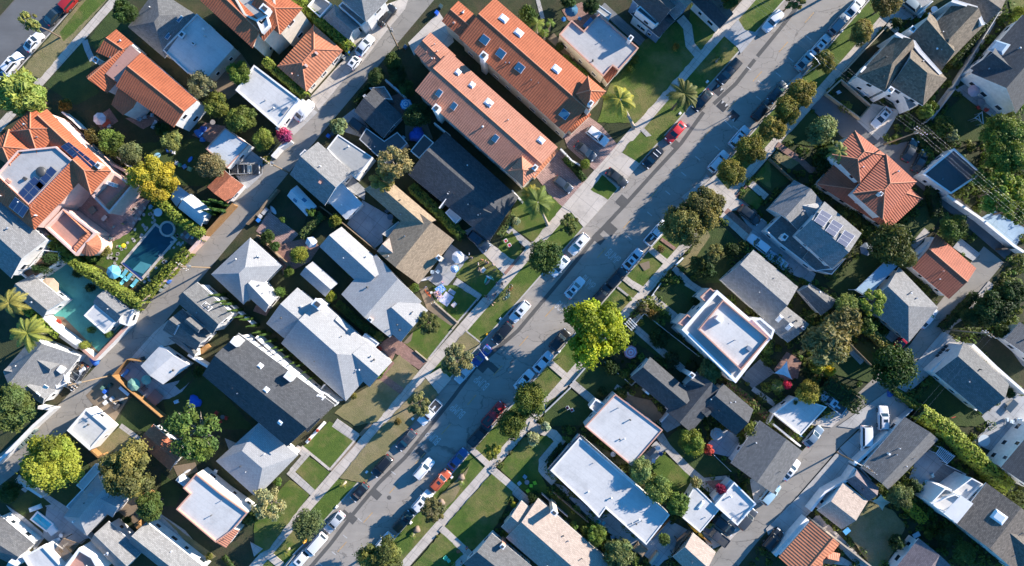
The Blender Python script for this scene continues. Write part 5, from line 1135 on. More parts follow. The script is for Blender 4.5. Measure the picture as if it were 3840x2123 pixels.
# ---- mansion and its neighbours
T(0,0)
h = House('pink mansion with orange tile roofs, roof terraces and solar panels', 'pink', 'tile', 'mansion', 'house')
h.g([(90,1325),(305,1072),(612,1292),(380,1560)], 7.0,8.2,.5,.48,.48)
T(1,0)
h.g([(-140,80),(90,-125),(302,75),(112,258)], 7.0,8.4,.5,.48,.48); h.g([(470,-325),(1010,215),(868,330),(310,-120)], 6.7,7.7,.35); h.g([(880,60),(1118,295),(915,532),(690,330)], 6.6,8.2,.5,0,.5)
h.p([(727,185,8.0),(800,400,6.6),(560,660,6.5),(345,888,6.4),(292,640,7.9)], ov=.3); h.p([(288,640,7.9),(342,888,6.4),(265,832,6.4),(-160,470,6.4),(-30,340,7.7)], ov=.3); h.p([(562,500,7.0),(706,505,6.2),(600,632,6.2)], ov=.1)
h.f([(560,50),(728,195),(285,640),(-40,335),(180,90)], 7.2,.35,.25, 'fl_grey')
h.f([(1150,315),(1335,440),(1095,722),(925,545)], 3.9,.8,.32, 'fl_terra'); h.p([(1212,340,4.1),(1330,438,4.0),(1100,715,4.0),(1060,640,4.6),(1270,440,4.6)], 'tile_pale', walls=False); h.f([(1060,420),(1080,395),(1150,420),(1140,455)], 5.3,.05,.1, 'fl_white', 'white')
h.f([(640,672),(962,918),(762,1145),(452,862)], 3.8,.8,.32, 'fl_terra'); h.p([(632,690,4.7),(690,700,4.2),(965,918,4.1),(870,915,4.7)], 'tile_pale', walls=False); h.p([(962,918,4.1),(762,1150,4.1),(740,1060,4.7),(880,920,4.7)], 'tile_pale', walls=False)
h.pv([(690,2),(972,222),(885,292),(610,52)], 5,2, zs=(7.85,7.85,7.5,7.5)); h.pv([(512,245),(577,300),(412,492),(348,435)], 1,3, zs=(7.5,7.5,7.5,7.5)); h.pv([(345,348),(450,440),(290,622),(185,520)], 2,3, zs=(7.5,7.5,7.5,7.5)); h.pv([(155,553),(296,668),(228,770),(85,655)], 3,1, zs=(7.75,7.75,7.1,7.1))
p = W(395,300,7.9); d = MB(); d.grid([[(p.x + .95 * math.cos(b) * math.cos(a), p.y + .95 * math.cos(b) * math.sin(a),7.45 + .5 * math.sin(b)) for a in [6.2832 * i / 20 for i in range(20)]] for b in [i * 1.57 / 6 for i in range(7)]], closed=True); h.add(d, 'roof_dome', M['darkmetal'])
p = W(885,1030,4.4); c = MB(); n = 26; r_ = 2.25
top = [(p.x, p.y, 4.75)]; ring = [(p.x + r_ * math.cos(6.2832 * i / n), p.y + r_ * math.sin(6.2832 * i / n),3.9) for i in range(n)]
for i in range(n): c.face([ring[i], ring[(i + 1) % n], top[0]], uv=[(i * .46,0),(i * .46 + .46,0),(i * .46 + .23,2.3)])
h.add(c, 'turret_roof', M['tile_pale']); c = MB(); c.tube([(p.x, p.y, GZ),(p.x, p.y, 3.86)], r_ * .92,26); h.add(c, 'turret', M['pink'])
h.chim(990,240,.9,.9,.8, 'pink'); h.chim(240,370,.5,.5,.5, 'darkmetal', cap=False); h.chim(80,395,.9,.5,.3, 'coral', cap=False); h.end(5)
T(1,0)
h = House('grey shingled house with a white balcony below the pink mansion', 'white', 'sh_grey')
h.g([(-60,515),(468,985),(112,1375),(-360,940)], 5.4,7.2,.5); h.g([(80,1010),(200,1000),(150,1150),(20,1080)], 5.6,6.7,.5); h.f([(285,1270),(440,1090),(592,1110),(590,1200),(300,1405),(180,1310)], 2.7,.75,.12, 'wooddeck', 'white', 'trim'); h.end(3)
T(2,0)
h = House('grey gabled house with white walls beside the green painted court', 'white', 'sh_grey')
h.g([(330,-90),(652,170),(437,348),(120,85)], 3.4,5.0,.55); h.end(2)
h = House('small grey gabled pool house with a white flat annex', 'white', 'sh_grey', 'pool_house', 'outbuilding')
h.g([(1062,62),(1305,262),(1172,398),(932,196)], 3.0,3.7,.5); h.f([(955,212),(1160,385),(1050,505),(845,325)], 2.8,.12,.15, 'fl_white'); h.f([(1205,290),(1345,262),(1285,430),(1200,400)], 2.4,.3,.2, 'fl_white'); h.end(1)
h = House('grey shingled house with several front gables and a rust stained patch', 'white', 'sh_grey')
h.g([(30,890),(345,530),(805,735),(430,1218)], 3.2,5.2,.33); h.g([(470,690),(620,800),(490,915),(300,790)], 3.6,4.9,.5); h.g([(410,960),(565,1080),(430,1218),(240,1070)], 3.2,4.7,.5); h.g([(100,820),(240,830),(200,960),(60,920)], 3.3,4.4,.5); h.f([(530,940),(640,900),(660,1010),(570,1060)], 2.9,.4,.12, 'fl_white'); h.chim(605,870,1.1,1.1,.5, 'white', cap=False); h.sky(460,1045,.8,.6); h.sky(385,1120,.8,.6); h.end(2)
h = House('charcoal roofed two storey house with crossing gables beside the row of cypresses', 'white', 'sh_mid')
h.g([(1982,-12),(2335,305),(2140,512),(1782,192)], 5.0,6.7,.5); h.g([(1832,258),(2125,512),(1972,678),(1636,472)], 3.8,5.2,.48); h.g([(1850,525),(1995,690),(1952,750),(1690,545)], 2.9,3.6,.4); h.g([(1930,330),(2060,440),(1990,500),(1850,390)], 5.4,6.2,.5, nowall=True); h.sky(2080,235,1.6,1.0, 'sh_grey'); h.sky(1775,470,.12,2.4); h.end(3)
h = House('low white garage with a pale roof beside the cedar fence', 'white', 'fl_white', 'garage', 'garage')
h.g([(1414,832),(1616,620),(1908,822),(1640,1018)], 3.0,3.7,.5); h.end(1)
# ---- middle block, left of the street
T()
h = House('big charcoal roofed house with two white chimneys and square skylights', 'white', 'sh_dark')
h.g([(600,838),(842,1018),(722,1124),(509,944)], 5.7,8.1,.5); h.g([(630,982),(668,1010),(640,1050),(600,1018)], 5.4,6.5,.5)
T(2,1)
h.chim(330,940,1.6,1.3,1.7, 'white', 2, False); h.chim(-210,590,1.5,1.3,1.6, 'white', 2, False); h.g([(690,1110),(815,1205),(520,1500),(400,1390)], 5.0,6.2,.5); h.f([(620,1120),(690,1150),(490,1395),(420,1350)], 5.5,.5,.25, 'fl_mid')
for u, v in ((45,832),(105,1072),(245,1400)): h.sky(u, v, .85,.8, 'domeglass')
h.end(5)
h = House('long pale grey shingled house with a tall white chimney and front gable', 'white', 'sh_light')
h.g([(415,45),(665,250),(290,560),(102,405)], 3.2,4.8,.45); h.g([(640,165),(1290,745),(902,1188),(252,605)], 3.3,5.5,.45,0,.42); h.g([(1120,580),(1368,790),(1142,1045),(870,810)], 3.3,4.9,.52); h.g([(820,330),(1010,500),(900,545),(780,420)], 3.4,4.0,.4); h.f([(1095,508),(1232,608),(1200,640),(1068,545)], 2.9,.15,.12, 'fl_white')
h.chim(620,212,1.7,1.3,1.8, 'white', 3); h.end(9)
T(1,1)
h = House('pale grey shingled house with a front gable above the small tree', 'white', 'sh_light')
h.g([(858,858),(1320,1270),(1085,1480),(636,1055)], 3.2,4.8,.45)
T(2,1)
h.g([(858,112),(1205,-290),(1665,185),(1345,548)], 3.4,5.3,.52); h.g([(1540,110),(1728,275),(1456,592),(1210,370)], 3.4,5.0,.5); h.chim(1150,368,.8,.6,.6, 'coral', 2); h.end(7)
T(1,1)
h = House('long narrow white shed standing between the hip roofed and the gabled house', 'white', 'sh_light', 'shed', 'shed')
h.g([(570,1205),(822,1425),(695,1560),(442,1335)], 2.5,3.5,.45); h.end(0)
T()
h = House('pale grey hip roofed house between the alley and the brick yard', 'white', 'sh_light')
h.g([(531,690),(629,598),(708,668),(612,766)], 3.2,5.3,.5,.42,.42); h.g([(650,686),(699,748),(668,786),(614,738)], 3.1,4.6,.5); h.end(5)
T(1,1)
h = House('grey gabled house with a flat roofed side wing and a ribbed patio roof', 'white', 'sh_grey')
h.g([(622,3),(970,310),(692,642),(338,330)], 3.8,5.8,.5); h.f([(715,70),(825,-70),(1172,160),(1000,372)], 3.5,.12,.15, 'fl_mid'); h.f([(440,130),(490,80),(520,105),(470,160)], 3.4,.2,.12, 'fl_white'); h.p([(838,388,3.5),(1068,625,3.0),(905,785,2.6),(722,600,3.0),(725,490,3.4)], 'metal_roof'); h.chim(640,408,.45,.45,.5, 'coral', cap=False); h.end(3)
h = House('narrow blue grey garden shed with two dark roof windows', 'paleblue', 'metal_roof', 'shed', 'shed', win=False)
h.g([(410,440),(610,650),(512,752),(312,545)], 2.3,3.0,.5); h.sky(398,590,.9,.6); h.sky(485,592,.9,.7); h.end(0)
h = House('brown shingled house with an angled front wing beside the concrete court', 'cream', 'sh_brown')
h.g([(1325,375),(1812,790),(1575,905),(1085,480)], 3.2,4.9,.45, roof='sh_tan'); h.g([(1214,1102),(1565,655),(1992,988),(1632,1432)], 3.2,5.3,.5, roof='sh_tan'); h.g([(1345,965),(1530,1120),(1400,1260),(1215,1102)], 3.3,4.4,.5, roof='sh_cream'); h.f([(1270,930),(1430,805),(1530,890),(1440,1030)], 2.6,.1,.1, 'fl_mid'); h.chim(1840,1170,.9,.8,1.3, 'cream', 3); h.end(4)
h = House('broad charcoal low roofed house below the lower orange apartments', 'white', 'sh_dark')
h.g([(1905,-100),(2640,560),(2348,1002),(1528,330)], 3.6,5.2,.47); h.f([(1555,95),(1690,-70),(1785,10),(1640,165)], 3.0,.1,.12, 'fl_dark'); h.f([(1905,715),(1955,665),(2060,770),(2005,825)], 2.5,.12,.12, 'fl_white'); h.g([(2230,560),(2430,640),(2330,820),(2120,740)], 3.9,5.0,.5); h.end(7)
T(0,1)
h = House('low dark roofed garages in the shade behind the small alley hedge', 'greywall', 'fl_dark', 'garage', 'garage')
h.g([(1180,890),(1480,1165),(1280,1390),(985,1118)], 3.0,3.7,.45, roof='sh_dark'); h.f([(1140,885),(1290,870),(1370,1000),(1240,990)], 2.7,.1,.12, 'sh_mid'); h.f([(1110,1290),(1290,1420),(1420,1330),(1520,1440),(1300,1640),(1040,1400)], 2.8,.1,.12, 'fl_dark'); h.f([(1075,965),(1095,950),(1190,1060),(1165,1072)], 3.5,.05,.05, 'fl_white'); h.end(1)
T(1,0)
h = House('ribbed metal roofed garage with coral edging near the parked truck', 'white', 'metal_roof', 'garage', 'garage')
h.f([(2070,72),(2262,-138),(2500,30),(2282,265)], 3.0,.12,.14, cap='coral'); h.end(0)
h = House('small garage with a rust brown gable roof at the alley edge', 'white', 'sh_rust', 'garage', 'garage')
h.g([(2080,455),(2258,288),(2455,440),(2290,618)], 2.8,3.8,.45); h.end(0)
h = House('small white gabled greenhouse with a clear annex beside the hedge', 'white', 'metal_roof', 'greenhouse', 'greenhouse', win=False)
h.g([(1922,524),(2128,692),(2022,852),(1788,665)], 2.6,3.6,.45); h.g([(1780,435),(1905,530),(1775,655),(1718,580)], 2.2,2.8,.5, roof='glass_roof', wall='paleblue'); h.end(0)
# ---- lower left
T(3,0)
h = House('dark grey roofed house with white walls below the small blue pool', 'white', 'sh_mid')
h.g([(-10,905),(345,1200),(130,1410),(-330,1200)], 3.0,4.3,.5); h.end(2)
h = House('white building with many small square windows and a flat roof', 'white', 'fl_white', 'house', 'house')
h.f([(225,1330),(430,1225),(620,1430),(420,1640)], 3.8,.3,.25); h.g([(160,1310),(240,1360),(150,1470),(60,1430)], 3.4,4.1,.5, roof='metal_roof'); h.end(1)
h = House('white flat roofed building with a terracotta roof terrace at the photo edge', 'white', 'fl_terra')
h.f([(790,1248),(930,1330),(1010,1480),(780,1640),(620,1470)], 4.4,.8,.4); h.end(1)
h = House('pale blue grey house with low hipped roofs under the broad tree', 'white', 'sh_light')
h.g([(640,925),(985,500),(1225,740),(873,1118)], 3.2,5.2,.5,.3,0); h.g([(1030,560),(1342,682),(1130,935),(860,760)], 3.2,4.8,.5); h.f([(962,395),(1005,468),(832,665),(768,612)], 2.8,.12,.14, 'fl_white'); h.f([(825,655),(880,720),(720,870),(665,825)], 2.6,.1,.12, 'fl_grey'); h.end(2)
h = House('grey shingled twin gabled house with long white side wall', 'white', 'sh_grey')
h.g([(1092,972),(1430,1280),(1225,1500),(910,1172)], 3.5,5.2,.5); h.g([(1470,980),(2072,1450),(1890,1660),(1292,1185)], 3.6,5.6,.5,.0,0); h.end(4)
h = House('small white flat roofed garage with coral parapet at the lower alley', 'white', 'fl_white', 'garage', 'garage')
h.f([(675,60),(862,-155),(1090,40),(900,258)], 3.2,.3,.25); h.end(1)
h = House('rust red gabled garage beside the gnarled tree', 'white', 'sh_rust', 'garage', 'garage')
h.g([(1542,-2),(1855,272),(1708,465),(1388,180)], 2.8,3.6,.45); h.end(1)
h = House('white Spanish style house with a flat roof and an orange porch roof', 'white', 'fl_white')
h.f([(1970,498),(2205,688),(2485,890),(2335,1065),(2168,1185),(1772,852),(1908,700),(1842,640)], 4.6,.4,.3, cap='coral'); h.p([(2292,1035,4.0),(2405,1068,3.3),(2272,1242,3.2),(2160,1180,4.0)], 'tile_pink'); h.end(3)
T()
h = House('pale roofed low house between the charcoal house and the white Spanish one', 'white', 'sh_light')
h.g([(650,1064),(750,1145),(645,1252),(543,1160)], 3.4,4.9,.5,.2,.3); h.end(3)
# ---- block right of the street
T(2,2)
h = House('tall white stucco house with coral lined parapets and stepped flat roofs', 'white', 'fl_white')
h.f([(2062,72),(2610,545),(2250,1002),(1710,468)], 5.9,.5,.55, 'fl_grey', 'white', 'trim'); h.f([(2125,170),(2580,555),(2305,875),(1878,468)], 6.5,.6,.3, 'fl_white', 'white', 'coral', 5.8); h.f([(1995,50),(2070,110),(1960,200),(1895,140)], 5.6,.5,.2, 'fl_grey', 'white', 'coral'); h.f([(1765,315),(1830,370),(1740,440),(1672,405)], 5.6,.5,.2, 'fl_grey', 'white', 'coral'); h.f([(2420,370),(2500,350),(2640,470),(2610,560)], 6.2,.5,.3, 'fl_white', 'white', 'trim')
h.chim(2090,365,1.4,.8,1.1, 'white', 1, False); h.chim(2390,660,1.0,.7,.5, 'steel', cap=False); h.end(4)
h = House('charcoal roofed bungalow with several gables beside the bougainvillea hedge', 'white', 'sh_dark')
h.g([(1388,742),(1830,1120),(1610,1300),(1188,948)], 3.8,5.5,.44); h.g([(1550,1290),(1860,890),(2140,1105),(1800,1500)], 3.8,5.4,.46); h.g([(2120,1008),(2428,1270),(2250,1532),(1900,1245)], 3.8,5.4,.46); h.g([(1840,900),(1945,985),(1900,1060),(1730,1030)], 4.2,5.2,.5); h.g([(1880,1270),(1950,1240),(2010,1300),(1960,1350)], 4.2,4.9,.5, nowall=True)
h.chim(1810,925,.9,.8,1.2, 'white', 3); h.chim(1365,1100,.8,.6,.6, 'white', 3, False, 3); h.end(4)
h = House('white flat roofed cottage with red roof edging and a front bay', 'white', 'fl_white')
h.f([(1040,1118),(1515,1478),(1205,1838),(735,1442)], 4.0,.22,.18, cap='coral'); h.f([(840,1170),(945,1225),(850,1310),(780,1250)], 3.0,.4,.18, 'fl_grey'); h.end(4)
T(3,2)
h = House('long white flat roofed house with a brown eave at its front', 'white', 'fl_white')
h.f([(680,132),(1585,910),(1350,1208),(942,842),(875,935),(758,812),(388,462)], 3.8,.15,.16); h.p([(682,92,3.6),(690,140,3.75),(392,470,3.75),(360,445,3.55)], 'sh_purple', walls=False); h.p([(700,110,3.9),(770,175,4.5),(1245,590,4.5),(1235,610,3.9)], 'fl_white', walls=False); h.end(7)
h = House('tan roofed house with a cross gable and a cream chimney', 'cream', 'sh_mid')
h.g([(262,742),(1012,1402),(705,1802),(-60,1140)], 3.4,5.3,.52, roof='sh_cream'); h.g([(95,765),(285,930),(70,1190),(-110,1030)], 3.3,4.7,.5, roof='sh_cream'); h.chim(425,885,1.1,.8,1.5, 'cream', 3); h.end(6)
T(3,1)
h = House('grey gabled house with white bargeboards beside the lower lawn', 'white', 'sh_mid')
h.g([(2372,1092),(2790,1440),(2520,1730),(2080,1400)], 3.3,4.9,.5); h.chim(2480,1225,.8,.7,1.1, 'coral', 3); h.end(2)
T(3,2)
h = House('small tan gabled garage beside the long yellow canoe', 'tanwall', 'sh_cream', 'garage', 'garage')
h.g([(1820,1088),(2050,1285),(1840,1545),(1615,1330)], 3.0,4.4,.48); h.end(1)
h = House('white flat roofed annex with a small skylight next to the lower garage', 'white', 'fl_white', 'outbuilding', 'outbuilding')
h.f([(1840,618),(2085,855),(1892,1085),(1676,902)], 3.0,.12,.14); h.sky(1895,808,.5,1.7, 'domeglass'); h.end(1)
h = House('white flat roofed garage with raised parapets beside the alley junction', 'white', 'fl_white', 'garage', 'garage')
h.f([(2235,582),(2455,800),(2268,1015),(2042,812)], 3.3,.35,.2, cap='trim'); h.f([(2200,560),(2235,590),(2060,790),(2020,750)], 2.7,.1,.1, 'fl_white'); h.end(1)
T()
h = House('big grey gabled garage house at the alley bend', 'white', 'sh_mid')
h.g([(1838,1165),(1912,1058),(2018,1135),(1945,1242)], 3.3,4.9,.55); h.end(2)
h = House('grey house with two white roof windows behind the tall white house', 'white', 'sh_mid')
h.g([(1896,628),(2008,722),(1935,814),(1813,704)], 3.3,5.0,.5, roof='sh_grey'); h.g([(1962,758),(2036,816),(1982,862),(1918,806)], 3.2,4.0,.45, roof='sh_grey'); h.g([(1850,690),(1880,640),(1905,660),(1860,715)], 3.0,3.6,.5)
T(2,3)
h.sky(112,355,.7,1.3, 'domeglass'); h.sky(210,438,.7,1.3, 'domeglass'); h.chim(355,450,.6,.5,.8, 'coral'); h.end(4)
h = House('dark narrow gabled building between two back gardens', 'white', 'sh_mid')
h.g([(420,0),(682,168),(535,325),(308,80)], 2.9,4.1,.45); h.end(1)
T()
h = House('blue grey hip roofed house with a glazed pergola at its side', 'white', 'sh_grey')
h.g([(2262,672),(2360,774),(2286,862),(2178,768)], 3.2,5.0,.5,0,.5); h.end(4)
T(2,3)
h = House('charcoal gabled house enclosed by a thick white wall', 'white', 'sh_dark')
h.g([(1968,590),(2425,1012),(2165,1318),(1678,908)], 4.4,6.2,.42, roof='sh_mid'); h.g([(1960,720),(2080,830),(1930,940),(1830,890)], 4.6,5.7,.3, nowall=True); h.end(2)
h = House('white house with a grey roof at the far edge of the back gardens', 'white', 'sh_mid')
h.g([(2380,570),(2535,392),(2910,700),(2750,885)], 3.2,4.5,.5); h.end(1)
T(3,3)
h = House('dark roofed garage house beside the white van', 'white', 'sh_mid')
h.g([(935,435),(1375,-75),(1715,150),(1212,655)], 3.3,4.9,.6); h.chim(1225,300,.35,.35,.5, 'trim', cap=False); h.end(4)
h = House('low pinkish brown roofed garage with white walls', 'white', 'sh_purple', 'garage', 'garage')
h.g([(895,448),(1115,632),(1012,772),(785,560)], 2.9,4.0,.45); h.g([(760,578),(1005,768),(742,1055),(492,862)], 3.0,4.4,.6, roof='sh_cream'); h.end(1)
h = House('orange tile roofed garage house by the lower alley', 'white', 'tile_pale')
h.g([(108,1335),(438,962),(720,1202),(405,1605)], 3.8,5.6,.6); h.g([(600,1270),(725,1300),(640,1410),(540,1390)], 3.6,4.6,.45, roof='tile_pink'); h.end(1)
h = House('large brown grey roofed house with a white roof terrace', 'white', 'sh_brown')
h.g([(1882,990),(2192,585),(2840,1100),(2530,1510)], 5.8,7.8,.42); h.g([(2470,900),(2850,1210),(2570,1540),(2200,1225)], 5.6,7.5,.45); h.f([(1885,700),(2050,800),(1890,990),(1640,790)], 5.2,.6,.2, 'fl_white'); h.f([(2050,540),(2160,600),(1980,790),(1850,690)], 4.6,.5,.15, 'fl_white'); h.sky(2320,930,2.2,1.8, 'domeglass'); h.end(3)
h = House('white walled house with a dark roof at the far right corner', 'white', 'sh_dark')
h.g([(2340,430),(2720,-20),(3040,250),(2660,690)], 5.6,7.4,.5); h.end(1)
h = House('grey gabled house with white edging at the bottom right', 'white', 'sh_purple')
h.g([(1262,1470),(1515,1143),(1840,1420),(1590,1750)], 3.4,4.9,.5); h.end(1)
T(2,3)
h = House('white flat roofed carport beside the silver pickup', 'white', 'fl_white', 'garage', 'garage')
h.f([(58,1312),(272,1150),(588,1245),(330,1530)], 2.8,.2,.16); h.end(0)
T(0,3)
# ================================================================== trees, hedges, shrubs (read on the 2576-wide picture)
T()
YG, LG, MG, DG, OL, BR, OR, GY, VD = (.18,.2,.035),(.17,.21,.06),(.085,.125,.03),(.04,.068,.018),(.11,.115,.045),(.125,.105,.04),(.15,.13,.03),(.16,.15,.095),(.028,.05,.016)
YE = (.30,.235,.03)
# ---- upper-left block
tree(76,56,34,9.5, 'loose', (.22,.22,.08), 'tall leaning street tree with a thin yellow green crown over the white coupe', (152,94), ry=20)
tree(58,238,62,6.5, 'feather', (.25,.28,.08), 'large feathery lime green tree at the sidewalk end')
tree(313,28,33,4.5, 'round', DG, 'dark round tree beside the dark asphalt roof at the top')
tree(508,214,38,4.0, 'sparse', GY, 'greyish thin twiggy tree below the white flat roof extension', bark='palebark')
tree(602,182,30,3.5, 'round', (.11,.15,.03), 'bushy green tree next to the orange parasol')
tree(545,262,34,3.2, 'round', (.12,.13,.03), 'leafy tree with orange blossom beside the gable end of the white house')
tree(606,304,38,3.6, 'round', (.105,.125,.03), 'broad leafy tree above the ribbed metal garage')
tree(283,357,34,4.0, 'round', (.11,.15,.035), 'round mid green garden tree below the white parasol')
tree(434,352,27,3.4, 'round', (.19,.2,.075), 'pale yellow green small tree beside the brick terrace')
bush(236,342,20,(.11,.09,.035), 'reddish bush between the parasol and the mansion', 1.8)
bush(166,266,17,(.17,.11,.03), 'orange flecked shrub on the side of the mansion path', 1.8)
bush(408,326,20, DG, 'dark shrub against the white gabled house terrace', 1.8)
tree(392,448,59,5.5, 'big', YE, 'big golden yellow tree beside the mansion garden wall')
tree(330,388,31,4.0, 'round', (.13,.14,.07), 'greyish green tree beside the golden yellow tree')
tree(534,418,37,4.5, 'dense', (.19,.15,.085), 'brownish grey round tree beside the rust brown garage')
for i, (u, v) in enumerate(((528,512),(545,507),(560,512),(543,527),(562,531),(530,534))): bush(u, v, 11,(.045,.09,.025), 'dark green conical cypress in the cluster at the alley gate', 2.6, 'cone', 'cypress', 'shrub', 'cypresses at the alley gate')
hedge([(388,496),(445,552),(506,592)], 26,3.2,(.17,.2,.04), 'tall leafy hedge between the mansion pool and the greenhouse garden')
hedge([(118,604),(180,660),(255,712),(348,770)], 26,3.4,(.17,.195,.04), 'long leafy hedge below the pink mansion towards the green court')
hedge([(466,632),(410,690),(355,745)], 26,2.6,(.16,.18,.035), 'leafy hedge between the swimming pool and the pink wall')
bush(232,646,15, MG, 'green shrub under the round turret', 1.6); bush(264,632,17,(.16,.15,.05), 'yellowish shrub right against the round turret', 1.6)
bush(136,651,14, VD, 'round clipped dark topiary on the brown balcony', 3.6, 'topiary'); bush(110,676,13, VD, 'round clipped dark topiary by the white balcony rail', 3.6, 'topiary'); bush(196,688,12, VD, 'small dark topiary standing on the green court edge', 1.3, 'topiary')
bush(228,724,11, VD, 'dark clipped ball shrub at the pool house corner', 1.3, 'topiary'); bush(231,830,9, MG, 'clipped ball shrub beside the white pool house annex', 1.3, 'topiary'); bush(214,868,11,(.16,.18,.04), 'olive ball shrub on the white court wall', 1.8, 'topiary'); bush(275,840,10, MG, 'clipped ball shrub at the court wall by the alley', 1.3, 'topiary')
# ---- alley, upper part
hedge([(745,-5),(808,55),(876,115)], 27,3.2,(.16,.195,.035), 'tall trimmed hedge beside the pyramid roofed garage')
hedge([(666,152),(715,196),(764,240)], 22,2.6,(.16,.19,.04), 'leafy hedge between the pyramid roofed garage and the white garage')
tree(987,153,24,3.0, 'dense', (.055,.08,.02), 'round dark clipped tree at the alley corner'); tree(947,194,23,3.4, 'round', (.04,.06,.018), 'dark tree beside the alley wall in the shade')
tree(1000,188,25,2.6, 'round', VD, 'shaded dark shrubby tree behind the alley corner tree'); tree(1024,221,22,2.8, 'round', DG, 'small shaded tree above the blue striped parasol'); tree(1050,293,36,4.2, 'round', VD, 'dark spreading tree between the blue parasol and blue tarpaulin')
hedge([(926,212),(892,256)], 13,1.8, VD, 'low dark hedge along the alley edge before the shaded garages')
bush(852,318,24,(.15,.17,.09), 'pale leafy shrub with spiky branches at the alley edge', 2.4); bush(717,342,19,(.36,.045,.16), 'bright magenta bougainvillea at the wall end', 2.2, name='bougainvillea'); tree(664,352,28,3.6, 'round', (.16,.18,.04), 'yellow green tree beside the magenta bougainvillea')
bush(672,402,12,(.2,.17,.05), 'low orange flowered shrub at the white alley wall', 1.0)
# ---- middle block
tree(992,415,50,6.5, 'sparse', (.24,.19,.10), 'pale brown nearly leafless tree with white branches', (1008,440), bark='palebark'); tree(962,452,36,4.5, 'loose', (.28,.22,.075), 'dry yellowish tree leaning over the brown shingled roof')
hedge([(1036,470),(1098,530),(1158,590)], 24,2.6,(.09,.13,.03), 'trimmed hedge with orange flowers between the brown and charcoal houses', flower=((.5,.12,.03),.03)); hedge([(1100,545),(1160,600)], 14,1.4, DG, 'low dark hedge under the white porch roof of the charcoal house')
bush(844,556,17,(.14,.15,.03), 'yellow green shrub beside the concrete court', 2.4); bush(783,533,13, MG, 'small shrub at the end of the narrow garden shed', 2.0); hedge([(806,540),(758,592)], 20,1.8,(.085,.11,.04), 'square clipped hedge in front of the narrow garden shed')
bush(674,597,19, DG, 'larger dark bush on the brick yard corner', 2.0); bush(692,620,14, DG, 'smaller dark bush on the brick yard corner', 1.7); tree(752,639,25,3.0, 'dense', (.17,.175,.03), 'round golden green tree beside the white parasol'); bush(727,684,14, MG, 'leafy bush in the brown yard of the hip roofed house', 1.7); bush(712,553,9, MG, 'potted plant beside the pink paved yard', 1.2)
bush(704,735,13,(.09,.135,.03), 'round green bush beside the hip roofed house', 2.0, 'topiary'); bush(834,747,15,(.19,.21,.035), 'bright lime bush at the end of the narrow shed', 1.8)
hedge([(848,765),(900,812),(958,856)], 18,1.8,(.045,.075,.02), 'dark hedge between the two pale grey houses'); bush(954,848,13,(.17,.18,.05), 'yellow leaved bush at the hedge end by the brick driveway', 1.5)
hedge([(838,640),(880,690)], 8,1.2,(.08,.12,.03), 'thin hedge strip beside the narrow white shed')
tree(1077,812,33,4.0, 'loose', (.10,.105,.04), 'small crooked tree on the front lawn beside the pale gable'); bush(1044,724,12, MG, 'low bush at the edge of the picnic lawn', 1.3)
tree(1150,905,46,4.6, 'loose', (.165,.155,.085), 'spreading pale leaved street tree near the blue car', bark='palebark'); tree(1055,1016,34,4.2, 'loose', (.16,.155,.075), 'open crowned pale street tree above the white pickup')
bush(890,996,9,(.15,.13,.04), 'dry bush on the brown front lawn', .9); bush(1001,1061,10,(.15,.11,.04), 'small dry shrub on the kerb strip', 1.0); hedge([(980,905),(952,950)], 10,.8,(.10,.14,.03), 'low hedge along the front of the long pale house'); bush(955,878,7,(.4,.08,.07), 'red flowering plant in the narrow bed', .7)
for i in range(17):
    t = i / 16; bush(549 + t * 236,742 + t * 205 + 4 * math.sin(i * 2.1),8.5 - 2.5 * t, (.05,.085,.022), 'narrow pointed cypress in the row beside the long pale house', 3.2 - 1.2 * t, 'cone', 'cypress', 'shrub', 'row of pointed cypresses')
# ---- lower-left
tree(28,1030,62,5.5, 'big', (.085,.105,.035), 'big dark green tree with orange flecks behind the white wall'); palm(68,838,54,9.0,(.20,.215,.065), 'large feathery palm leaning over the grey gabled roof', (118,838),1); palm(22,762,44,9.0,(.24,.21,.07), 'yellowing palm at the photo edge above the lime hedge', (60,775),0)
hedge([(62,778),(105,812),(140,842)], 24,2.2,(.22,.28,.05), 'lime green creeper covered wall beside the palms'); bush(500,936,15, DG, 'dark shrub at the corner of the charcoal house', 1.5); bush(100,760,8, LG, 'small bright shrub under the yellowing palm', 1.0); bush(148,810,7,(.45,.07,.05), 'red flowering plant in the court planter', .6)
tree(124,1166,76,6.0, 'big', (.19,.205,.035), 'broad bright yellow green tree at the lower alley'); tree(323,1184,72,6.0, 'big', (.15,.135,.05), 'very broad brown green tree over the pale blue house'); tree(380,1273,38,4.5, 'round', (.075,.10,.028), 'round green tree beside the pruned orange stump')
tree(485,1086,74,5.0, 'sparse', (.09,.13,.035), 'gnarled tree with bare white limbs over the lawn', bark='palebark', flat=.9, var=1); tree(508,1130,30,5.0, 'round', (.12,.16,.035), 'leafy bright tree beside the rust red garage'); tree(28,1238,29,4.0, 'round', DG, 'dark tree at the photo edge by the concrete path')
tree(676,1268,46,3.6, 'sparse', (.30,.26,.15), 'pale dry tree with white twigs beside the white Spanish house', bark='palebark'); bush(699,1212,12, MG, 'green shrub below the pale house wall', 1.2); bush(630,1298,22,(.075,.10,.03), 'dark bushes along the white Spanish house wall', 1.8); bush(527,1400,10,(.14,.14,.04), 'yellow shrub by the side path of the twin gabled house', 1.0)
hedge([(562,1404),(600,1450)], 12,.7, DG, 'low dark hedge between the concrete drives'); bush(322,1308,9, DG, 'climbing plant in the angle of the twin gabled house', 1.5); bush(335,1135,9,(.2,.16,.04), 'flowering shrub on the lower garden lawn', .8)
tree(777,1318,42,4.0, 'dense', (.10,.12,.055), 'round grey green street tree by the silver car')
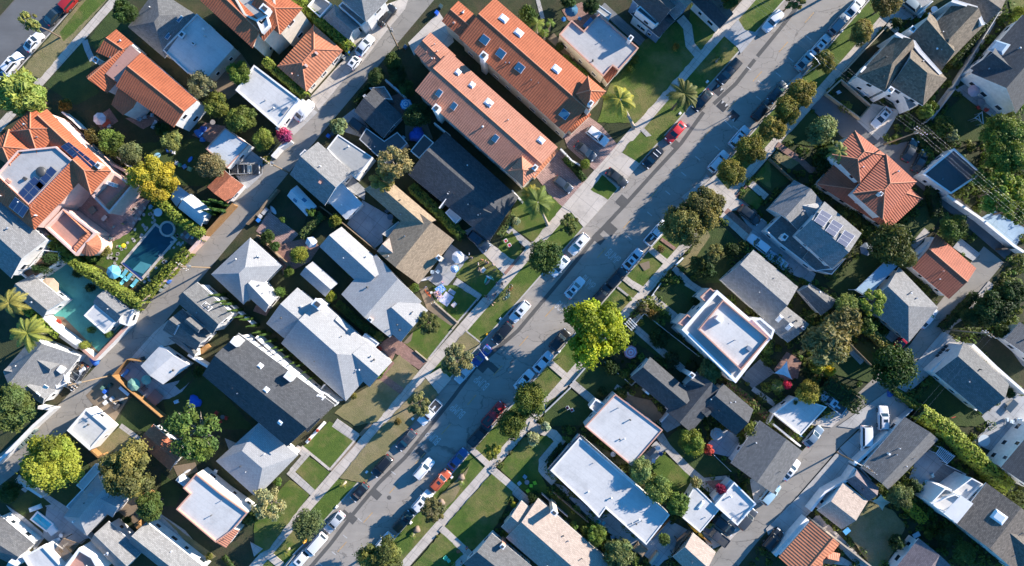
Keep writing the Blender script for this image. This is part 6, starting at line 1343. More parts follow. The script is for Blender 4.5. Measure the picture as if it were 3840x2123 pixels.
palm(862,1222,12,2.4,(.2,.19,.05), 'short young palm on the kerb strip by the black cars', None, 2); palm(719,1391,14,2.2,(.17,.18,.045), 'short young palm near the orange work equipment', None, 2)
# ---- top middle
palm(1560,250,50,8.5,(.27,.25,.055), 'tall golden queen palm by the orange tower roof', (1596,322),0, thick=.28); palm(1722,236,48,7.0,(.10,.105,.04), 'dark feathery date palm between sidewalk and street', (1690,275),1, bark='bark')
palm(1352,508,50,7.5,(.115,.145,.04), 'broad green queen palm before the lower orange apartments', (1378,565),0, thick=.26); palm(1338,490,34,6.5,(.20,.17,.04), 'smaller yellowish queen palm behind the broad one', (1352,530),0)
bush(1330,40,24,(.06,.09,.025), 'tall leafy bush at the corner of the upper orange roof', 3.0); palm(1352,60,24,4.5,(.17,.2,.05), 'clump of banana like palms beside the upper orange roof', None, 2); palm(1384,58,16,4.0,(.15,.2,.045), 'spiky yucca palm beside the coral lined flat roof', None, 2); palm(1372,82,15,3.6,(.13,.18,.04), 'second spiky yucca palm nearest the orange tiles', None, 2)
bush(1408,118,11, VD, 'dark clipped ball shrub at the coral lined house wall', 1.6, 'topiary'); hedge([(1420,138),(1478,188)], 9,1.2,(.085,.12,.03), 'narrow hedge along the cream wall of the flat roofed house'); palm(1811,145,16,2.4,(.085,.12,.03), 'short dark palm on the triangular kerb lawn', None, 2); bush(1701,118,10,(.28,.17,.04), 'orange flowering shrub on the shaded lawn', .9)
bush(1600,150,13, MG, 'leafy shrub in front of the coral lined porch wall', 1.4); bush(1588,172,10, MG, 'rambling shrub beside the coral lined porch', 1.2); tree(1835,0,24,7, 'round', DG, 'dark tree at the top edge by the long garage'); tree(1486,15,22,4.0, 'round', VD, 'dark tree above the blue clapboard porch')
tree(2190,-179,64,13, 'big', DG, 'unseen tall tree added for shade past the top edge, nearest the upper street'); tree(2112,-223,64,13, 'big', DG, 'unseen tall tree added for shade past the top edge, middle of three'); tree(2268,-146,60,13, 'big', MG, 'unseen tall tree added for shade past the top edge, beyond the street'); tree(1905,-75,50,9, 'big', DG, 'unseen tall tree added for shade past the top edge beyond the long garage'); tree(1790,-60,46,9, 'big', MG, 'unseen tall tree added for shade past the top edge behind the blue house'); bush(1430,4,22, DG, 'shaded garden bush at the top by the blue parasol', 2.0)  # the tall trees past the top edge are unseen, added to shade the lawn
hedge([(1422,396),(1470,450)], 14,1.3, DG, 'planted strip between the two pink driveways'); bush(1472,413,13,(.12,.16,.035), 'bright round bush at the end of the driveway planting', 1.6, 'topiary'); bush(1455,432,12, DG, 'dark round bush at the end of the driveway planting', 1.4)
tree(1430,565,29,4.0, 'loose', (.11,.125,.045), 'small open street tree on the kerb lawn by the wide driveway'); tree(1371,645,47,5.0, 'dense', (.055,.085,.025), 'dense round dark street tree over the white car')
hedge([(1292,540),(1258,590)], 14,.9,(.13,.16,.07), 'white flowering border before the charcoal house'); bush(1300,556,10,(.3,.32,.25), 'white flowering shrub by the palm lawn', .9)
# ---- street trees, right side
tree(1722,560,60,6.5, 'big', (.13,.12,.045), 'huge olive brown street tree, lower of the joined pair'); tree(1772,520,54,6.5, 'big', (.14,.12,.045), 'huge olive brown street tree, upper of the joined pair')
for (u, v, r, l) in ((1838,434,36, 'rust brown street tree, lowest in the dense row by the sidewalk'),(1890,376,39, 'rust brown street tree between the two white wagons in the dense row'),(1945,324,37, 'rust brown street tree, third from the top of the dense row'),(1977,276,36, 'rust brown street tree, second from the top of the dense row'),(2016,236,37, 'golden brown street tree at the top of the dense row')): tree(u, v, r, 4.8, 'round', OR if r != 37 else (.19,.15,.04), l, group='dense row of brown street trees')
tree(2075,157,30,4.6, 'round', (.14,.12,.03), 'brown green street tree on the rounded kerb lawn'); tree(2165,80,32,4.6, 'round', (.2,.155,.05), 'golden round street tree alone on the upper kerb strip'); tree(2228,12,36,4.6, 'round', (.17,.13,.05), 'brown street tree at the top edge near the parked jeep'); tree(1997,2,30,4.6, 'loose', (.17,.15,.05), 'pale street tree at the top edge above the white pickup')
tree(2066,325,39,4.8, 'round', (.16,.18,.085), 'pale green round tree beside the dark driveway'); bush(2255,58,14, VD, 'dark low bush at the walled yard corner', 1.2)
bush(2325,282,20,(.10,.14,.035), 'green bush beside the shaded white gable', 2.4); bush(2345,270,16,(.09,.12,.03), 'leafy bush behind the shaded white gable', 2.0); bush(2372,316,26,(.07,.10,.025), 'dark spreading bush on the back lawn', 2.0); bush(2393,342,18,(.2,.2,.12), 'pale grey green bush beside the back lawn path', 1.8)
tree(2520,345,55,5.5, 'big', (.12,.155,.035), 'large bright green tree at the right edge of the back lawn'); bush(2562,32,15, YG, 'bright lime shrub at the upper right corner', 1.8); hedge([(2400,160),(2460,90),(2500,40)], 14,1.6,(.05,.07,.025), 'dark rambling hedge between the charcoal and shake roofs')
tree(2526,396,52,6.0, 'big', (.12,.15,.03), 'tall bright tree above the dark garage with white parapets'); tree(2522,482,62,6.5, 'loose', (.15,.18,.03), 'wide open crowned tree over the blue white paved court'); tree(2466,446,26,4.0, 'loose', (.14,.17,.035), 'small light tree at the dark garage corner'); tree(2552,532,38,5.5, 'loose', (.12,.15,.03), 'leafy tree hanging over the paved court edge')
palm(2114,380,34,6.5,(.2,.21,.075), 'feathery palm before the stepped red roofs', (2092,398),0); bush(2078,378,28, DG, 'dark leafy mass under the feathery palm', 2.6); bush(2070,412,22, VD, 'spiky dark shrub below the feathery palm', 1.8)
tree(2397,571,35,4.5, 'round', (.085,.115,.03), 'rounded tree at the end of the red garage'); tree(2240,612,58,5.5, 'dense', (.07,.075,.022), 'dense dark tree with golden edge beside the solar house'); tree(2284,654,26,4.0, 'dense', (.09,.085,.025), 'smaller dense tree over the glazed pergola')
hedge([(2150,520),(2185,575)], 12,1.2, VD, 'dark hedge between the solar house and the red roofed one'); hedge([(2350,470),(2362,540)], 26,1.6, VD, 'dark overgrown bed along the asphalt driveway')
tree(1796,636,27,3.6, 'loose', (.17,.155,.06), 'pale yellowish small tree on the shaded front garden'); bush(1753,664,21,(.075,.09,.03), 'dark shrub in the front garden beside the pale tree', 1.8); bush(1780,684,24, VD, 'dark shrub mass before the grey house', 1.6); bush(1663,626,10,(.16,.11,.05), 'flowering plant on the small kerb lawn', .8); bush(1840,630,20, VD, 'dark shrub at the foot of the brick driveway', 1.6)
tree(1497,833,88,7.5, 'big', (.22,.245,.02), 'huge bright yellow green street tree over the parked cars'); tree(1330,1006,49,5.5, 'dense', (.085,.10,.02), 'dense dark tree over the lower sidewalk, upper of two'); tree(1288,1068,40,5.0, 'dense', (.08,.095,.02), 'dense dark tree over the kerb, lower of two')
bush(1620,776,15,(.17,.12,.08), 'pale brown shrub at the front garden corner', 1.2); bush(1644,792,15,(.14,.09,.03), 'rusty shrub beside the pale brown one', 1.1); bush(1563,990,17,(.05,.075,.022), 'dark round shrub at the white cottage corner', 1.6); bush(1582,752,9,(.09,.13,.03), 'green plant in the square kerb bed', .8); tree(1783,936,32,3.6, 'feather', (.11,.135,.06), 'soft grey green tree at the corner of the tall white house')
hedge([(1832,966),(1880,1002),(1928,1045)], 18,1.8,(.09,.12,.035), 'hedge of pink bougainvillea beside the gabled bungalow', flower=((.6,.07,.22),.34)); bush(1752,757,16, VD, 'dark bush against the tall white house front', 1.6); bush(1540,924,20, VD, 'dark shrubs behind the huge yellow tree', 1.2); bush(1584,838,13,(.11,.14,.035), 'leafy plant beside the garden arbour', 1.0); bush(1612,812,10,(.2,.16,.03), 'yellow flowers inside the arbour garden', .7); bush(1660,850,26,(.04,.06,.02), 'low dark planting in the long front garden', .8); bush(1690,905,22,(.06,.07,.035), 'rough planting before the gabled bungalow', .8); bush(1515,985,14, VD, 'dark bush before the white cottage bay', 1.2)
tree(1743,1113,35,4.0, 'round', (.15,.17,.03), 'yellow green round tree between the bungalow and the long white house'); bush(1342,1103,18,(.34,.35,.25), 'large white flowering shrub at the curved path', 1.1); bush(1373,1074,14,(.3,.31,.24), 'smaller white flowering shrub beyond the curved path', 1.0)
tree(1613,1184,33,4.0, 'round', (.17,.2,.08), 'pale leaved tree along the long white roof, upper one'); tree(1655,1229,38,4.4, 'dense', (.13,.165,.05), 'dense leafy tree along the long white roof, middle one'); tree(1704,1268,30,4.4, 'feather', (.10,.14,.035), 'soft green tree at the white annex, lowest beside the long roof'); bush(1751,1213,14,(.25,.22,.13), 'pale pink flowering bush above the white annex', 2.4); bush(1813,1229,14,(.28,.03,.11), 'deep magenta bush at the raised garage wall', 2.4, name='bougainvillea')
bush(1782,1132,15,(.45,.07,.06), 'red flowering bush at the white picket fence', 1.4); bush(1896,1082,22,(.13,.15,.045), 'leafy bush at the gable of the alley bend house', 2.2); bush(1870,1110,14, DG, 'small dark bush beside the gravel terrace', 1.2); tree(1503,1345,26,3.0, 'round', (.11,.15,.03), 'bright small tree between the tan and the white roofs'); tree(1558,1392,38,4.5, 'feather', (.14,.15,.065), 'soft willow like tree below the long white house'); bush(1671,1356,16,(.09,.13,.045), 'green bush behind the pergola slats', 1.8); bush(1443,1322,12, MG, 'leafy bush between the tan roof and the lawn', 1.4); bush(1478,1335,16,(.09,.12,.03), 'leafy bush at the shaded side yard', 1.6)
hedge([(1380,1165),(1415,1120)], 14,.9, VD, 'dark clipped border before the brown eave'); bush(1292,1270,8,(.28,.24,.03), 'yellow flowers by the tan roofed house', .8); bush(1345,1250,16, VD, 'dark shrub at the curved path end', 1.2)
tree(1238,1135,24,2.8, 'loose', (.21,.2,.04), 'small yellowing tree beside the lower sidewalk crossing'); tree(1088,1285,36,3.6, 'loose', (.12,.105,.05), 'thin brown leaved tree on the lower kerb strip'); palm(1160,1219,11,1.8,(.16,.19,.05), 'stubby palm on the lower kerb strip by the red wagon', None, 2); palm(1038,1350,11,1.8,(.16,.19,.05), 'stubby palm on the lower kerb strip by the dark green wagon', None, 2); tree(960,1404,58,5.5, 'big', (.12,.125,.04), 'large round tree at the bottom of the street')
bush(1612,1440,18,(.1,.12,.04), 'bush at the bottom edge near the concrete path', 1.4)
# ---- right side, back gardens
tree(2130,770,33,4.4, 'dense', (.155,.185,.06), 'pale green dense tree behind the narrow gabled building'); tree(2190,760,40,5.0, 'loose', (.2,.235,.05), 'bright lime open tree by the blue grey hip roof'); tree(2082,862,62,6.0, 'feather', (.19,.155,.075), 'large brown olive tree, lower half of the brown pair'); tree(2122,812,46,5.5, 'feather', (.17,.14,.065), 'brown olive tree, upper half of the brown pair'); bush(2180,822,25,(.10,.13,.035), 'green bushes beside the blue grey hip roof', 2.0)
hedge([(2198,838),(2255,890)], 20,2.2,(.21,.175,.06), 'golden dry hedge beside the red sports car'); tree(2245,922,62,6.0, 'dense', (.03,.055,.012), 'large very dark conifer like tree at the alley bend'); bush(2054,922,22,(.26,.23,.04), 'yellow flowering shrub beside the shade sail garden', 2.0); bush(2088,933,13,(.42,.32,.04), 'bright yellow blossom bush near the shade sail garden', 2.2)
tree(2032,986,32,3.6, 'round', (.20,.175,.035), 'yellow flecked round tree over the white carport'); palm(1958,974,22,2.6,(.12,.15,.05), 'small palm beside the red bougainvillea', None, 2); bush(1980,968,11,(.5,.04,.13), 'small crimson bougainvillea by the little palm', 1.8, name='bougainvillea'); bush(2034,936,16, VD, 'dark shrub behind the shade sail', 1.5)
hedge([(2085,965),(2135,1000),(2165,1020)], 46,2.4,(.05,.07,.022), 'wide dark overgrown hedge behind the silver pickup'); hedge([(2255,985),(2292,1010),(2330,1040)], 16,2.0,(.12,.14,.035), 'narrow hedge at the top of the alley driveway'); hedge([(2330,1042),(2400,1090),(2470,1160),(2540,1222)], 38,4.2,(.23,.25,.045), 'very tall thick clipped golden green hedge', .3,22); hedge([(2348,955),(2305,1002)], 14,1.2,(.07,.10,.03), 'low hedge beside the walled lawn')
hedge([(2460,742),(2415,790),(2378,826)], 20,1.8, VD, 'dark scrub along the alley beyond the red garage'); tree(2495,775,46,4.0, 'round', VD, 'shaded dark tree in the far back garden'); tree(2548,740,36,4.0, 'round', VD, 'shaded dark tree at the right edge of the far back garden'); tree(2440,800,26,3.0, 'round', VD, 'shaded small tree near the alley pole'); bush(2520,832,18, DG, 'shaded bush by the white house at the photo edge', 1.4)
bush(2540,990,14, VD, 'dark shrub at the end of the thick white wall', 1.2); bush(1998,1010,8, MG, 'small plant beside the white carport roof', 2.0)
tree(2267,1248,31,3.6, 'round', (.12,.135,.06), 'leafy tree beside the small beige shade sail'); hedge([(2288,1272),(2325,1308)], 28,2.4,(.24,.23,.03), 'golden rounded hedge below the beige shade sail'); tree(2422,1390,32,4.0, 'dense', (.07,.095,.025), 'round dark tree near the bottom right corner'); bush(2337,1345,13,(.12,.13,.03), 'small golden bush in the shaded yard', 1.2); bush(2255,1364,22, VD, 'dark shrub on the dry back lawn', 1.8); tree(2382,1348,27,3.0, 'round', VD, 'shaded tree beside the brown grey house wall'); bush(2560,1255,24,(.09,.11,.045), 'pale leaved bush at the right edge below the tall hedge', 1.8); bush(2300,1225,18, VD, 'dark shrub beside the slatted deck', 1.4)
# ================================================================== vehicles
T()
WH, BK, SV, DK, BL, RD = (.75,.75,.76),(.012,.013,.015),(.45,.47,.5),(.04,.045,.055),(.02,.07,.28),(.5,.025,.02)
K = 'cars parked along the street'
def c(*a, **k): return car(*a, group=K, **k)
c(1945,52, 'suv', WH, 'white estate car on the upper kerb near the driveway', DN); c(1834,180, 'pickup', (.02,.025,.03), 'black pickup with a grey bed cover on the upper kerb', DN, ('tonneau',)); c(1768,252, 'sedan', BK, 'black saloon half under the date palm', DN, ('sunroof',)); c(1700,332, 'sedan', (.62,.03,.03), 'bright red car on the upper kerb by the driveways', DN)
c(1643,396, 'suv', BK, 'black car with two white roof bars', DN, ('bars',)); c(1456,614, 'suv', WH, 'white square backed car above the round dark tree', DN, ('sunroof',)); c(1408,670, 'sedan', (.6,.66,.72), 'pale silver saloon half under the round dark tree', DN); c(1308,784, 'suv', (.68,.7,.72), 'white estate with dark roof window below the picnic lawn', DN, ('sunroof',))
c(1264,838, 'suv', BK, 'black car in deep shade before the blue one', DN); c(1212,895, 'sedan', (.015,.06,.25), 'deep blue saloon under the street lamp', DN); c(1169,938, 'sedan', (.5,.56,.6), 'silver blue saloon below the spreading pale tree', DN); c(1081,1038, 'pickup', WH, 'white crew cab pickup on the upper kerb', DN)
c(1022,1108, 'sedan', DK, 'dark grey saloon next to the stone path', DN, ('sunroof',)); c(961,1173, 'suv', BK, 'black estate car casting a long shadow on the dry lawn', DN, ('rails',)); c(904,1239, 'hatch', BK, 'black hatchback with red tail lights near the young palm', DN, ('sunroof',)); c(841,1315, 'sedan', SV, 'silver saloon beside the grey green street tree', DN); c(794,1371, 'van', WH, 'white van parked below the grey green street tree', DN); c(752,1412, 'suv', WH, 'white car at the bottom end of the upper kerb', DN, ('sunroof',))
c(2151,18, 'sedan', (.7,.72,.75), 'white car at the top end of the lower kerb', UP); c(2111,60, 'suv', (.2,.24,.27), 'grey off road car beside the golden street tree', UP); c(2066,113, 'sedan', (.6,.65,.68), 'silver car with sunroof at the end of the upper kerb lawn', UP, ('sunroof',)); c(2026,152, 'coupe', (.25,.38,.42), 'teal grey sports car at the rounded kerb', UP); c(1957,230, 'sedan', (.03,.05,.06), 'dark car at the top of the brown tree row', UP); c(1918,276, 'suv', BK, 'black car in the shade of the brown tree row', UP)
c(1861,344, 'suv', (.62,.68,.74), 'white car with roof window beside the brown tree row', UP, ('sunroof',)); c(1808,406, 'suv', (.68,.71,.75), 'white car at the lower end of the brown tree row', UP); c(1651,586, 'pickup', (.7,.73,.78), 'white pickup with an open black bed', UP); c(1592,652, 'sedan', (.55,.63,.7), 'pale blue saloon with sunroof at the kerb path', UP, ('sunroof',)); c(1551,700, 'suv', BK, 'black car above the huge yellow tree', UP); c(1512,742, 'suv', BK, 'black car partly under the huge yellow tree', UP)
c(1408,855, 'suv', BK, 'black car in deep shade left below the yellow tree', UP); c(1366,911, 'sedan', (.62,.68,.75), 'white saloon near the sidewalk crossing path', UP); c(1318,957, 'sedan', (.66,.7,.74), 'white car partly under the dense dark tree', UP); c(1242,1042, 'pickup', (.45,.02,.02), 'dark red pickup by the dense dark tree', UP); c(1207,1092, 'pickup', (.012,.015,.017), 'black pickup parked behind the dark red one', UP); c(1152,1155, 'sedan', (.03,.09,.25), 'bright blue saloon on the lower kerb', UP)
c(1108,1208, 'suv', (.5,.1,.04), 'orange red estate car with roof rails', UP, ('sunroof', 'rails')); c(1062,1261, 'suv', WH, 'white estate car with roof window on the lower kerb', UP, ('sunroof',)); c(1014,1312, 'suv', (.015,.035,.032), 'dark green estate car on the lower kerb', UP, ('rails',)); c(963,1367, 'sedan', (.66,.7,.73), 'white car at the bottom of the lower kerb', UP)
car(1446,724, 'sedan', (.62,.68,.74), 'white saloon driving along the middle of the street', UP, ('sunroof',), name='car'); car(1066,1180, 'suv', (.75,.74,.73), 'white estate car driving up the street with a long shadow', UP, ('rails',), name='car')
z = GZ
car(1552,447, 'sedan', (.025,.03,.033), 'black car parked across the concrete driveway', LOT, z=z); car(1503,342, 'suv', WH, 'white car on the upper pink driveway', LOT, z=z); car(1473,380, 'sedan', (.05,.06,.075), 'dark grey car on the upper pink driveway', LOT, z=z); car(1417,464, 'hatch', (.04,.055,.075), 'dark blue hatchback on the lower pink driveway', LOT, z=z)
car(83,104, 'coupe', WH, 'white coupe with sunroof by the leaning street tree', ST, ('sunroof',), z=0); car(30,159, 'suv', WH, 'white estate car on the upper left street', ST, ('sunroof', 'rails')); car(136,36, 'sedan', (.012,.025,.035), 'dark teal car on the upper left street', ST); car(176,2, 'suv', (.38,.02,.02), 'dark red car at the top of the upper left street', ST); car(1,199, 'sedan', (.5,.6,.7), 'pale blue car cut by the left photo edge', ST)
car(971,38, 'suv', BK, 'black estate car on the bright alley driveway', 50, z=z); car(917,114, 'sedan', (.62,.65,.7), 'silver saloon beside the pyramid roofed garage', 52, z=z); car(891,157, 'mini', WH, 'tiny white two seat car with a dark roof panel', 52,('sunroof',), z=z); car(905,322, 'suv', (.015,.03,.04), 'dark car in front of the shaded garages', LOT, z=z)
o = car(764,278, 'sedan', (.6,.62,.66), 'car wrapped in a silver white cover by the white garage', 50, z=z)
m = MB(); rows = []
for i in range(13):
    t = i / 12; x = (t - .5) * 4.8; s = (1 - abs(2 * t - 1) ** 5); rr = random.Random(i); rows.append([(x + .05 * math.sin(j * 2.3 + i), y * (1.02 * s ** .3) * (1 + .04 * math.sin(i * 2.7 + j)), max(.05, zz * (.55 + .45 * math.exp(-((x + .2) / 1.1) ** 4)) * s ** .4)) for j, (y, zz) in enumerate(((-.98,.15),(-.96,.8),(-.8,1.25),(-.4,1.5),(0,1.54),(.4,1.5),(.8,1.25),(.96,.8),(.98,.15)))])
m.grid(rows); q = m.build('car_cover', M['cloth'], o); q.color = (.66,.68,.72,1)
car(618,427, 'pickup', (.012,.014,.016), 'black truck with a ladder rack by the rust brown garage', 2,('rack',), z=z); car(193,948, 'pickup', (.02,.022,.025), 'black work truck loaded with boards and tools in the alley', 236,('rack', 'cargo'), z=z)
car(1886,541, 'suv', (.015,.02,.022), 'black car on the brick edged driveway', LOT, z=z); car(1909,614, 'suv', (.68,.72,.76), 'white estate car at the foot of the brick edged driveway', LOT + 180, z=z); car(1956,655, 'sedan', (.42,.48,.55), 'silver blue car beside the solar house', LOT + 180, z=z); car(1205,606, 'suv', (.02,.035,.055), 'dark blue car beside the charcoal house', LOT, ('sunroof',), z=z)
car(2219,295, 'sedan', (.72,.7,.68), 'silver car with a roof window on the bright driveway', ST + 180,('sunroof',), z=z); car(2298,18, 'suv', (.2,.26,.28), 'grey jeep parked by the shake roofed house', LOT, z=z); car(2291,378, 'sedan', (.012,.018,.022), 'black car in the shaded driveway by the wires', 62, z=z); car(2316,406, 'sedan', (.02,.03,.035), 'dark car nearest the white parapet garage', 62, z=z)
car(2277,852, 'coupe', (.55,.025,.03), 'red sports car under the blue grey roof', 48, z=z); car(2335,800, 'sedan', (.5,.55,.6), 'white car on the alley beyond the red sports car', 50, z=z); car(2093,1013, 'pickup', (.42,.5,.56), 'silver blue pickup beside the white carport', LOT + 180,('sunroof',), z=z); car(2222,1052, 'suv', WH, 'white people carrier with roof window at the alley driveway', 90,('sunroof', 'rails'), z=z)
car(2179,1104, 'van', WH, 'white passenger van parked beside the dark garage house', -90, z=z); car(2047,1098, 'sedan', (.16,.22,.28), 'slate blue car by the alley bend garage', 48, z=z); car(1989,1182, 'sedan', WH, 'white car tucked against the alley bend garage', 50,('sunroof',), z=z); car(1938,1242, 'suv', (.34,.5,.58), 'pale teal car against the lower alley wall', 50, z=z); car(1945,1357, 'suv', (.012,.014,.016), 'black car beside the orange tiled garage house', 50, z=z)
car(1821,1322, 'suv', (.012,.016,.018), 'black car behind the raised parapet garage', LOT, z=z); car(1801,1346, 'pickup', (.05,.05,.055), 'dark pickup with a silver striped bed cover', LOT + 180, z=z); car(1879,1305, 'suv', (.05,.055,.06), 'dark grey car close to the white parapet wall', 50, z=z); car(2562,1318, 'sedan', (.06,.07,.08), 'dark car cut by the right photo edge', 70, z=z)
# ================================================================== walls and fences
T(0,0)
wallline([(620,1125),(730,1210),(810,1290)], 2.2,.3, 'white', 'white garden wall between the parasol patio and the pink mansion')
T(1,0)
wallline([(740,-60),(1010,170),(1260,300),(1340,420)], 2.6,.35, 'pink', 'pink garden wall along the dark gap beside the mansion', cap='pink'); wallline([(1170,150),(1285,245)], 1.8,.2, 'white', 'short white wall below the grey green garden trees')
wallline([(1600,1440),(2060,940)], 2.1,.55, 'pink', 'pink alley wall beside the swimming pool', cap='pink'); wallline([(2060,940),(2345,632)], 2.1,.5, 'cedar', 'orange brown alley wall beside the greenhouse garden', cap='cedar')
wallline([(2470,830),(2640,660)], 1.9,.15, 'wood', 'weathered fence at the pink paved yard beside the alley', 'fence', 'fence')
T(2,0)
wallline([(1380,250),(1500,110)], 2.1,.5, 'pink', 'end of the pink alley wall next to the pool house', cap='pink'); wallline([(1290,420),(950,765),(800,640),(440,340)], 2.1,.45, 'white', 'white court wall with red coping at the alley corner', cap='coral')
wallline([(440,340),(560,460),(810,640)], 2.3,.7, 'white', 'thick white wall beside the green court and the narrow passage'); wallline([(600,520),(780,650)], 1.6,.8, 'greywall', 'grey plant shelf in the narrow passage by the white wall')
wallline([(1440,790),(1275,768),(1125,930),(1330,1110),(1615,1350)], 2.2,.12, 'cedar', 'bright cedar fence round the terrace with green parasols', 'fence', 'fence')
wallline([(380,1250),(520,1270),(330,1440),(60,1720),(-60,1830)], 2.0,.6, 'white', 'white wall along the lower alley before the big dark tree'); wallline([(1890,720),(2100,850)], 1.9,.5, 'white', 'white wall between the low garage and the charcoal house')
wallline([(2220,140),(2330,230),(2420,310),(2560,430)], 2.0,.25, 'white', 'white wall behind the row of cypresses')
T(3,0)
wallline([(910,262),(985,330),(1040,300)], 1.7,.3, 'cedar', 'low orange wall beside the small white garage'); wallline([(150,555),(420,730)], 1.6,.5, 'white', 'white wall at the foot of the yellow green tree'); wallline([(640,930),(870,1120),(1150,1330),(1180,1420)], 1.8,.15, 'greywall', 'grey fence between the pale and the twin gabled house', 'fence', 'fence')
T(0,1)
wallline([(205,1300),(440,1040),(480,1000)], 2.2,.6, 'white', 'white wall with an awning beside the covered car'); wallline([(1300,800),(1500,975)], 1.9,.35, 'white', 'white wall edge in the dark garden above the blue striped parasol'); wallline([(1790,1235),(1950,1365)], 1.9,.3, 'white', 'white wall under the lower orange apartments')
T(1,1)
wallline([(160,150),(240,60),(345,-10)], 2.0,.5, 'white', 'white alley wall with the magenta bougainvillea'); wallline([(210,480),(90,620),(0,740)], 1.8,.3, 'wood', 'low weathered alley fence beside the small shed', 'fence', 'fence'); wallline([(0,940),(130,1060),(330,1260)], 1.8,.14, 'wood', 'brown fence behind the hip roofed house', 'fence', 'fence'); wallline([(640,650),(870,820),(1200,1090)], 1.8,.12, 'wood', 'wooden fence between the concrete court and the pale house', 'fence', 'fence')
wallline([(1840,668),(2030,425)], 3.9,.14, 'trim', 'thin white ridge board crossing the charcoal roof edge')
T(2,1)
wallline([(0,540),(350,850),(690,1140),(800,1230)], 2.6,.55, 'white', 'long white wall between the charcoal and the long pale house'); wallline([(650,1070),(690,1020)], 2.2,.15, 'white', 'short white gate wall in the passage by the long pale house')
wallline([(1800,200),(2030,400),(1970,460)], .5,.25, 'tanwall', 'low stone edging round the picnic lawn flower bed'); wallline([(1600,680),(1720,780),(1740,760)], .5,.2, 'tanwall', 'low brick edging at the foot of the brick driveway')
T(3,1)
wallline([(505,185),(690,-20)], .6,.55, 'white', 'long white planter box with red flowers along the charcoal house'); bush(620,60,14,(.45,.07,.05), 'red geraniums at the upper end of the long white planter', .9); bush(540,150,14,(.4,.08,.04), 'red geraniums at the lower end of the long white planter', .9)
T(0,3)
wallline([(590,940),(740,800),(1040,1065),(935,1190),(590,940)], 1.3,.2, 'tanwall', 'low wall enclosing the dark front yard of the shake roofed house'); wallline([(905,880),(955,850),(1030,930),(985,955),(905,880)], 1.1,.14, 'trim', 'white framed planter in the dark front yard'); wallline([(770,720),(1200,265)], 1.1,.16, 'tanwall', 'low wall along the sidewalk before the shake roofed houses')
wallline([(1860,880),(2330,120)], 1.7,.12, 'greywall', 'grey fence along the path behind the shake roofed houses', 'fence', 'fence'); wallline([(1590,1230),(1720,1110),(1880,900)], 1.7,.12, 'greywall', 'grey fence beside the shaded back lawn', 'fence', 'fence'); wallline([(1535,130),(1660,10)], 2.0,.2, 'white', 'white trellis fence beside the parked jeep', 'fence', 'fence')
T(1,3)
wallline([(1800,540),(2150,780),(2480,1050),(2574,1110)], 2.2,.5, 'white', 'long white wall between the asphalt drive and the paved court'); wallline([(20,170),(260,390),(420,520),(560,640)], 1.4,.15, 'wood', 'brown fence between the lawn and the solar house', 'fence', 'fence'); wallline([(1480,1150),(1640,1010),(1650,960)], 2.0,.5, 'white', 'white garden wall at the back of the red garage'); wallline([(2350,1080),(2600,1060)], 1.9,.3, 'darkwood', 'dark gate at the end of the asphalt drive', 'gate', 'gate')
T(1,2)
wallline([(488,70),(600,190),(690,240)], 1.3,.3, 'white', 'low white wall beside the strip between pink driveways'); wallline([(0,490),(110,610)], 2.0,.3, 'white', 'white wall before the palms of the lower orange apartments'); wallline([(1650,1240),(1720,1170)], .8,.2, 'white', 'low white wall at the corner of the shaded front garden', cap='trim')
T(2,2)
wallline([(1430,110),(1405,130),(1500,0)], .7,.2, 'white', 'low white front wall along the sidewalk above the arbour'); wallline([(1300,230),(1370,150),(1400,175)], .7,.2, 'white', 'low white wall end by the garden steps'); picket([(1120,545),(1335,305),(1580,500),(1880,735)], 1.1, 'trim', 'white picket fence round the arbour garden', gap=.3); picket([(940,800),(1070,912)], 1.0, 'trim', 'short white picket fence behind the huge yellow tree', gap=.3); picket([(1140,970),(1205,1030),(1240,995)], 1.0, 'trim', 'white picket corner before the gabled bungalow', gap=.3)
pergola([(1140,410),(1190,358),(1250,420),(1200,470)], 2.3, 'trim', 'small white garden arbour over the front path', 'arbour', 4); wallline([(610,1000),(740,850)], .8,.25, 'greywall', 'low grey wall above the lower sidewalk'); wallline([(330,1300),(590,1050)], .8,.25, 'greywall', 'low grey wall with plants below the garden steps'); wallline([(1500,1400),(1590,1300)], 1.8,.2, 'paleblue', 'pale blue gate beside the white cottage', 'gate', 'gate')
T(2,3)
wallline([(2060,620),(2300,850),(2600,1115)], 3.0,.5, 'white', 'thick white wall along the back of the charcoal gabled house'); wallline([(1640,890),(1910,640)], 2.6,.5, 'white', 'thick white alley wall of the charcoal gabled house'); wallline([(1690,925),(2100,1280)], 1.0,.25, 'white', 'low white edging between the lawn and the charcoal house'); wallline([(1320,1400),(1460,1270)], 2.0,.12, 'glass_roof', 'glazed screen fence beside the white people carrier', 'fence', 'fence'); wallline([(770,550),(1050,830)], 1.8,.12, 'wood', 'brown fence crossing the dark back garden', 'fence', 'fence'); wallline([(0,1420),(60,1310)], 1.4,.3, 'white', 'white wall at the corner of the carport')
T(3,2)
picket([(2035,310),(2200,470)], 1.3, 'trim', 'white picket fence beside the red flowering bush', gap=.28); wallline([(410,680),(770,990)], 1.6,.14, 'wood', 'dark fence along the side yard of the long white house', 'fence', 'fence'); wallline([(300,700),(560,930)], 1.4,.12, 'greywall', 'grey fence beside the tan roofed house', 'fence', 'fence'); wallline([(1390,1400),(1470,1290)], 1.5,.5, 'tanwall', 'tan planter wall by the concrete path'); wallline([(1590,960),(1400,1160)], 1.7,.12, 'darkwood', 'dark slatted fence at the end of the long white roof', 'fence', 'fence'); wallline([(1930,1140),(2010,1200)], 1.5,.15, 'cedar', 'orange brown fence beside the long yellow canoe', 'fence', 'fence')
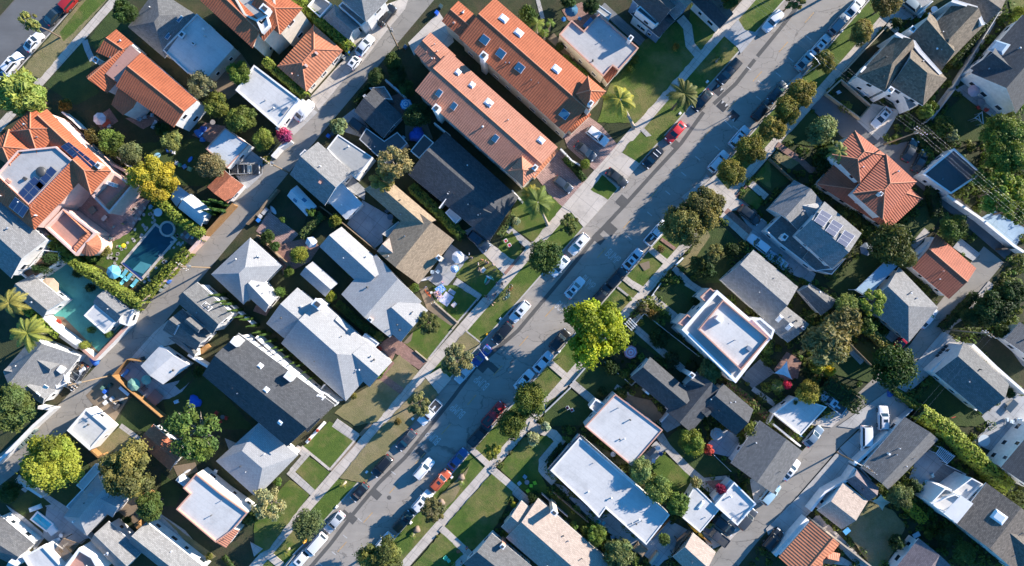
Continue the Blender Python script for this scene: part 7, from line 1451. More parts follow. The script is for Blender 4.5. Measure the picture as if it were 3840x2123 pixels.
pergola([(1660,1160),(1790,1050),(1810,1080),(1620,1310)], 2.3, 'darkwood', 'dark slatted pergola at the tan garage', n=14)
T(3,3)
wallline([(1220,80),(870,410)], 2.4,.5, 'white', 'white wall in front of the dark garage house'); wallline([(880,440),(800,560),(580,680),(430,870)], 2.6,.45, 'white', 'white alley wall of the pinkish brown garage'); wallline([(400,950),(70,1320)], 2.4,.7, 'white', 'white alley wall of the orange tiled garage house'); wallline([(440,960),(1040,1430)], 1.9,.3, 'tanwall', 'tan wall beside the dry back lawn'); wallline([(60,0),(330,220)], 1.9,.3, 'white', 'white wall at the alley bend beside the slate blue car'); wallline([(930,440),(1040,560)], 2.0,.2, 'greywall', 'grey gutter wall between the two garages')
wallline([(1780,400),(1990,500),(1850,670)], 1.1,.1, 'trim', 'white railing round the shaded slatted deck', 'railing', 'railing'); wallline([(1550,690),(1680,800)], 1.1,.1, 'trim', 'white railing beside the dark deck shrubs', 'railing', 'railing'); pergola([(1730,230),(1870,320),(1800,390),(1690,290)], 2.4, 'paleblue', 'pale blue slatted pergola beside the tall clipped hedge', n=10); pergola([(1930,720),(2050,800),(1900,985),(1780,880)], 7.6, 'trim', 'white slatted pergola on the roof terrace', n=16); wallline([(2390,1420),(2510,1360)], 2.0,.3, 'white', 'white lattice fence at the bottom right corner', 'fence', 'fence')
wallline([(1655,780),(1780,650),(1850,660)], 5.6,.2, 'trim', 'white roof terrace parapet corner')
T(1,3)
pergola([(1210,1175),(1290,1255),(1000,1560),(880,1490)], 2.9, 'paleblue', 'pale blue glazed pergola beside the hip roofed house', n=12, roof='glass_roof')
T(3,0)
pergola([(640,1150),(790,1200),(640,1400),(510,1320)], 2.6, 'wood', 'weathered wooden slat pergola beside the white building', n=13)
# ================================================================== water
def pool(P, name, label, water, depth=.35, rim=.45, mat='walk'):
    pts = ccw([W(u, v, GZ + .12) for u, v in P]); c = sum(pts, Vector()) / len(pts); o = empty(name, (c.x, c.y, GZ),0, label, 'pool'); inv = Matrix.Translation((-c.x, -c.y, -GZ)); inn = inset(pts, rim); n = len(pts); e = MB()
    for i in range(n):
        a, b, x, y = pts[i], pts[(i + 1) % n], inn[i], inn[(i + 1) % n]; zt, zb = GZ + .16, GZ - .05
        e.face([(a.x, a.y, zt),(b.x, b.y, zt),(y.x, y.y, zt),(x.x, x.y, zt)]); e.face([(y.x, y.y, zb),(x.x, x.y, zb),(x.x, x.y, zt),(y.x, y.y, zt)]); e.face([(a.x, a.y, zb),(b.x, b.y, zb),(b.x, b.y, zt),(a.x, a.y, zt)])
    e.build('coping', M[mat], o).matrix_parent_inverse = inv
    m, nt, b = _base('water_%d' % len(_m),.05); f = noise_n(nt, .5,4,.6, pos(nt)); g2 = noise_n(nt, 2.6,3,.6, pos(nt)); nt.links.new(ramp(nt, f, [(.3, mul(water, .75)),(.7, mul(water, 1.2))]), b.inputs['Base Color']); bump(nt, b, g2,.03,.25); _m['water_%d' % len(_m)] = m
    w = MB(); w.face([(p.x, p.y, GZ + .08) for p in inn]); w.build('water', m, o).matrix_parent_inverse = inv; return o, inn, inv
T(1,0)
o, inn, inv = pool([(1560,815),(1785,985),(1420,1405),(1212,1222)], 'swimming_pool', 'long rectangular swimming pool with pale stone edge', (.01,.062,.088))
s = MB(); q = [W(u, v, GZ + .09) for u, v in ((1415,1205),(1525,1240),(1440,1330),(1330,1290))]; s.face(ccw(q)); k = s.build('pool_step', plain('pool_step', (.07,.24,.27),.3), o); k.matrix_parent_inverse = inv
s = MB(); q = [W(u, v, GZ + .17) for u, v in ((1240,1212),(1440,1375),(1428,1392),(1226,1228))]; s.face(ccw(q)); k = s.build('tile_strip', plain('blue_tiles', (.02,.05,.18),.3), o); k.matrix_parent_inverse = inv
c0 = W(1692,880, GZ); o = empty('spa_pool', c0,0, 'round spa pool with stone rim joined to the long pool', 'pool'); m = MB(); n = 28
ro, ri = 1.55,1.15
for i in range(n):
    a, b = 6.2832 * i / n, 6.2832 * (i + 1) / n; P_ = lambda r, t, z: (r * math.cos(t), r * math.sin(t), z)
    m.face([P_(ri, a, .42), P_(ro, a, .42), P_(ro, b, .42), P_(ri, b, .42)]); m.face([P_(ro, a, -.05), P_(ro, b, -.05), P_(ro, b, .42), P_(ro, a, .42)]); m.face([P_(ri, b, .1), P_(ri, a, .1), P_(ri, a, .42), P_(ri, b, .42)])
m.build('rim', M['walk'], o); m = MB(); m.disc((0,0,.33), ri, 28); m.build('water', glassy('spa_water', (.01,.06,.09)), o)
T(3,0)
o, inn, inv = pool([(375,868),(545,1000),(470,1085),(300,955)], 'plunge_pool', 'small bright blue raised pool at the lower left', (.06,.5,.68), rim=.3, mat='trim')
T(0,0)

T(3,0)
blob('pool_deck', 345,845, GZ, 2.4,.9,.5,20, 'trim', (1,1,1), 'white raised step at the upper end of the small blue pool', 'step'); blob('pool_deck', 520,1070, GZ, 1.7,1.6,.45,38, 'trim', (1,1,1), 'white raised platform at the lower end of the small blue pool', 'step')
# ================================================================== parasols, sails, covers
T(0,0); parasol(990,1190,64,(.74,.70,.69), 'white scalloped parasol on the shaded garden patio', stripe=(.6,.5,.5)); parasol(2310,700,44,(.72,.2,.05), 'orange parasol beside the white roof extension', n=6)
T(0,1); parasol(1505,1045,60,(.10,.32,.62), 'blue and white striped parasol in the dark garden', stripe=(.62,.68,.74), rings=1)
T(0,2); parasol(600,95,66,(.03,.14,.25), 'dark blue parasol on the brick patio', n=10)
T(0,3); parasol(2082,908,60,(.45,.36,.42), 'mauve parasol against the white gable wall', n=8)
T(1,1); parasol(2030,1162,64,(.78,.76,.75), 'large white parasol over the front patio'); parasol(1995,1278,42,(.10,.33,.7), 'small blue and white ringed parasol next to the large white one', h=1.9, stripe=(.68,.74,.8), rings=1); parasol(550,1012,60,(.74,.76,.78), 'white square parasol by the golden green tree', n=6)
T(2,2); parasol(1195,695,68,(.52,.2,.26), 'red and white ringed parasol beside the huge yellow tree', stripe=(.5,.45,.55), rings=1)
T(3,2); parasol(2062,100,64,(.42,.40,.39), 'grey parasol with a red ringed centre on the gravel terrace', stripe=(.42,.30,.29), rings=1)
T(2,0); parasol(1335,1022,66,(.22,.40,.30), 'larger green parasol on the cedar fenced terrace'); parasol(1460,975,50,(.26,.46,.36), 'smaller green parasol next to the garage on the terrace', h=2.2); parasol(482,40,98,(.52,.40,.28), 'big tan parasol in the green court', h=2.7)
T(1,0); parasol(1132,1312,72,(.16,.55,.72), 'light blue parasol beside the long pool', stripe=(.25,.62,.76))
T(1,3); parasol(1000,1080,68,(.16,.2,.25), 'grey parasol in deep shade under the dense dark tree', n=6)
T(2,3); sailcloth([(190,785,3.2),(240,965,2.5),(65,905,3.0)], 'white triangular shade sail over the brick terrace', (.72,.74,.76))
T(3,3); sailcloth([(1135,705,3.0),(1230,785,2.4),(1150,860,3.0),(1045,770,2.4)], 'small beige four cornered shade sail', (.56,.50,.36))
def cover(u, v, r, h, col, label, name='covered_stack', n=18, cat='tarpaulin'):
    rm = r * _cur[2] * MPP; p = W(u, v, h); rr = random.Random(len(label)); ph = rr.random() * 6; m = MB(); rows = []
    for i in range(7):
        a = i / 6 * 1.5; rows.append([(rm * math.cos(a) ** .5 * (1 + .16 * math.sin(3 * t + ph) + .07 * math.sin(7 * t)) * math.cos(t), rm * math.cos(a) ** .5 * (1 + .16 * math.sin(3 * t + ph) + .07 * math.sin(7 * t)) * math.sin(t), h * math.sin(a) * (1 + .06 * math.sin(5 * t))) for t in [6.2832 * j / n for j in range(n)]])
    m.grid(rows, closed=True); m.face(rows[-1]); o = m.build(name, M['cloth'], None, label, cat); o.location = (p.x, p.y, GZ); o.color = (*col, 1); return o
T(0,1); cover(1612,1342,78,1.8,(.03,.12,.55), 'large blue tarpaulin over a heap in the shaded garden', 'tarpaulin'); T(2,0); cover(1942,1200,66,.8,(.02,.12,.62), 'bright blue round cover lying on the lawn', 'pool_cover'); cover(945,778,50,.6,(.04,.16,.55), 'blue tarpaulin at the corner of the white court wall', 'tarpaulin'); T(2,3); cover(1240,1115,34,.8,(.04,.12,.4), 'small blue tarpaulin at the hedge end by the alley driveway', 'tarpaulin'); T(0,0); cover(1985,1330,42,1.0,(.03,.16,.5), 'blue tarpaulin by the brick terrace behind the gable', 'tarpaulin'); cover(2035,1290,30,.8,(.02,.08,.35), 'dark blue tarpaulin behind the brighter one', 'tarpaulin'); cover(2025,1400,24,.8,(.05,.22,.6), 'small round blue paddling pool at the terrace edge', 'paddling_pool')
# ================================================================== furniture, toys, bins
T(0,0); table(1070,1240,44,(.45,.1,.07), 'red rectangular table beside the scalloped white parasol', False, rz=35, ly=24); seat(1100,1270,(.7,.7,.7), 'white chair beside the red table', 120); table(2140,1230,26,(.3,.28,.27), 'stone fountain basin on the brick terrace', True, .6, 'fountain')
for i, (u, v, l) in enumerate(((1410,1200, 'blue grey sun chair on the terrace, nearest the white wall'),(1460,1180, 'blue grey sun chair on the terrace, second from the white wall'),(1530,1160, 'pale chair on the terrace beside the bush'),(1550,1250, 'pale lounger between the terrace shrubs'))): seat(u, v, (.45,.52,.58), l, 30 + i * 70, lounge=i > 2)
T(1,0)
for i, (u, v, l) in enumerate(((1245,1330, 'light blue lounger closest to the light blue parasol'),(1290,1365, 'light blue lounger in the middle of the pool end'),(1240,1400, 'light blue lounger near the hedge at the pool end'),(1350,1425, 'light blue lounger nearest the long pool'))): seat(u, v, (.14,.5,.62), l, 52, lounge=True)
board(1245,1050,1.0,1.0,(.75,.62,.03), 'yellow swim ring on the stepping stone lawn', 0,.1, 'swim_ring', 'swim ring'); board(1205,1055,.5,.5,(.1,.5,.12), 'small green ball beside the yellow swim ring', 0,.2, 'ball', 'ball'); table(1592,712,42,(.7,.72,.73), 'round white table near the spa pool'); table(1195,665,26,(.72,.7,.68), 'round white table on the mansion terrace'); seat(1250,690,(.5,.45,.4), 'brown chair beside the terrace table', 10); table(1050,770,30,(.5,.47,.42), 'grey stone counter on the mansion terrace', False, .9, 'stone_counter', 48,18); table(930,690,34,(.12,.16,.15), 'dark square fire table in the mansion courtyard', False, .5, 'fire_table', 38,34)
seat(1520,655,(.25,.45,.6), 'blue chair near the round white pool table', 140); person(1240,830, 'sit', (.7,.5,.1),(.25,.2,.2),(.1,.06,.03), 'person in a yellow top sitting at the terrace edge', 60); person(1150,855, 'sit', (.7,.66,.6),(.3,.3,.35),(.12,.08,.05), 'person in a cream top sitting on the mansion terrace', 200); person(1120,975, 'stand', (.12,.4,.3),(.6,.55,.5),(.08,.05,.03), 'person in a green top standing by the flower pots', 10)
table(1890,950,30,(.25,.26,.28), 'grey barbecue on the brick corner by the alley', False, .9, 'barbecue', 48,20); table(1935,965,16,(.6,.6,.62), 'small steel stool beside the grey barbecue', True, .5, 'stool')
board(1580,145,1.6,1.2,(.25,.5,.65), 'pale blue picnic sheet on the dark lawn', 30,.02, 'picnic_sheet', 'sheet'); board(1915,180,1.3,.7,(.03,.2,.7), 'bright blue inflatable on the dark lawn', 55,.1, 'inflatable', 'toy')
rr = random.Random(9)
for i, (u, v, cc, l) in enumerate(((1770,215,(.6,.6,.62), 'white toy box in the toy heap on the dark lawn'),(1800,235,(.1,.3,.12), 'green toy crate in the toy heap on the dark lawn'),(1850,250,(.1,.25,.5), 'blue toy crate in the toy heap on the dark lawn'),(1690,85,(.03,.1,.4), 'blue storage tub under the yellow green small tree'),(1740,105,(.6,.6,.6), 'white storage tub under the yellow green small tree'),(1900,275,(.2,.35,.2), 'flat green sand tray on the dark lawn'))): blob('toy_box', u, v, GZ, rr.uniform(.6,1), rr.uniform(.5,.9), rr.uniform(.3,.6), rr.uniform(0,90), 'plastic', cc, l, 'toy box')
T(2,0)
seat(1260,905,(.05,.25,.6), 'blue lounger on the cedar fenced terrace', 50, lounge=True); table(1560,1150,66,(.22,.13,.11), 'dark square outdoor sofa set on the terrace', False, .55, 'outdoor_sofa', 50,58); table(1450,1060,24,(.1,.1,.1), 'small black table between parasol and sofa set', False, .5, rz=40); seat(1780,1250 - 60,(.6,.7,.8), 'pale chair at the lawn edge by the gnarled tree', 20)
for i, (u, v, l) in enumerate(((2180,1305, 'red garden chair nearest the charcoal house in the lawn group'),(2275,1355, 'red garden chair by the wall in the lawn group'),(2215,1390, 'red garden chair lowest in the lawn group'))): seat(u, v, (.55,.05,.04), l, 60 + i * 110)
table(2240,1345,22,(.15,.15,.15), 'small dark table between red garden chairs'); table(1250,1085,60,(.7,.72,.74), 'white outdoor shelf leaning beside the cedar fence', False, .9, 'shelf_unit', -40,16)
for i, (u, v, cc, l) in enumerate(((1050,1090,(.03,.12,.5), 'blue wheelie bin in the gravel yard'),(1030,1055,(.12,.22,.16), 'dark green wheelie bin next to the blue one in the gravel yard'),(1100,1030,(.04,.08,.07), 'black wheelie bin by the cedar fence corner'),(1050,1145,(.5,.5,.5), 'grey crate upper in the gravel yard stack'),(1115,1165,(.55,.55,.56), 'grey crate beside the barbecue heap in the gravel yard'),(1050,1205,(.72,.72,.73), 'white crate lowest in the gravel yard'))):
    if i < 3: bin_(u, v, cc, l)
    else: blob('crate', u, v, GZ, .8,.7,.6,40, 'plastic', cc, l, 'crate')
blob('barbecue', 1160,1240, GZ, 1.5,.9,.9,50, 'darkmetal', (0,0,0), 'black covered barbecue in the gravel yard', 'barbecue', .6); blob('work_gear', 2050,660, GZ, 2.2,1.0,.7,40, 'cedar', (1,1,1), 'heap of boards and orange gear behind the low garage', 'heap', .5); blob('wheelie_bin', 1405,770, GZ, 1.0,.8,1.1,20, 'darkmetal', (0,0,0), 'black bin against the cedar fence end', 'bin')
G = 'grey green bins along the white lower alley wall'; T(3,0)
for (u, v) in ((345,65),(310,112),(270,150),(240,185),(205,222)): bin_(u, v, (.12,.16,.15), 'grey green wheelie bin in the row along the white alley wall', G)
T(2,0)
for (u, v, l) in ((1650,22, 'grey wheelie bin at the pink wall, upper one'),(1610,65, 'grey wheelie bin at the pink wall, lower one')): bin_(u, v, (.25,.28,.28), l)
T(1,0); bin_(1690,1405,(.05,.15,.5), 'blue wheelie bin at the pink alley wall')
T(1,1)
for (u, v, cc, l) in ((20,790,(.03,.18,.55), 'blue wheelie bin in the pink paved yard'),(40,750,(.5,.5,.5), 'light grey wheelie bin next to the blue one in the pink paved yard'),(75,715,(.42,.42,.42), 'middle grey wheelie bin in the pink paved yard'),(100,685,(.35,.35,.36), 'darkest grey wheelie bin at the yard fence'),(1050,330,(.02,.15,.6), 'blue wheelie bin beside the flat side wing')): bin_(u, v, cc, l)
T(0,1)
for (u, v, cc, l) in ((920,525,(.03,.18,.55), 'blue wheelie bin beside the tiny white car'),(880,575,(.35,.36,.34), 'grey wheelie bin beside the pyramid roofed garage'),(1815,125,(.02,.12,.6), 'bright blue wheelie bin at the top of the alley'),(1855,60,(.05,.09,.1), 'black wheelie bin at the top of the alley'),(1500,470,(.05,.1,.16), 'dark wheelie bin by the alley pole'),(725,1365,(.02,.14,.5), 'blue wheelie bin beside the pale alley shrub'),(765,1345,(.03,.06,.08), 'black wheelie bin beside the pale alley shrub'),(1480,1385,(.4,.5,.55), 'pale grey box by the blue tarpaulin')): bin_(u, v, cc, l)
T(2,3); bin_(735,1145,(.02,.12,.5), 'upper blue wheelie bin behind the silver pickup', rz=.3); bin_(768,1165,(.02,.12,.5), 'lower blue wheelie bin behind the silver pickup', rz=.3)
board(1920,1235,1.3,1.1,(.62,.08,.03), 'red orange play mat on the walled lawn', 35,.05, 'play_mat', 'mat'); board(1857,1348,1.1,.5,(.6,.05,.05), 'small red sledge on the walled lawn', 20,.1, 'sledge', 'toy'); table(2450,1235,62,(.03,.06,.09), 'dark table tennis top on the concrete terrace', False, .76, 'game_table', 48,34); table(2325,1190,34,(.7,.7,.7), 'white ladder like bench by the charcoal gable', False, .5, 'bench', 48,14)
for k in range(4): blob('planter', 1720 + k * 28,735 - k * 32, GZ, .6,.6,.7,40, 'darkmetal', (0,0,0), 'black plant tub in the row at the thick alley wall', 'planter')['group'] = 'black plant tubs by the alley'
for i, (u, v) in enumerate(((2400,1370),(2450,1390),(2520,1370))): seat(u, v, (.6,.68,.74),('white patio chair nearest the game table', 'white patio chair in the middle of the terrace', 'white patio chair at the right photo edge')[i], i * 80)
T(3,3)
bin_(490,795,(.02,.1,.45), 'blue wheelie bin at the alley by the pinkish garage'); bin_(520,765,(.03,.05,.06), 'black wheelie bin at the alley by the pinkish garage'); table(790,1070,34,(.1,.35,.6), 'blue and white framed box at the pinkish garage corner', False, 1.2, 'play_house', 40,26); seat(1650,510,(.4,.6,.65), 'pale blue chair on the shaded deck', 20); seat(1590,575,(.4,.6,.62), 'pale round chair in front of the shaded deck', 90); table(2170,160,60,(.5,.56,.6), 'white wire garden table behind the tall clipped hedge'); seat(2120,200,(.5,.55,.6), 'white wire chair at the garden table behind the hedge', 40); table(2420,190,46,(.03,.04,.05), 'black parasol base table beside the white corner house', False, .7, rz=48); table(1490,1110,36,(.4,.5,.56), 'pale blue garden box before the bottom right gable', False, .6, 'storage_box', 30,24); blob('bucket', 340,125, GZ, .8,.4,.4,-30, 'plastic', (.05,.3,.7), 'blue cushion on the white wall at the alley bend', 'cushion')
T(3,2)
for i, (u, v, cc, l) in enumerate(((228,585,(.28,.62,.02), 'lime green garden chair at the upper right of the lawn circle'),(160,665,(.3,.66,.02), 'lime green garden chair at the bottom of the lawn circle'),(75,588,(.45,.5,.55), 'grey garden chair on the left of the lawn circle'),(128,522,(.3,.4,.48), 'blue grey garden chair at the top of the lawn circle'))): seat(u, v, cc, l, i * 100 + 200)
table(150,580,24,(.28,.24,.24), 'round grey table amid the lawn circle of chairs'); table(192,615,16,(.3,.62,.02), 'small lime green side table in the lawn circle', False, .45)
board(1855,1070,4.6,.75,(.72,.42,.03), 'long yellow canoe beside the dark pickup', -42,.5, 'canoe', 'canoe')
for i, (u, v, cc, l) in enumerate(((1330,345,(.2,.3,.45), 'blue cushioned chair on the small patio below the cottage'),(1420,360,(.5,.6,.7), 'pale cushioned chair on the small patio below the cottage'),(1490,290,(.03,.1,.3), 'dark blue chair on the small patio below the cottage'),(870,970,(.1,.5,.55), 'teal chair in the shaded side yard'),(920,990,(.15,.5,.6), 'turquoise chair next to the teal one'),(1010,1130,(.3,.4,.5), 'grey chair lowest in the shaded side yard'))): seat(u, v, cc, l, i * 77)
table(1400,275,50,(.12,.12,.13), 'dark long table on the small patio below the cottage', False, .7, rz=48, ly=22); table(1465,235,26,(.6,.66,.7), 'round pale table on the small patio below the cottage'); table(1015,298,26,(.7,.72,.74), 'white satellite dish like round table by the cottage wall', True, .9)
for k, (u, v) in enumerate(((1700,445),(1708,480),(1712,520),(1708,550),(1712,580),(1706,610))): board(u, v, .5,.4,(.6,.57,.52), 'pale stepping stone in the curved garden line', k * 40,.01, 'stepping_stone', 'stone')['group'] = 'stepping stones on the small lawn'
blob('workbench', 1290,1260, GZ, 2.6,1.8,.8,-40, 'wood', (1,1,1), 'wooden workbench heap below the long white roof', 'workbench', .8); table(1965,40,16,(.5,.4,.05), 'small yellow stool on the gravel terrace', False, .4, 'stool')
T(2,2)
seat(558,1252,(.75,.74,.74), 'white armchair with red cushion, upper of the lawn pair', 210, cushion=(.6,.03,.03)); seat(602,1275,(.75,.74,.74), 'white armchair with red cushion, lower of the lawn pair', 210, cushion=(.6,.03,.03))
T(1,2); seat(-62,998,(.75,.74,.74), 'white armchair with red cushion, upper one by the charcoal house', 300, cushion=(.6,.03,.06)); seat(-25,1042,(.75,.74,.74), 'white armchair with red cushion, lower one by the charcoal house', 300, cushion=(.6,.03,.06))
T(3,1); seat(1907,1335,(.15,.6,.42), 'mint green chair, upper of the pair on the lower lawn', 40); seat(1935,1366,(.15,.6,.42), 'mint green chair, lower of the pair on the lower lawn', 220); person(2120,1238, 'stand', (.6,.08,.04),(.08,.1,.2),(.05,.03,.02), 'person in a red top standing on the lower front path', 100); person(2065,1388, 'stand', (.5,.5,.55),(.1,.1,.15),(.05,.03,.02), 'person in a grey top by the house path at the bottom', 50); blob('sandbag', 2035,1278, GZ, .8,.6,.3,20, 'cloth', (.35,.12,.06), 'brown toy heap on the lower lawn', 'toy')
T(0,3); seat(705,930,(.62,.66,.72), 'white chair in the dark walled front yard', 120); table(1670,98,34,(.7,.72,.75), 'larger round white table behind the shake roofed house'); table(1625,155,28,(.7,.72,.75), 'smaller round white table behind the shake roofed house'); seat(2140,970,(.4,.45,.5), 'grey chair next to the mauve parasol', 80); table(2140,1030,40,(.2,.2,.22), 'dark dining table on the back patio'); seat(2115,1082,(.5,.06,.05), 'red chair at the back patio, left one', 30); seat(2185,1105,(.5,.06,.05), 'red chair at the back patio, right one', 150); blob('barbecue', 2360,1150, GZ, 1.2,.7,.9,30, 'darkmetal', (0,0,0), 'black barbecue at the end of the back patio', 'barbecue'); pergola([(2080,1190),(2150,1130),(2160,1240),(2110,1200)], 2.2, 'steel', 'steel swing frame on the back patio edge', 'swing_frame', 3)
T(0,2); table(520,195,24,(.04,.2,.5), 'round blue table on the brick patio'); seat(680,190,(.05,.2,.4), 'blue chair beneath the coral lined wall', 60); blob('sofa', 770,225, GZ, 2.2,.9,.7,48, 'cloth', (.05,.22,.48), 'long blue garden sofa in the roof notch', 'sofa'); blob('air_unit', 620,540, GZ, 1.3,1.0,1.1,40, 'tanwall', (1,1,1), 'beige air conditioner beside the cream wall', 'air conditioner')
T(0,0);
T(3,0); table(615,1115,20,(.7,.7,.7), 'round white table by the small blue pool'); seat(560,1165,(.7,.72,.75), 'white lounger beside the slat pergola', 20, lounge=True); table(505,1262,26,(.6,.6,.62), 'round pale table at the pergola corner'); board(1885,470,1.6,.5,(.7,.7,.72), 'white surfboard lying in the side yard', 30); blob('log', 1440,685, GZ, 3.0,1.1,1.6,-32, 'cedar', (1,1,1), 'pruned orange brown tree stump beside the broad tree', 'tree stump', .8); blob('shed_box', 1385,1020, GZ, 1.3,1.2,1.5,40, 'cedar', (1,1,1), 'small orange wooden cabinet by the twin gables', 'cabinet'); seat(2170,470,(.7,.7,.7), 'white chair in the passage beside the white Spanish house', 70); blob('staircase', 1820,590, GZ, 2.6,1.0,2.4,-38, 'paleblue', (1,1,1), 'pale blue outside stair at the white Spanish house', 'stair', .5)
T(1,1); board(1710,1380,2.3,.6,(.7,.7,.72), 'white surfboard beside the front patio', 20); seat(1830,1305,(.6,.68,.74), 'pale chair on the front patio', 50); seat(1775,1310,(.5,.6,.7), 'blue grey chair at the patio planting', 90); table(1350,760,30,(.1,.14,.18), 'dark table in the concrete court', True); seat(1320,700,(.1,.15,.2), 'dark chair in the concrete court', 40); bush(1400,800,34,(.04,.06,.03), 'dark potted tree in the concrete court', 2.0); board(175,690,1.9,.8,(.45,.5,.52), 'grey upturned boat in the vegetable yard', -55,.2, 'rowing_boat', 'boat')
# ================================================================== the picnic on the lawns
GG = 'people at the lawn party'
T(1,1)
P5 = [((2235,1230), 'stand', (.6,.6,.62),(.1,.12,.2), 'person in a pale top at the end of the lawn group'),((2270,1190), 'stand', (.55,.12,.06),(.15,.12,.1), 'person in a rust red top on the lawn'),((2305,1200), 'stand', (.6,.3,.2),(.1,.1,.12), 'person in an orange top on the lawn'),((2335,1215), 'sit', (.5,.15,.1),(.2,.2,.25), 'person in a red top sitting on the lawn'),((2245,1275), 'sit', (.1,.1,.12),(.55,.35,.25), 'person in black sitting beside the white sheet'),((2260,1300), 'sit', (.15,.14,.2),(.5,.5,.5), 'person in dark blue sitting beside the white sheet'),((2385,1240), 'stand', (.65,.6,.58),(.5,.3,.25), 'person in a cream top by the driveway edge'),((2400,1290), 'stand', (.3,.22,.2),(.1,.1,.1), 'person in a brown top by the driveway edge'),((2145,1130), 'stand', (.3,.45,.65),(.1,.1,.15), 'person in a light blue top near the large white parasol'),((2170,1165), 'sit', (.1,.15,.3),(.1,.1,.1), 'person in navy sitting near the large white parasol')]
for i, (p, ps, a, b, l) in enumerate(P5): person(*p, ps, a, b, ((.04,.025,.02),(.18,.1,.05),(.35,.24,.12))[i % 3], l, i * 67, group=GG)
table(2285,1290,24,(.7,.68,.6), 'white folding table on the shaded lawn', False, .6, rz=45, ly=20)
for (u, v, cc, rz, l) in ((2310,1395,(.05,.45,.3),70, 'green surfboard on the shaded lawn'),(2340,1365,(.6,.68,.72),-30, 'white surfboard on the shaded lawn'),(2370,1370,(.2,.4,.25),-50, 'dark green surfboard on the shaded lawn'),(2330,1415,(.5,.3,.25),50, 'pinkish surfboard on the shaded lawn')): board(u, v, 1.3,.4, cc, l, rz)
T(2,1)
def sheet(u, v, a, b, rz, cols, label, sc=3.0, name='picnic_blanket'):
    p = W(u, v, .2); m = MB(); n = 8
    m.grid([[((i / n - .5) * a, (j / n - .5) * b, .02 * math.sin(i * 2.3 + j) + .03) for i in range(n + 1)] for j in range(n + 1)]); mt, nt, bb = _base('blanket_%d' % len(_m),.9); f = noise_n(nt, sc, 2,.5, pos(nt)); nt.links.new(ramp(nt, f, [(.35 + .3 * i / len(cols), c_) for i, c_ in enumerate(cols)]), bb.inputs['Base Color']); _m['blanket_%d' % len(_m)] = mt
    o = m.build(name, mt, None, label, 'blanket'); o.location = (p.x, p.y, GZ + .09); o.rotation_euler = (0,0, R(rz)); return o
sheet(1855,60,1.7,1.5,40, [(.02,.12,.5),(.05,.3,.7),(.4,.5,.7)], 'blue patterned picnic blanket', 4); sheet(1915,160,1.9,2.3,-35, [(.75,.72,.74),(.7,.6,.64),(.5,.55,.7)], 'large white patterned picnic blanket'); sheet(1970,88,1.4,.8,-32, [(.75,.75,.75),(.35,.35,.4)], 'small white spotted mat on the picnic lawn', 8); sheet(1835,120,1.9,1.2,-60, [(.65,.4,.38),(.6,.5,.55),(.15,.1,.25)], 'pink patterned blanket heaped beside the blue one', 3)
table(1992,215,26,(.74,.6,.54), 'pale square table on the picnic lawn', False, .72, rz=48, ly=20); blob('toy_box', 1760,95, GZ, .4,.4,.4,0, 'plastic', (.7,.7,.7), 'white ball shaped cooler by the picnic', 'cooler')
for k, (u, v) in enumerate(((2085,70),(2040,210),(2015,275))): board(u, v, .3,.3,(.7,.22,.05), 'orange marker disc on the picnic lawn', 0,.02, 'marker_disc', 'toy')['group'] = 'orange discs on the picnic lawn'
board(1730,105,1.9,.45,(.65,.12,.03), 'orange red surfboard by the flower bed', -50); bicycle(1790,165,(.6,.6,.3), 'cream bicycle lying at the flower bed, nearest the blanket', 40); bicycle(1835,200,(.15,.35,.4), 'teal bicycle lying at the flower bed', -30); bicycle(2505,120,(.05,.3,.45), 'blue bicycle lying alone on the kerb lawn', 55); bicycle(2535,45,(.5,.1,.03), 'orange red bicycle lying on the kerb lawn', 60)
for i, (p, ps, a, b, l) in enumerate((((1820,100), 'sit', (.6,.3,.3),(.15,.1,.2), 'person in pink sitting on the picnic blankets'),((1840,135), 'sit', (.65,.45,.4),(.1,.1,.3), 'person in a peach top sitting on the picnic blankets'),((1815,130), 'sit', (.1,.08,.2),(.5,.4,.4), 'person in purple sitting on the picnic blankets'),((2315,135), 'walk', (.05,.1,.12),(.05,.05,.06), 'person in black walking on the sidewalk'),((2335,155), 'walk', (.6,.55,.6),(.4,.2,.3), 'person in a white top walking on the sidewalk'),((2390,130), 'walk', (.08,.2,.5),(.5,.1,.1), 'person in a blue top walking on the sidewalk'),((2410,112), 'stand', (.03,.05,.1),(.03,.03,.04), 'person in dark navy on the sidewalk'),((2375,215), 'stand', (.6,.42,.3),(.3,.2,.15), 'person in a tan top on the kerb lawn'),((2395,195), 'stand', (.55,.35,.2),(.1,.08,.06), 'person in an ochre top on the kerb lawn'),((2425,5), 'walk', (.6,.65,.75),(.05,.1,.3), 'person in white and blue on the shaded sidewalk'),((2475,5), 'walk', (.02,.03,.08),(.02,.02,.04), 'person all in black on the shaded sidewalk'),((1875,-5), 'stand', (.05,.2,.6),(.55,.05,.06), 'person in a blue top beside the picnic path'),((1705,40), 'stand', (.05,.12,.3),(.05,.08,.2), 'person in dark blue behind the picnic'))): person(*p, ps, a, b, ((.04,.025,.02),(.18,.1,.05),(.35,.24,.12))[i % 3], l, i * 53 + 20, group=GG)
blob('kerb_box', 2320,515, GZ, .35,.3,.5,48, 'plastic', (.75,.4,.02), 'small yellow hydrant box at the kerb', 'hydrant')
T();
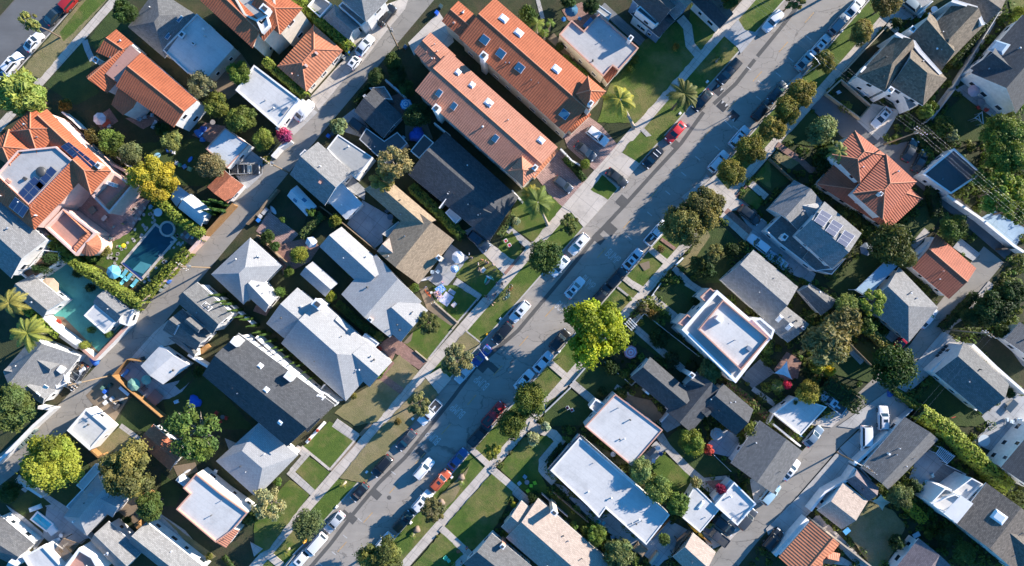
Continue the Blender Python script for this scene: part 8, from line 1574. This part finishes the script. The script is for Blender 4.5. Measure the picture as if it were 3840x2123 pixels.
for (u, v, l) in ((1259,802, 'pale meter box on the kerb lawn beside the black shaded car'),(922,1188, 'pale meter box on the dry kerb lawn'),(846,1276, 'pale meter box near the silver car'),(1136,1201, 'pale meter box beside the blue saloon'),(1033,1316, 'pale meter box beside the dark green car'),(1407,884, 'pale meter box above the white saloon'),(1780,205, 'pale meter box below the date palm'),(1711,285, 'pale meter box above the red car'),(2162,29, 'pale meter box at the upper kerb strip'),(2119,77, 'pale meter box below the golden tree'),(1038,1054, 'pale meter box at the white pickup')): blob('meter_box', u, v, GZ, .55,.45,.25,48, 'trim', (1,1,1), l, 'meter box')
T(3,1); blob('work_sign', 480,1190, GZ, .7,.5,1.3,40, 'plastic', (.8,.35,.02), 'orange work barrier at the kerb', 'barrier', .4); m = MB(); a, b = W(370,1310,.5), W(520,1160,.5); m.tube([a, b], .07,8); o = m.build('pipe', M['trim'], None, 'long white pipe lying on the kerb lawn', 'pipe')
for (u, v, l) in ((2065,535, 'round boulder on the lower kerb lawn by the red wagon'),(1865,790, 'round boulder beside the thin brown tree'),(1615,1065, 'round boulder on the lower kerb lawn by the dark green car')): cover(u, v, 34,.8,(.27,.2,.15), l, 'boulder', 12, 'boulder')
T(1,2); blob('stone_edging', 1510,1080, GZ, 1.0,.8,.3,48, 'tanwall', (1,1,1), 'square stone edged bed on the small kerb lawn', 'planter')
# ================================================================== poles, lamps and wires
T(0,1); _, t1 = utility_pole((1440,500), None, 12.5, 'tall wooden pole at the alley corner by the black car')
T(1,1); _, t2 = utility_pole((330,312), None, 12.5, 'tall wooden pole at the alley beside the flat side wing')
T(1,0); _, t3 = utility_pole((2120,1270), None, 12.0, 'white banded pole leaning over the alley beside the pink wall')
T(2,0); _, t4 = utility_pole((1110,930), None, 12.5, 'wooden pole at the cedar fence corner over the work truck'); _, t5 = utility_pole((1325,1140), None, 6.5, 'shorter wooden pole behind the cedar fence', ((0,1.2),))
T(3,3); _, t6 = utility_pole((690,280), None, 13.0, 'wooden pole with lamp arm beside the white van', lampdir=(-1.6,.8))
T(2,3); _, t7 = utility_pole((1790,465), None, 12.5, 'wooden pole beyond the alley bend')
T(1,3); _, t8 = utility_pole((1165,30), None, 12.5, 'wooden pole in the driveway behind the stepped red roofs')
T(1,2); b9 = W(220,715, GZ)
for a, b, l in ((t1, t2, 'cable between the alley corner pole and the flat wing pole'),(t2, t3, 'cable between the flat wing pole and the pink wall pole'),(t3, t4, 'cable between the pink wall pole and the cedar fence pole'),(t6, t7, 'cable between the van pole and the alley bend pole')):
    d = (b - a).normalized(); n = Vector((-d.y, d.x, 0))
    for k, s in enumerate((-.5,.5)): wire(a + n * s, b + n * s, l + (', outer strand' if k else ', inner strand'), r=.005)
for k, s in enumerate((-1.1,-.5,.5,1.0)):
    n = Vector((.6,.7,0)); wire(t8 + n * s, t8 + n * s + Vector((-38,30,-.5)),('lowest', 'second', 'third', 'highest')[k] + ' of the four cables crossing the shake roofed houses to the street', r=.005); wire(t8 + n * s, t8 + n * s + Vector((42,-34,-1.0)),('lowest', 'second', 'third', 'highest')[k] + ' of the four cables crossing the dark parapet garage', r=.005)
def street_lamp(base, dirv, label, h=7.5):
    b = W(*base, GZ); o = empty('street_lamp', b, 0, label, 'street lamp'); d = Vector((*dirv, 0)).normalized(); m = MB(); m.tube([(0,0,-.1),(0,0,1),(0,0, h)], [.12,.09,.07], 9); m.build('pole', M['steel'], o); a = MB(); a.tube([(0,0, h - .1), d * .9 + Vector((0,0, h + .35)), d * 2.2 + Vector((0,0, h + .5))], .045,7); k = a.build('arm', M['steel'], o); l = MB(); l.box(d * 2.4 + Vector((0,0, h + .4)),.75,.3,.16, math.atan2(d.y, d.x), top=.75); l.build('lamp_head', M['trim'], k); return o
T(2,1); street_lamp((2255,612),(.6,-.75), 'street lamp leaning over the deep blue saloon'); T(3,1); street_lamp((400,1300),(.6,-.6), 'street lamp at the bottom of the upper kerb')
T(0,3); street_lamp((345,770),(-.7,.6), 'street lamp on the rounded kerb lawn')

# ================================================================== undergrowth in the gaps between the buildings
def inside(p, poly):
    r = False; j = len(poly) - 1
    for i in range(len(poly)):
        a, b = poly[i], poly[j]
        if (a.y > p.y) != (b.y > p.y) and p.x < (b.x - a.x) * (p.y - a.y) / (b.y - a.y) + a.x: r = not r
        j = i
    return r
T(); bx = [(min(q.x for q in c), max(q.x for q in c), min(q.y for q in c), max(q.y for q in c), c) for c in COVER if max(abs(q.x) for q in c) < 300]
rr = random.Random(11); v, f, cl, n = [], [], [], 0
for _ in range(17000):
    u, w = rr.uniform(0,2576), rr.uniform(0,1424)
    if KL(w) - 8 < u < KR(w) + 8 or u < 205 - .888 * w: continue
    p = W(u, w, GZ)
    if any(inside(p + Vector(q), z) for z in ALLEY for q in ((1.3,0,0),(-1.3,0,0),(0,1.3,0),(0,-1.3,0))): continue
    r = rr.uniform(.25,.95) * (1.4 if noise.noise(Vector((p.x * .12, p.y * .12,0))) > .1 else .8)
    if any(a - .2 < p.x < b + .2 and c - .2 < p.y < d + .2 and inside(p, q) for a, b, c, d, q in bx): continue
    h = r * rr.uniform(.7,2.0); t0 = rr.uniform(.25,.9); hue = rr.uniform(-.2,.35); n += 1
    for i in range(int(14 + 40 * r)):
        d = Vector((rr.gauss(0,1), rr.gauss(0,1), abs(rr.gauss(0,1)))).normalized(); q = p + Vector((d.x * r, d.y * r, d.z * h)); nn = (d + Vector((rr.gauss(0,.5), rr.gauss(0,.5),.3))).normalized()
        x = Matrix.Rotation(rr.uniform(0,6.28),3, nn) @ nn.orthogonal().normalized(); y = nn.cross(x); s = rr.uniform(.12,.28); i0 = len(v)
        v += [tuple(q + x * s), tuple(q + y * s * .6), tuple(q - x * s), tuple(q - y * s * .6)]; f.append((i0, i0 + 1, i0 + 2, i0 + 3)); t = t0 * rr.uniform(.7,1.3); cl.append((t * (1 + hue), t, t * .9,1))
me = bpy.data.meshes.new('undergrowth'); me.from_pydata(v, [], f); at = me.attributes.new('tint', 'FLOAT_COLOR', 'FACE'); at.data.foreach_set('color', [x for c in cl for x in c]); me.materials.append(M['leaf'])
o = bpy.data.objects.new('undergrowth', me); link(o); tag(o, kind='stuff'); o.color = (.07,.095,.024,1)
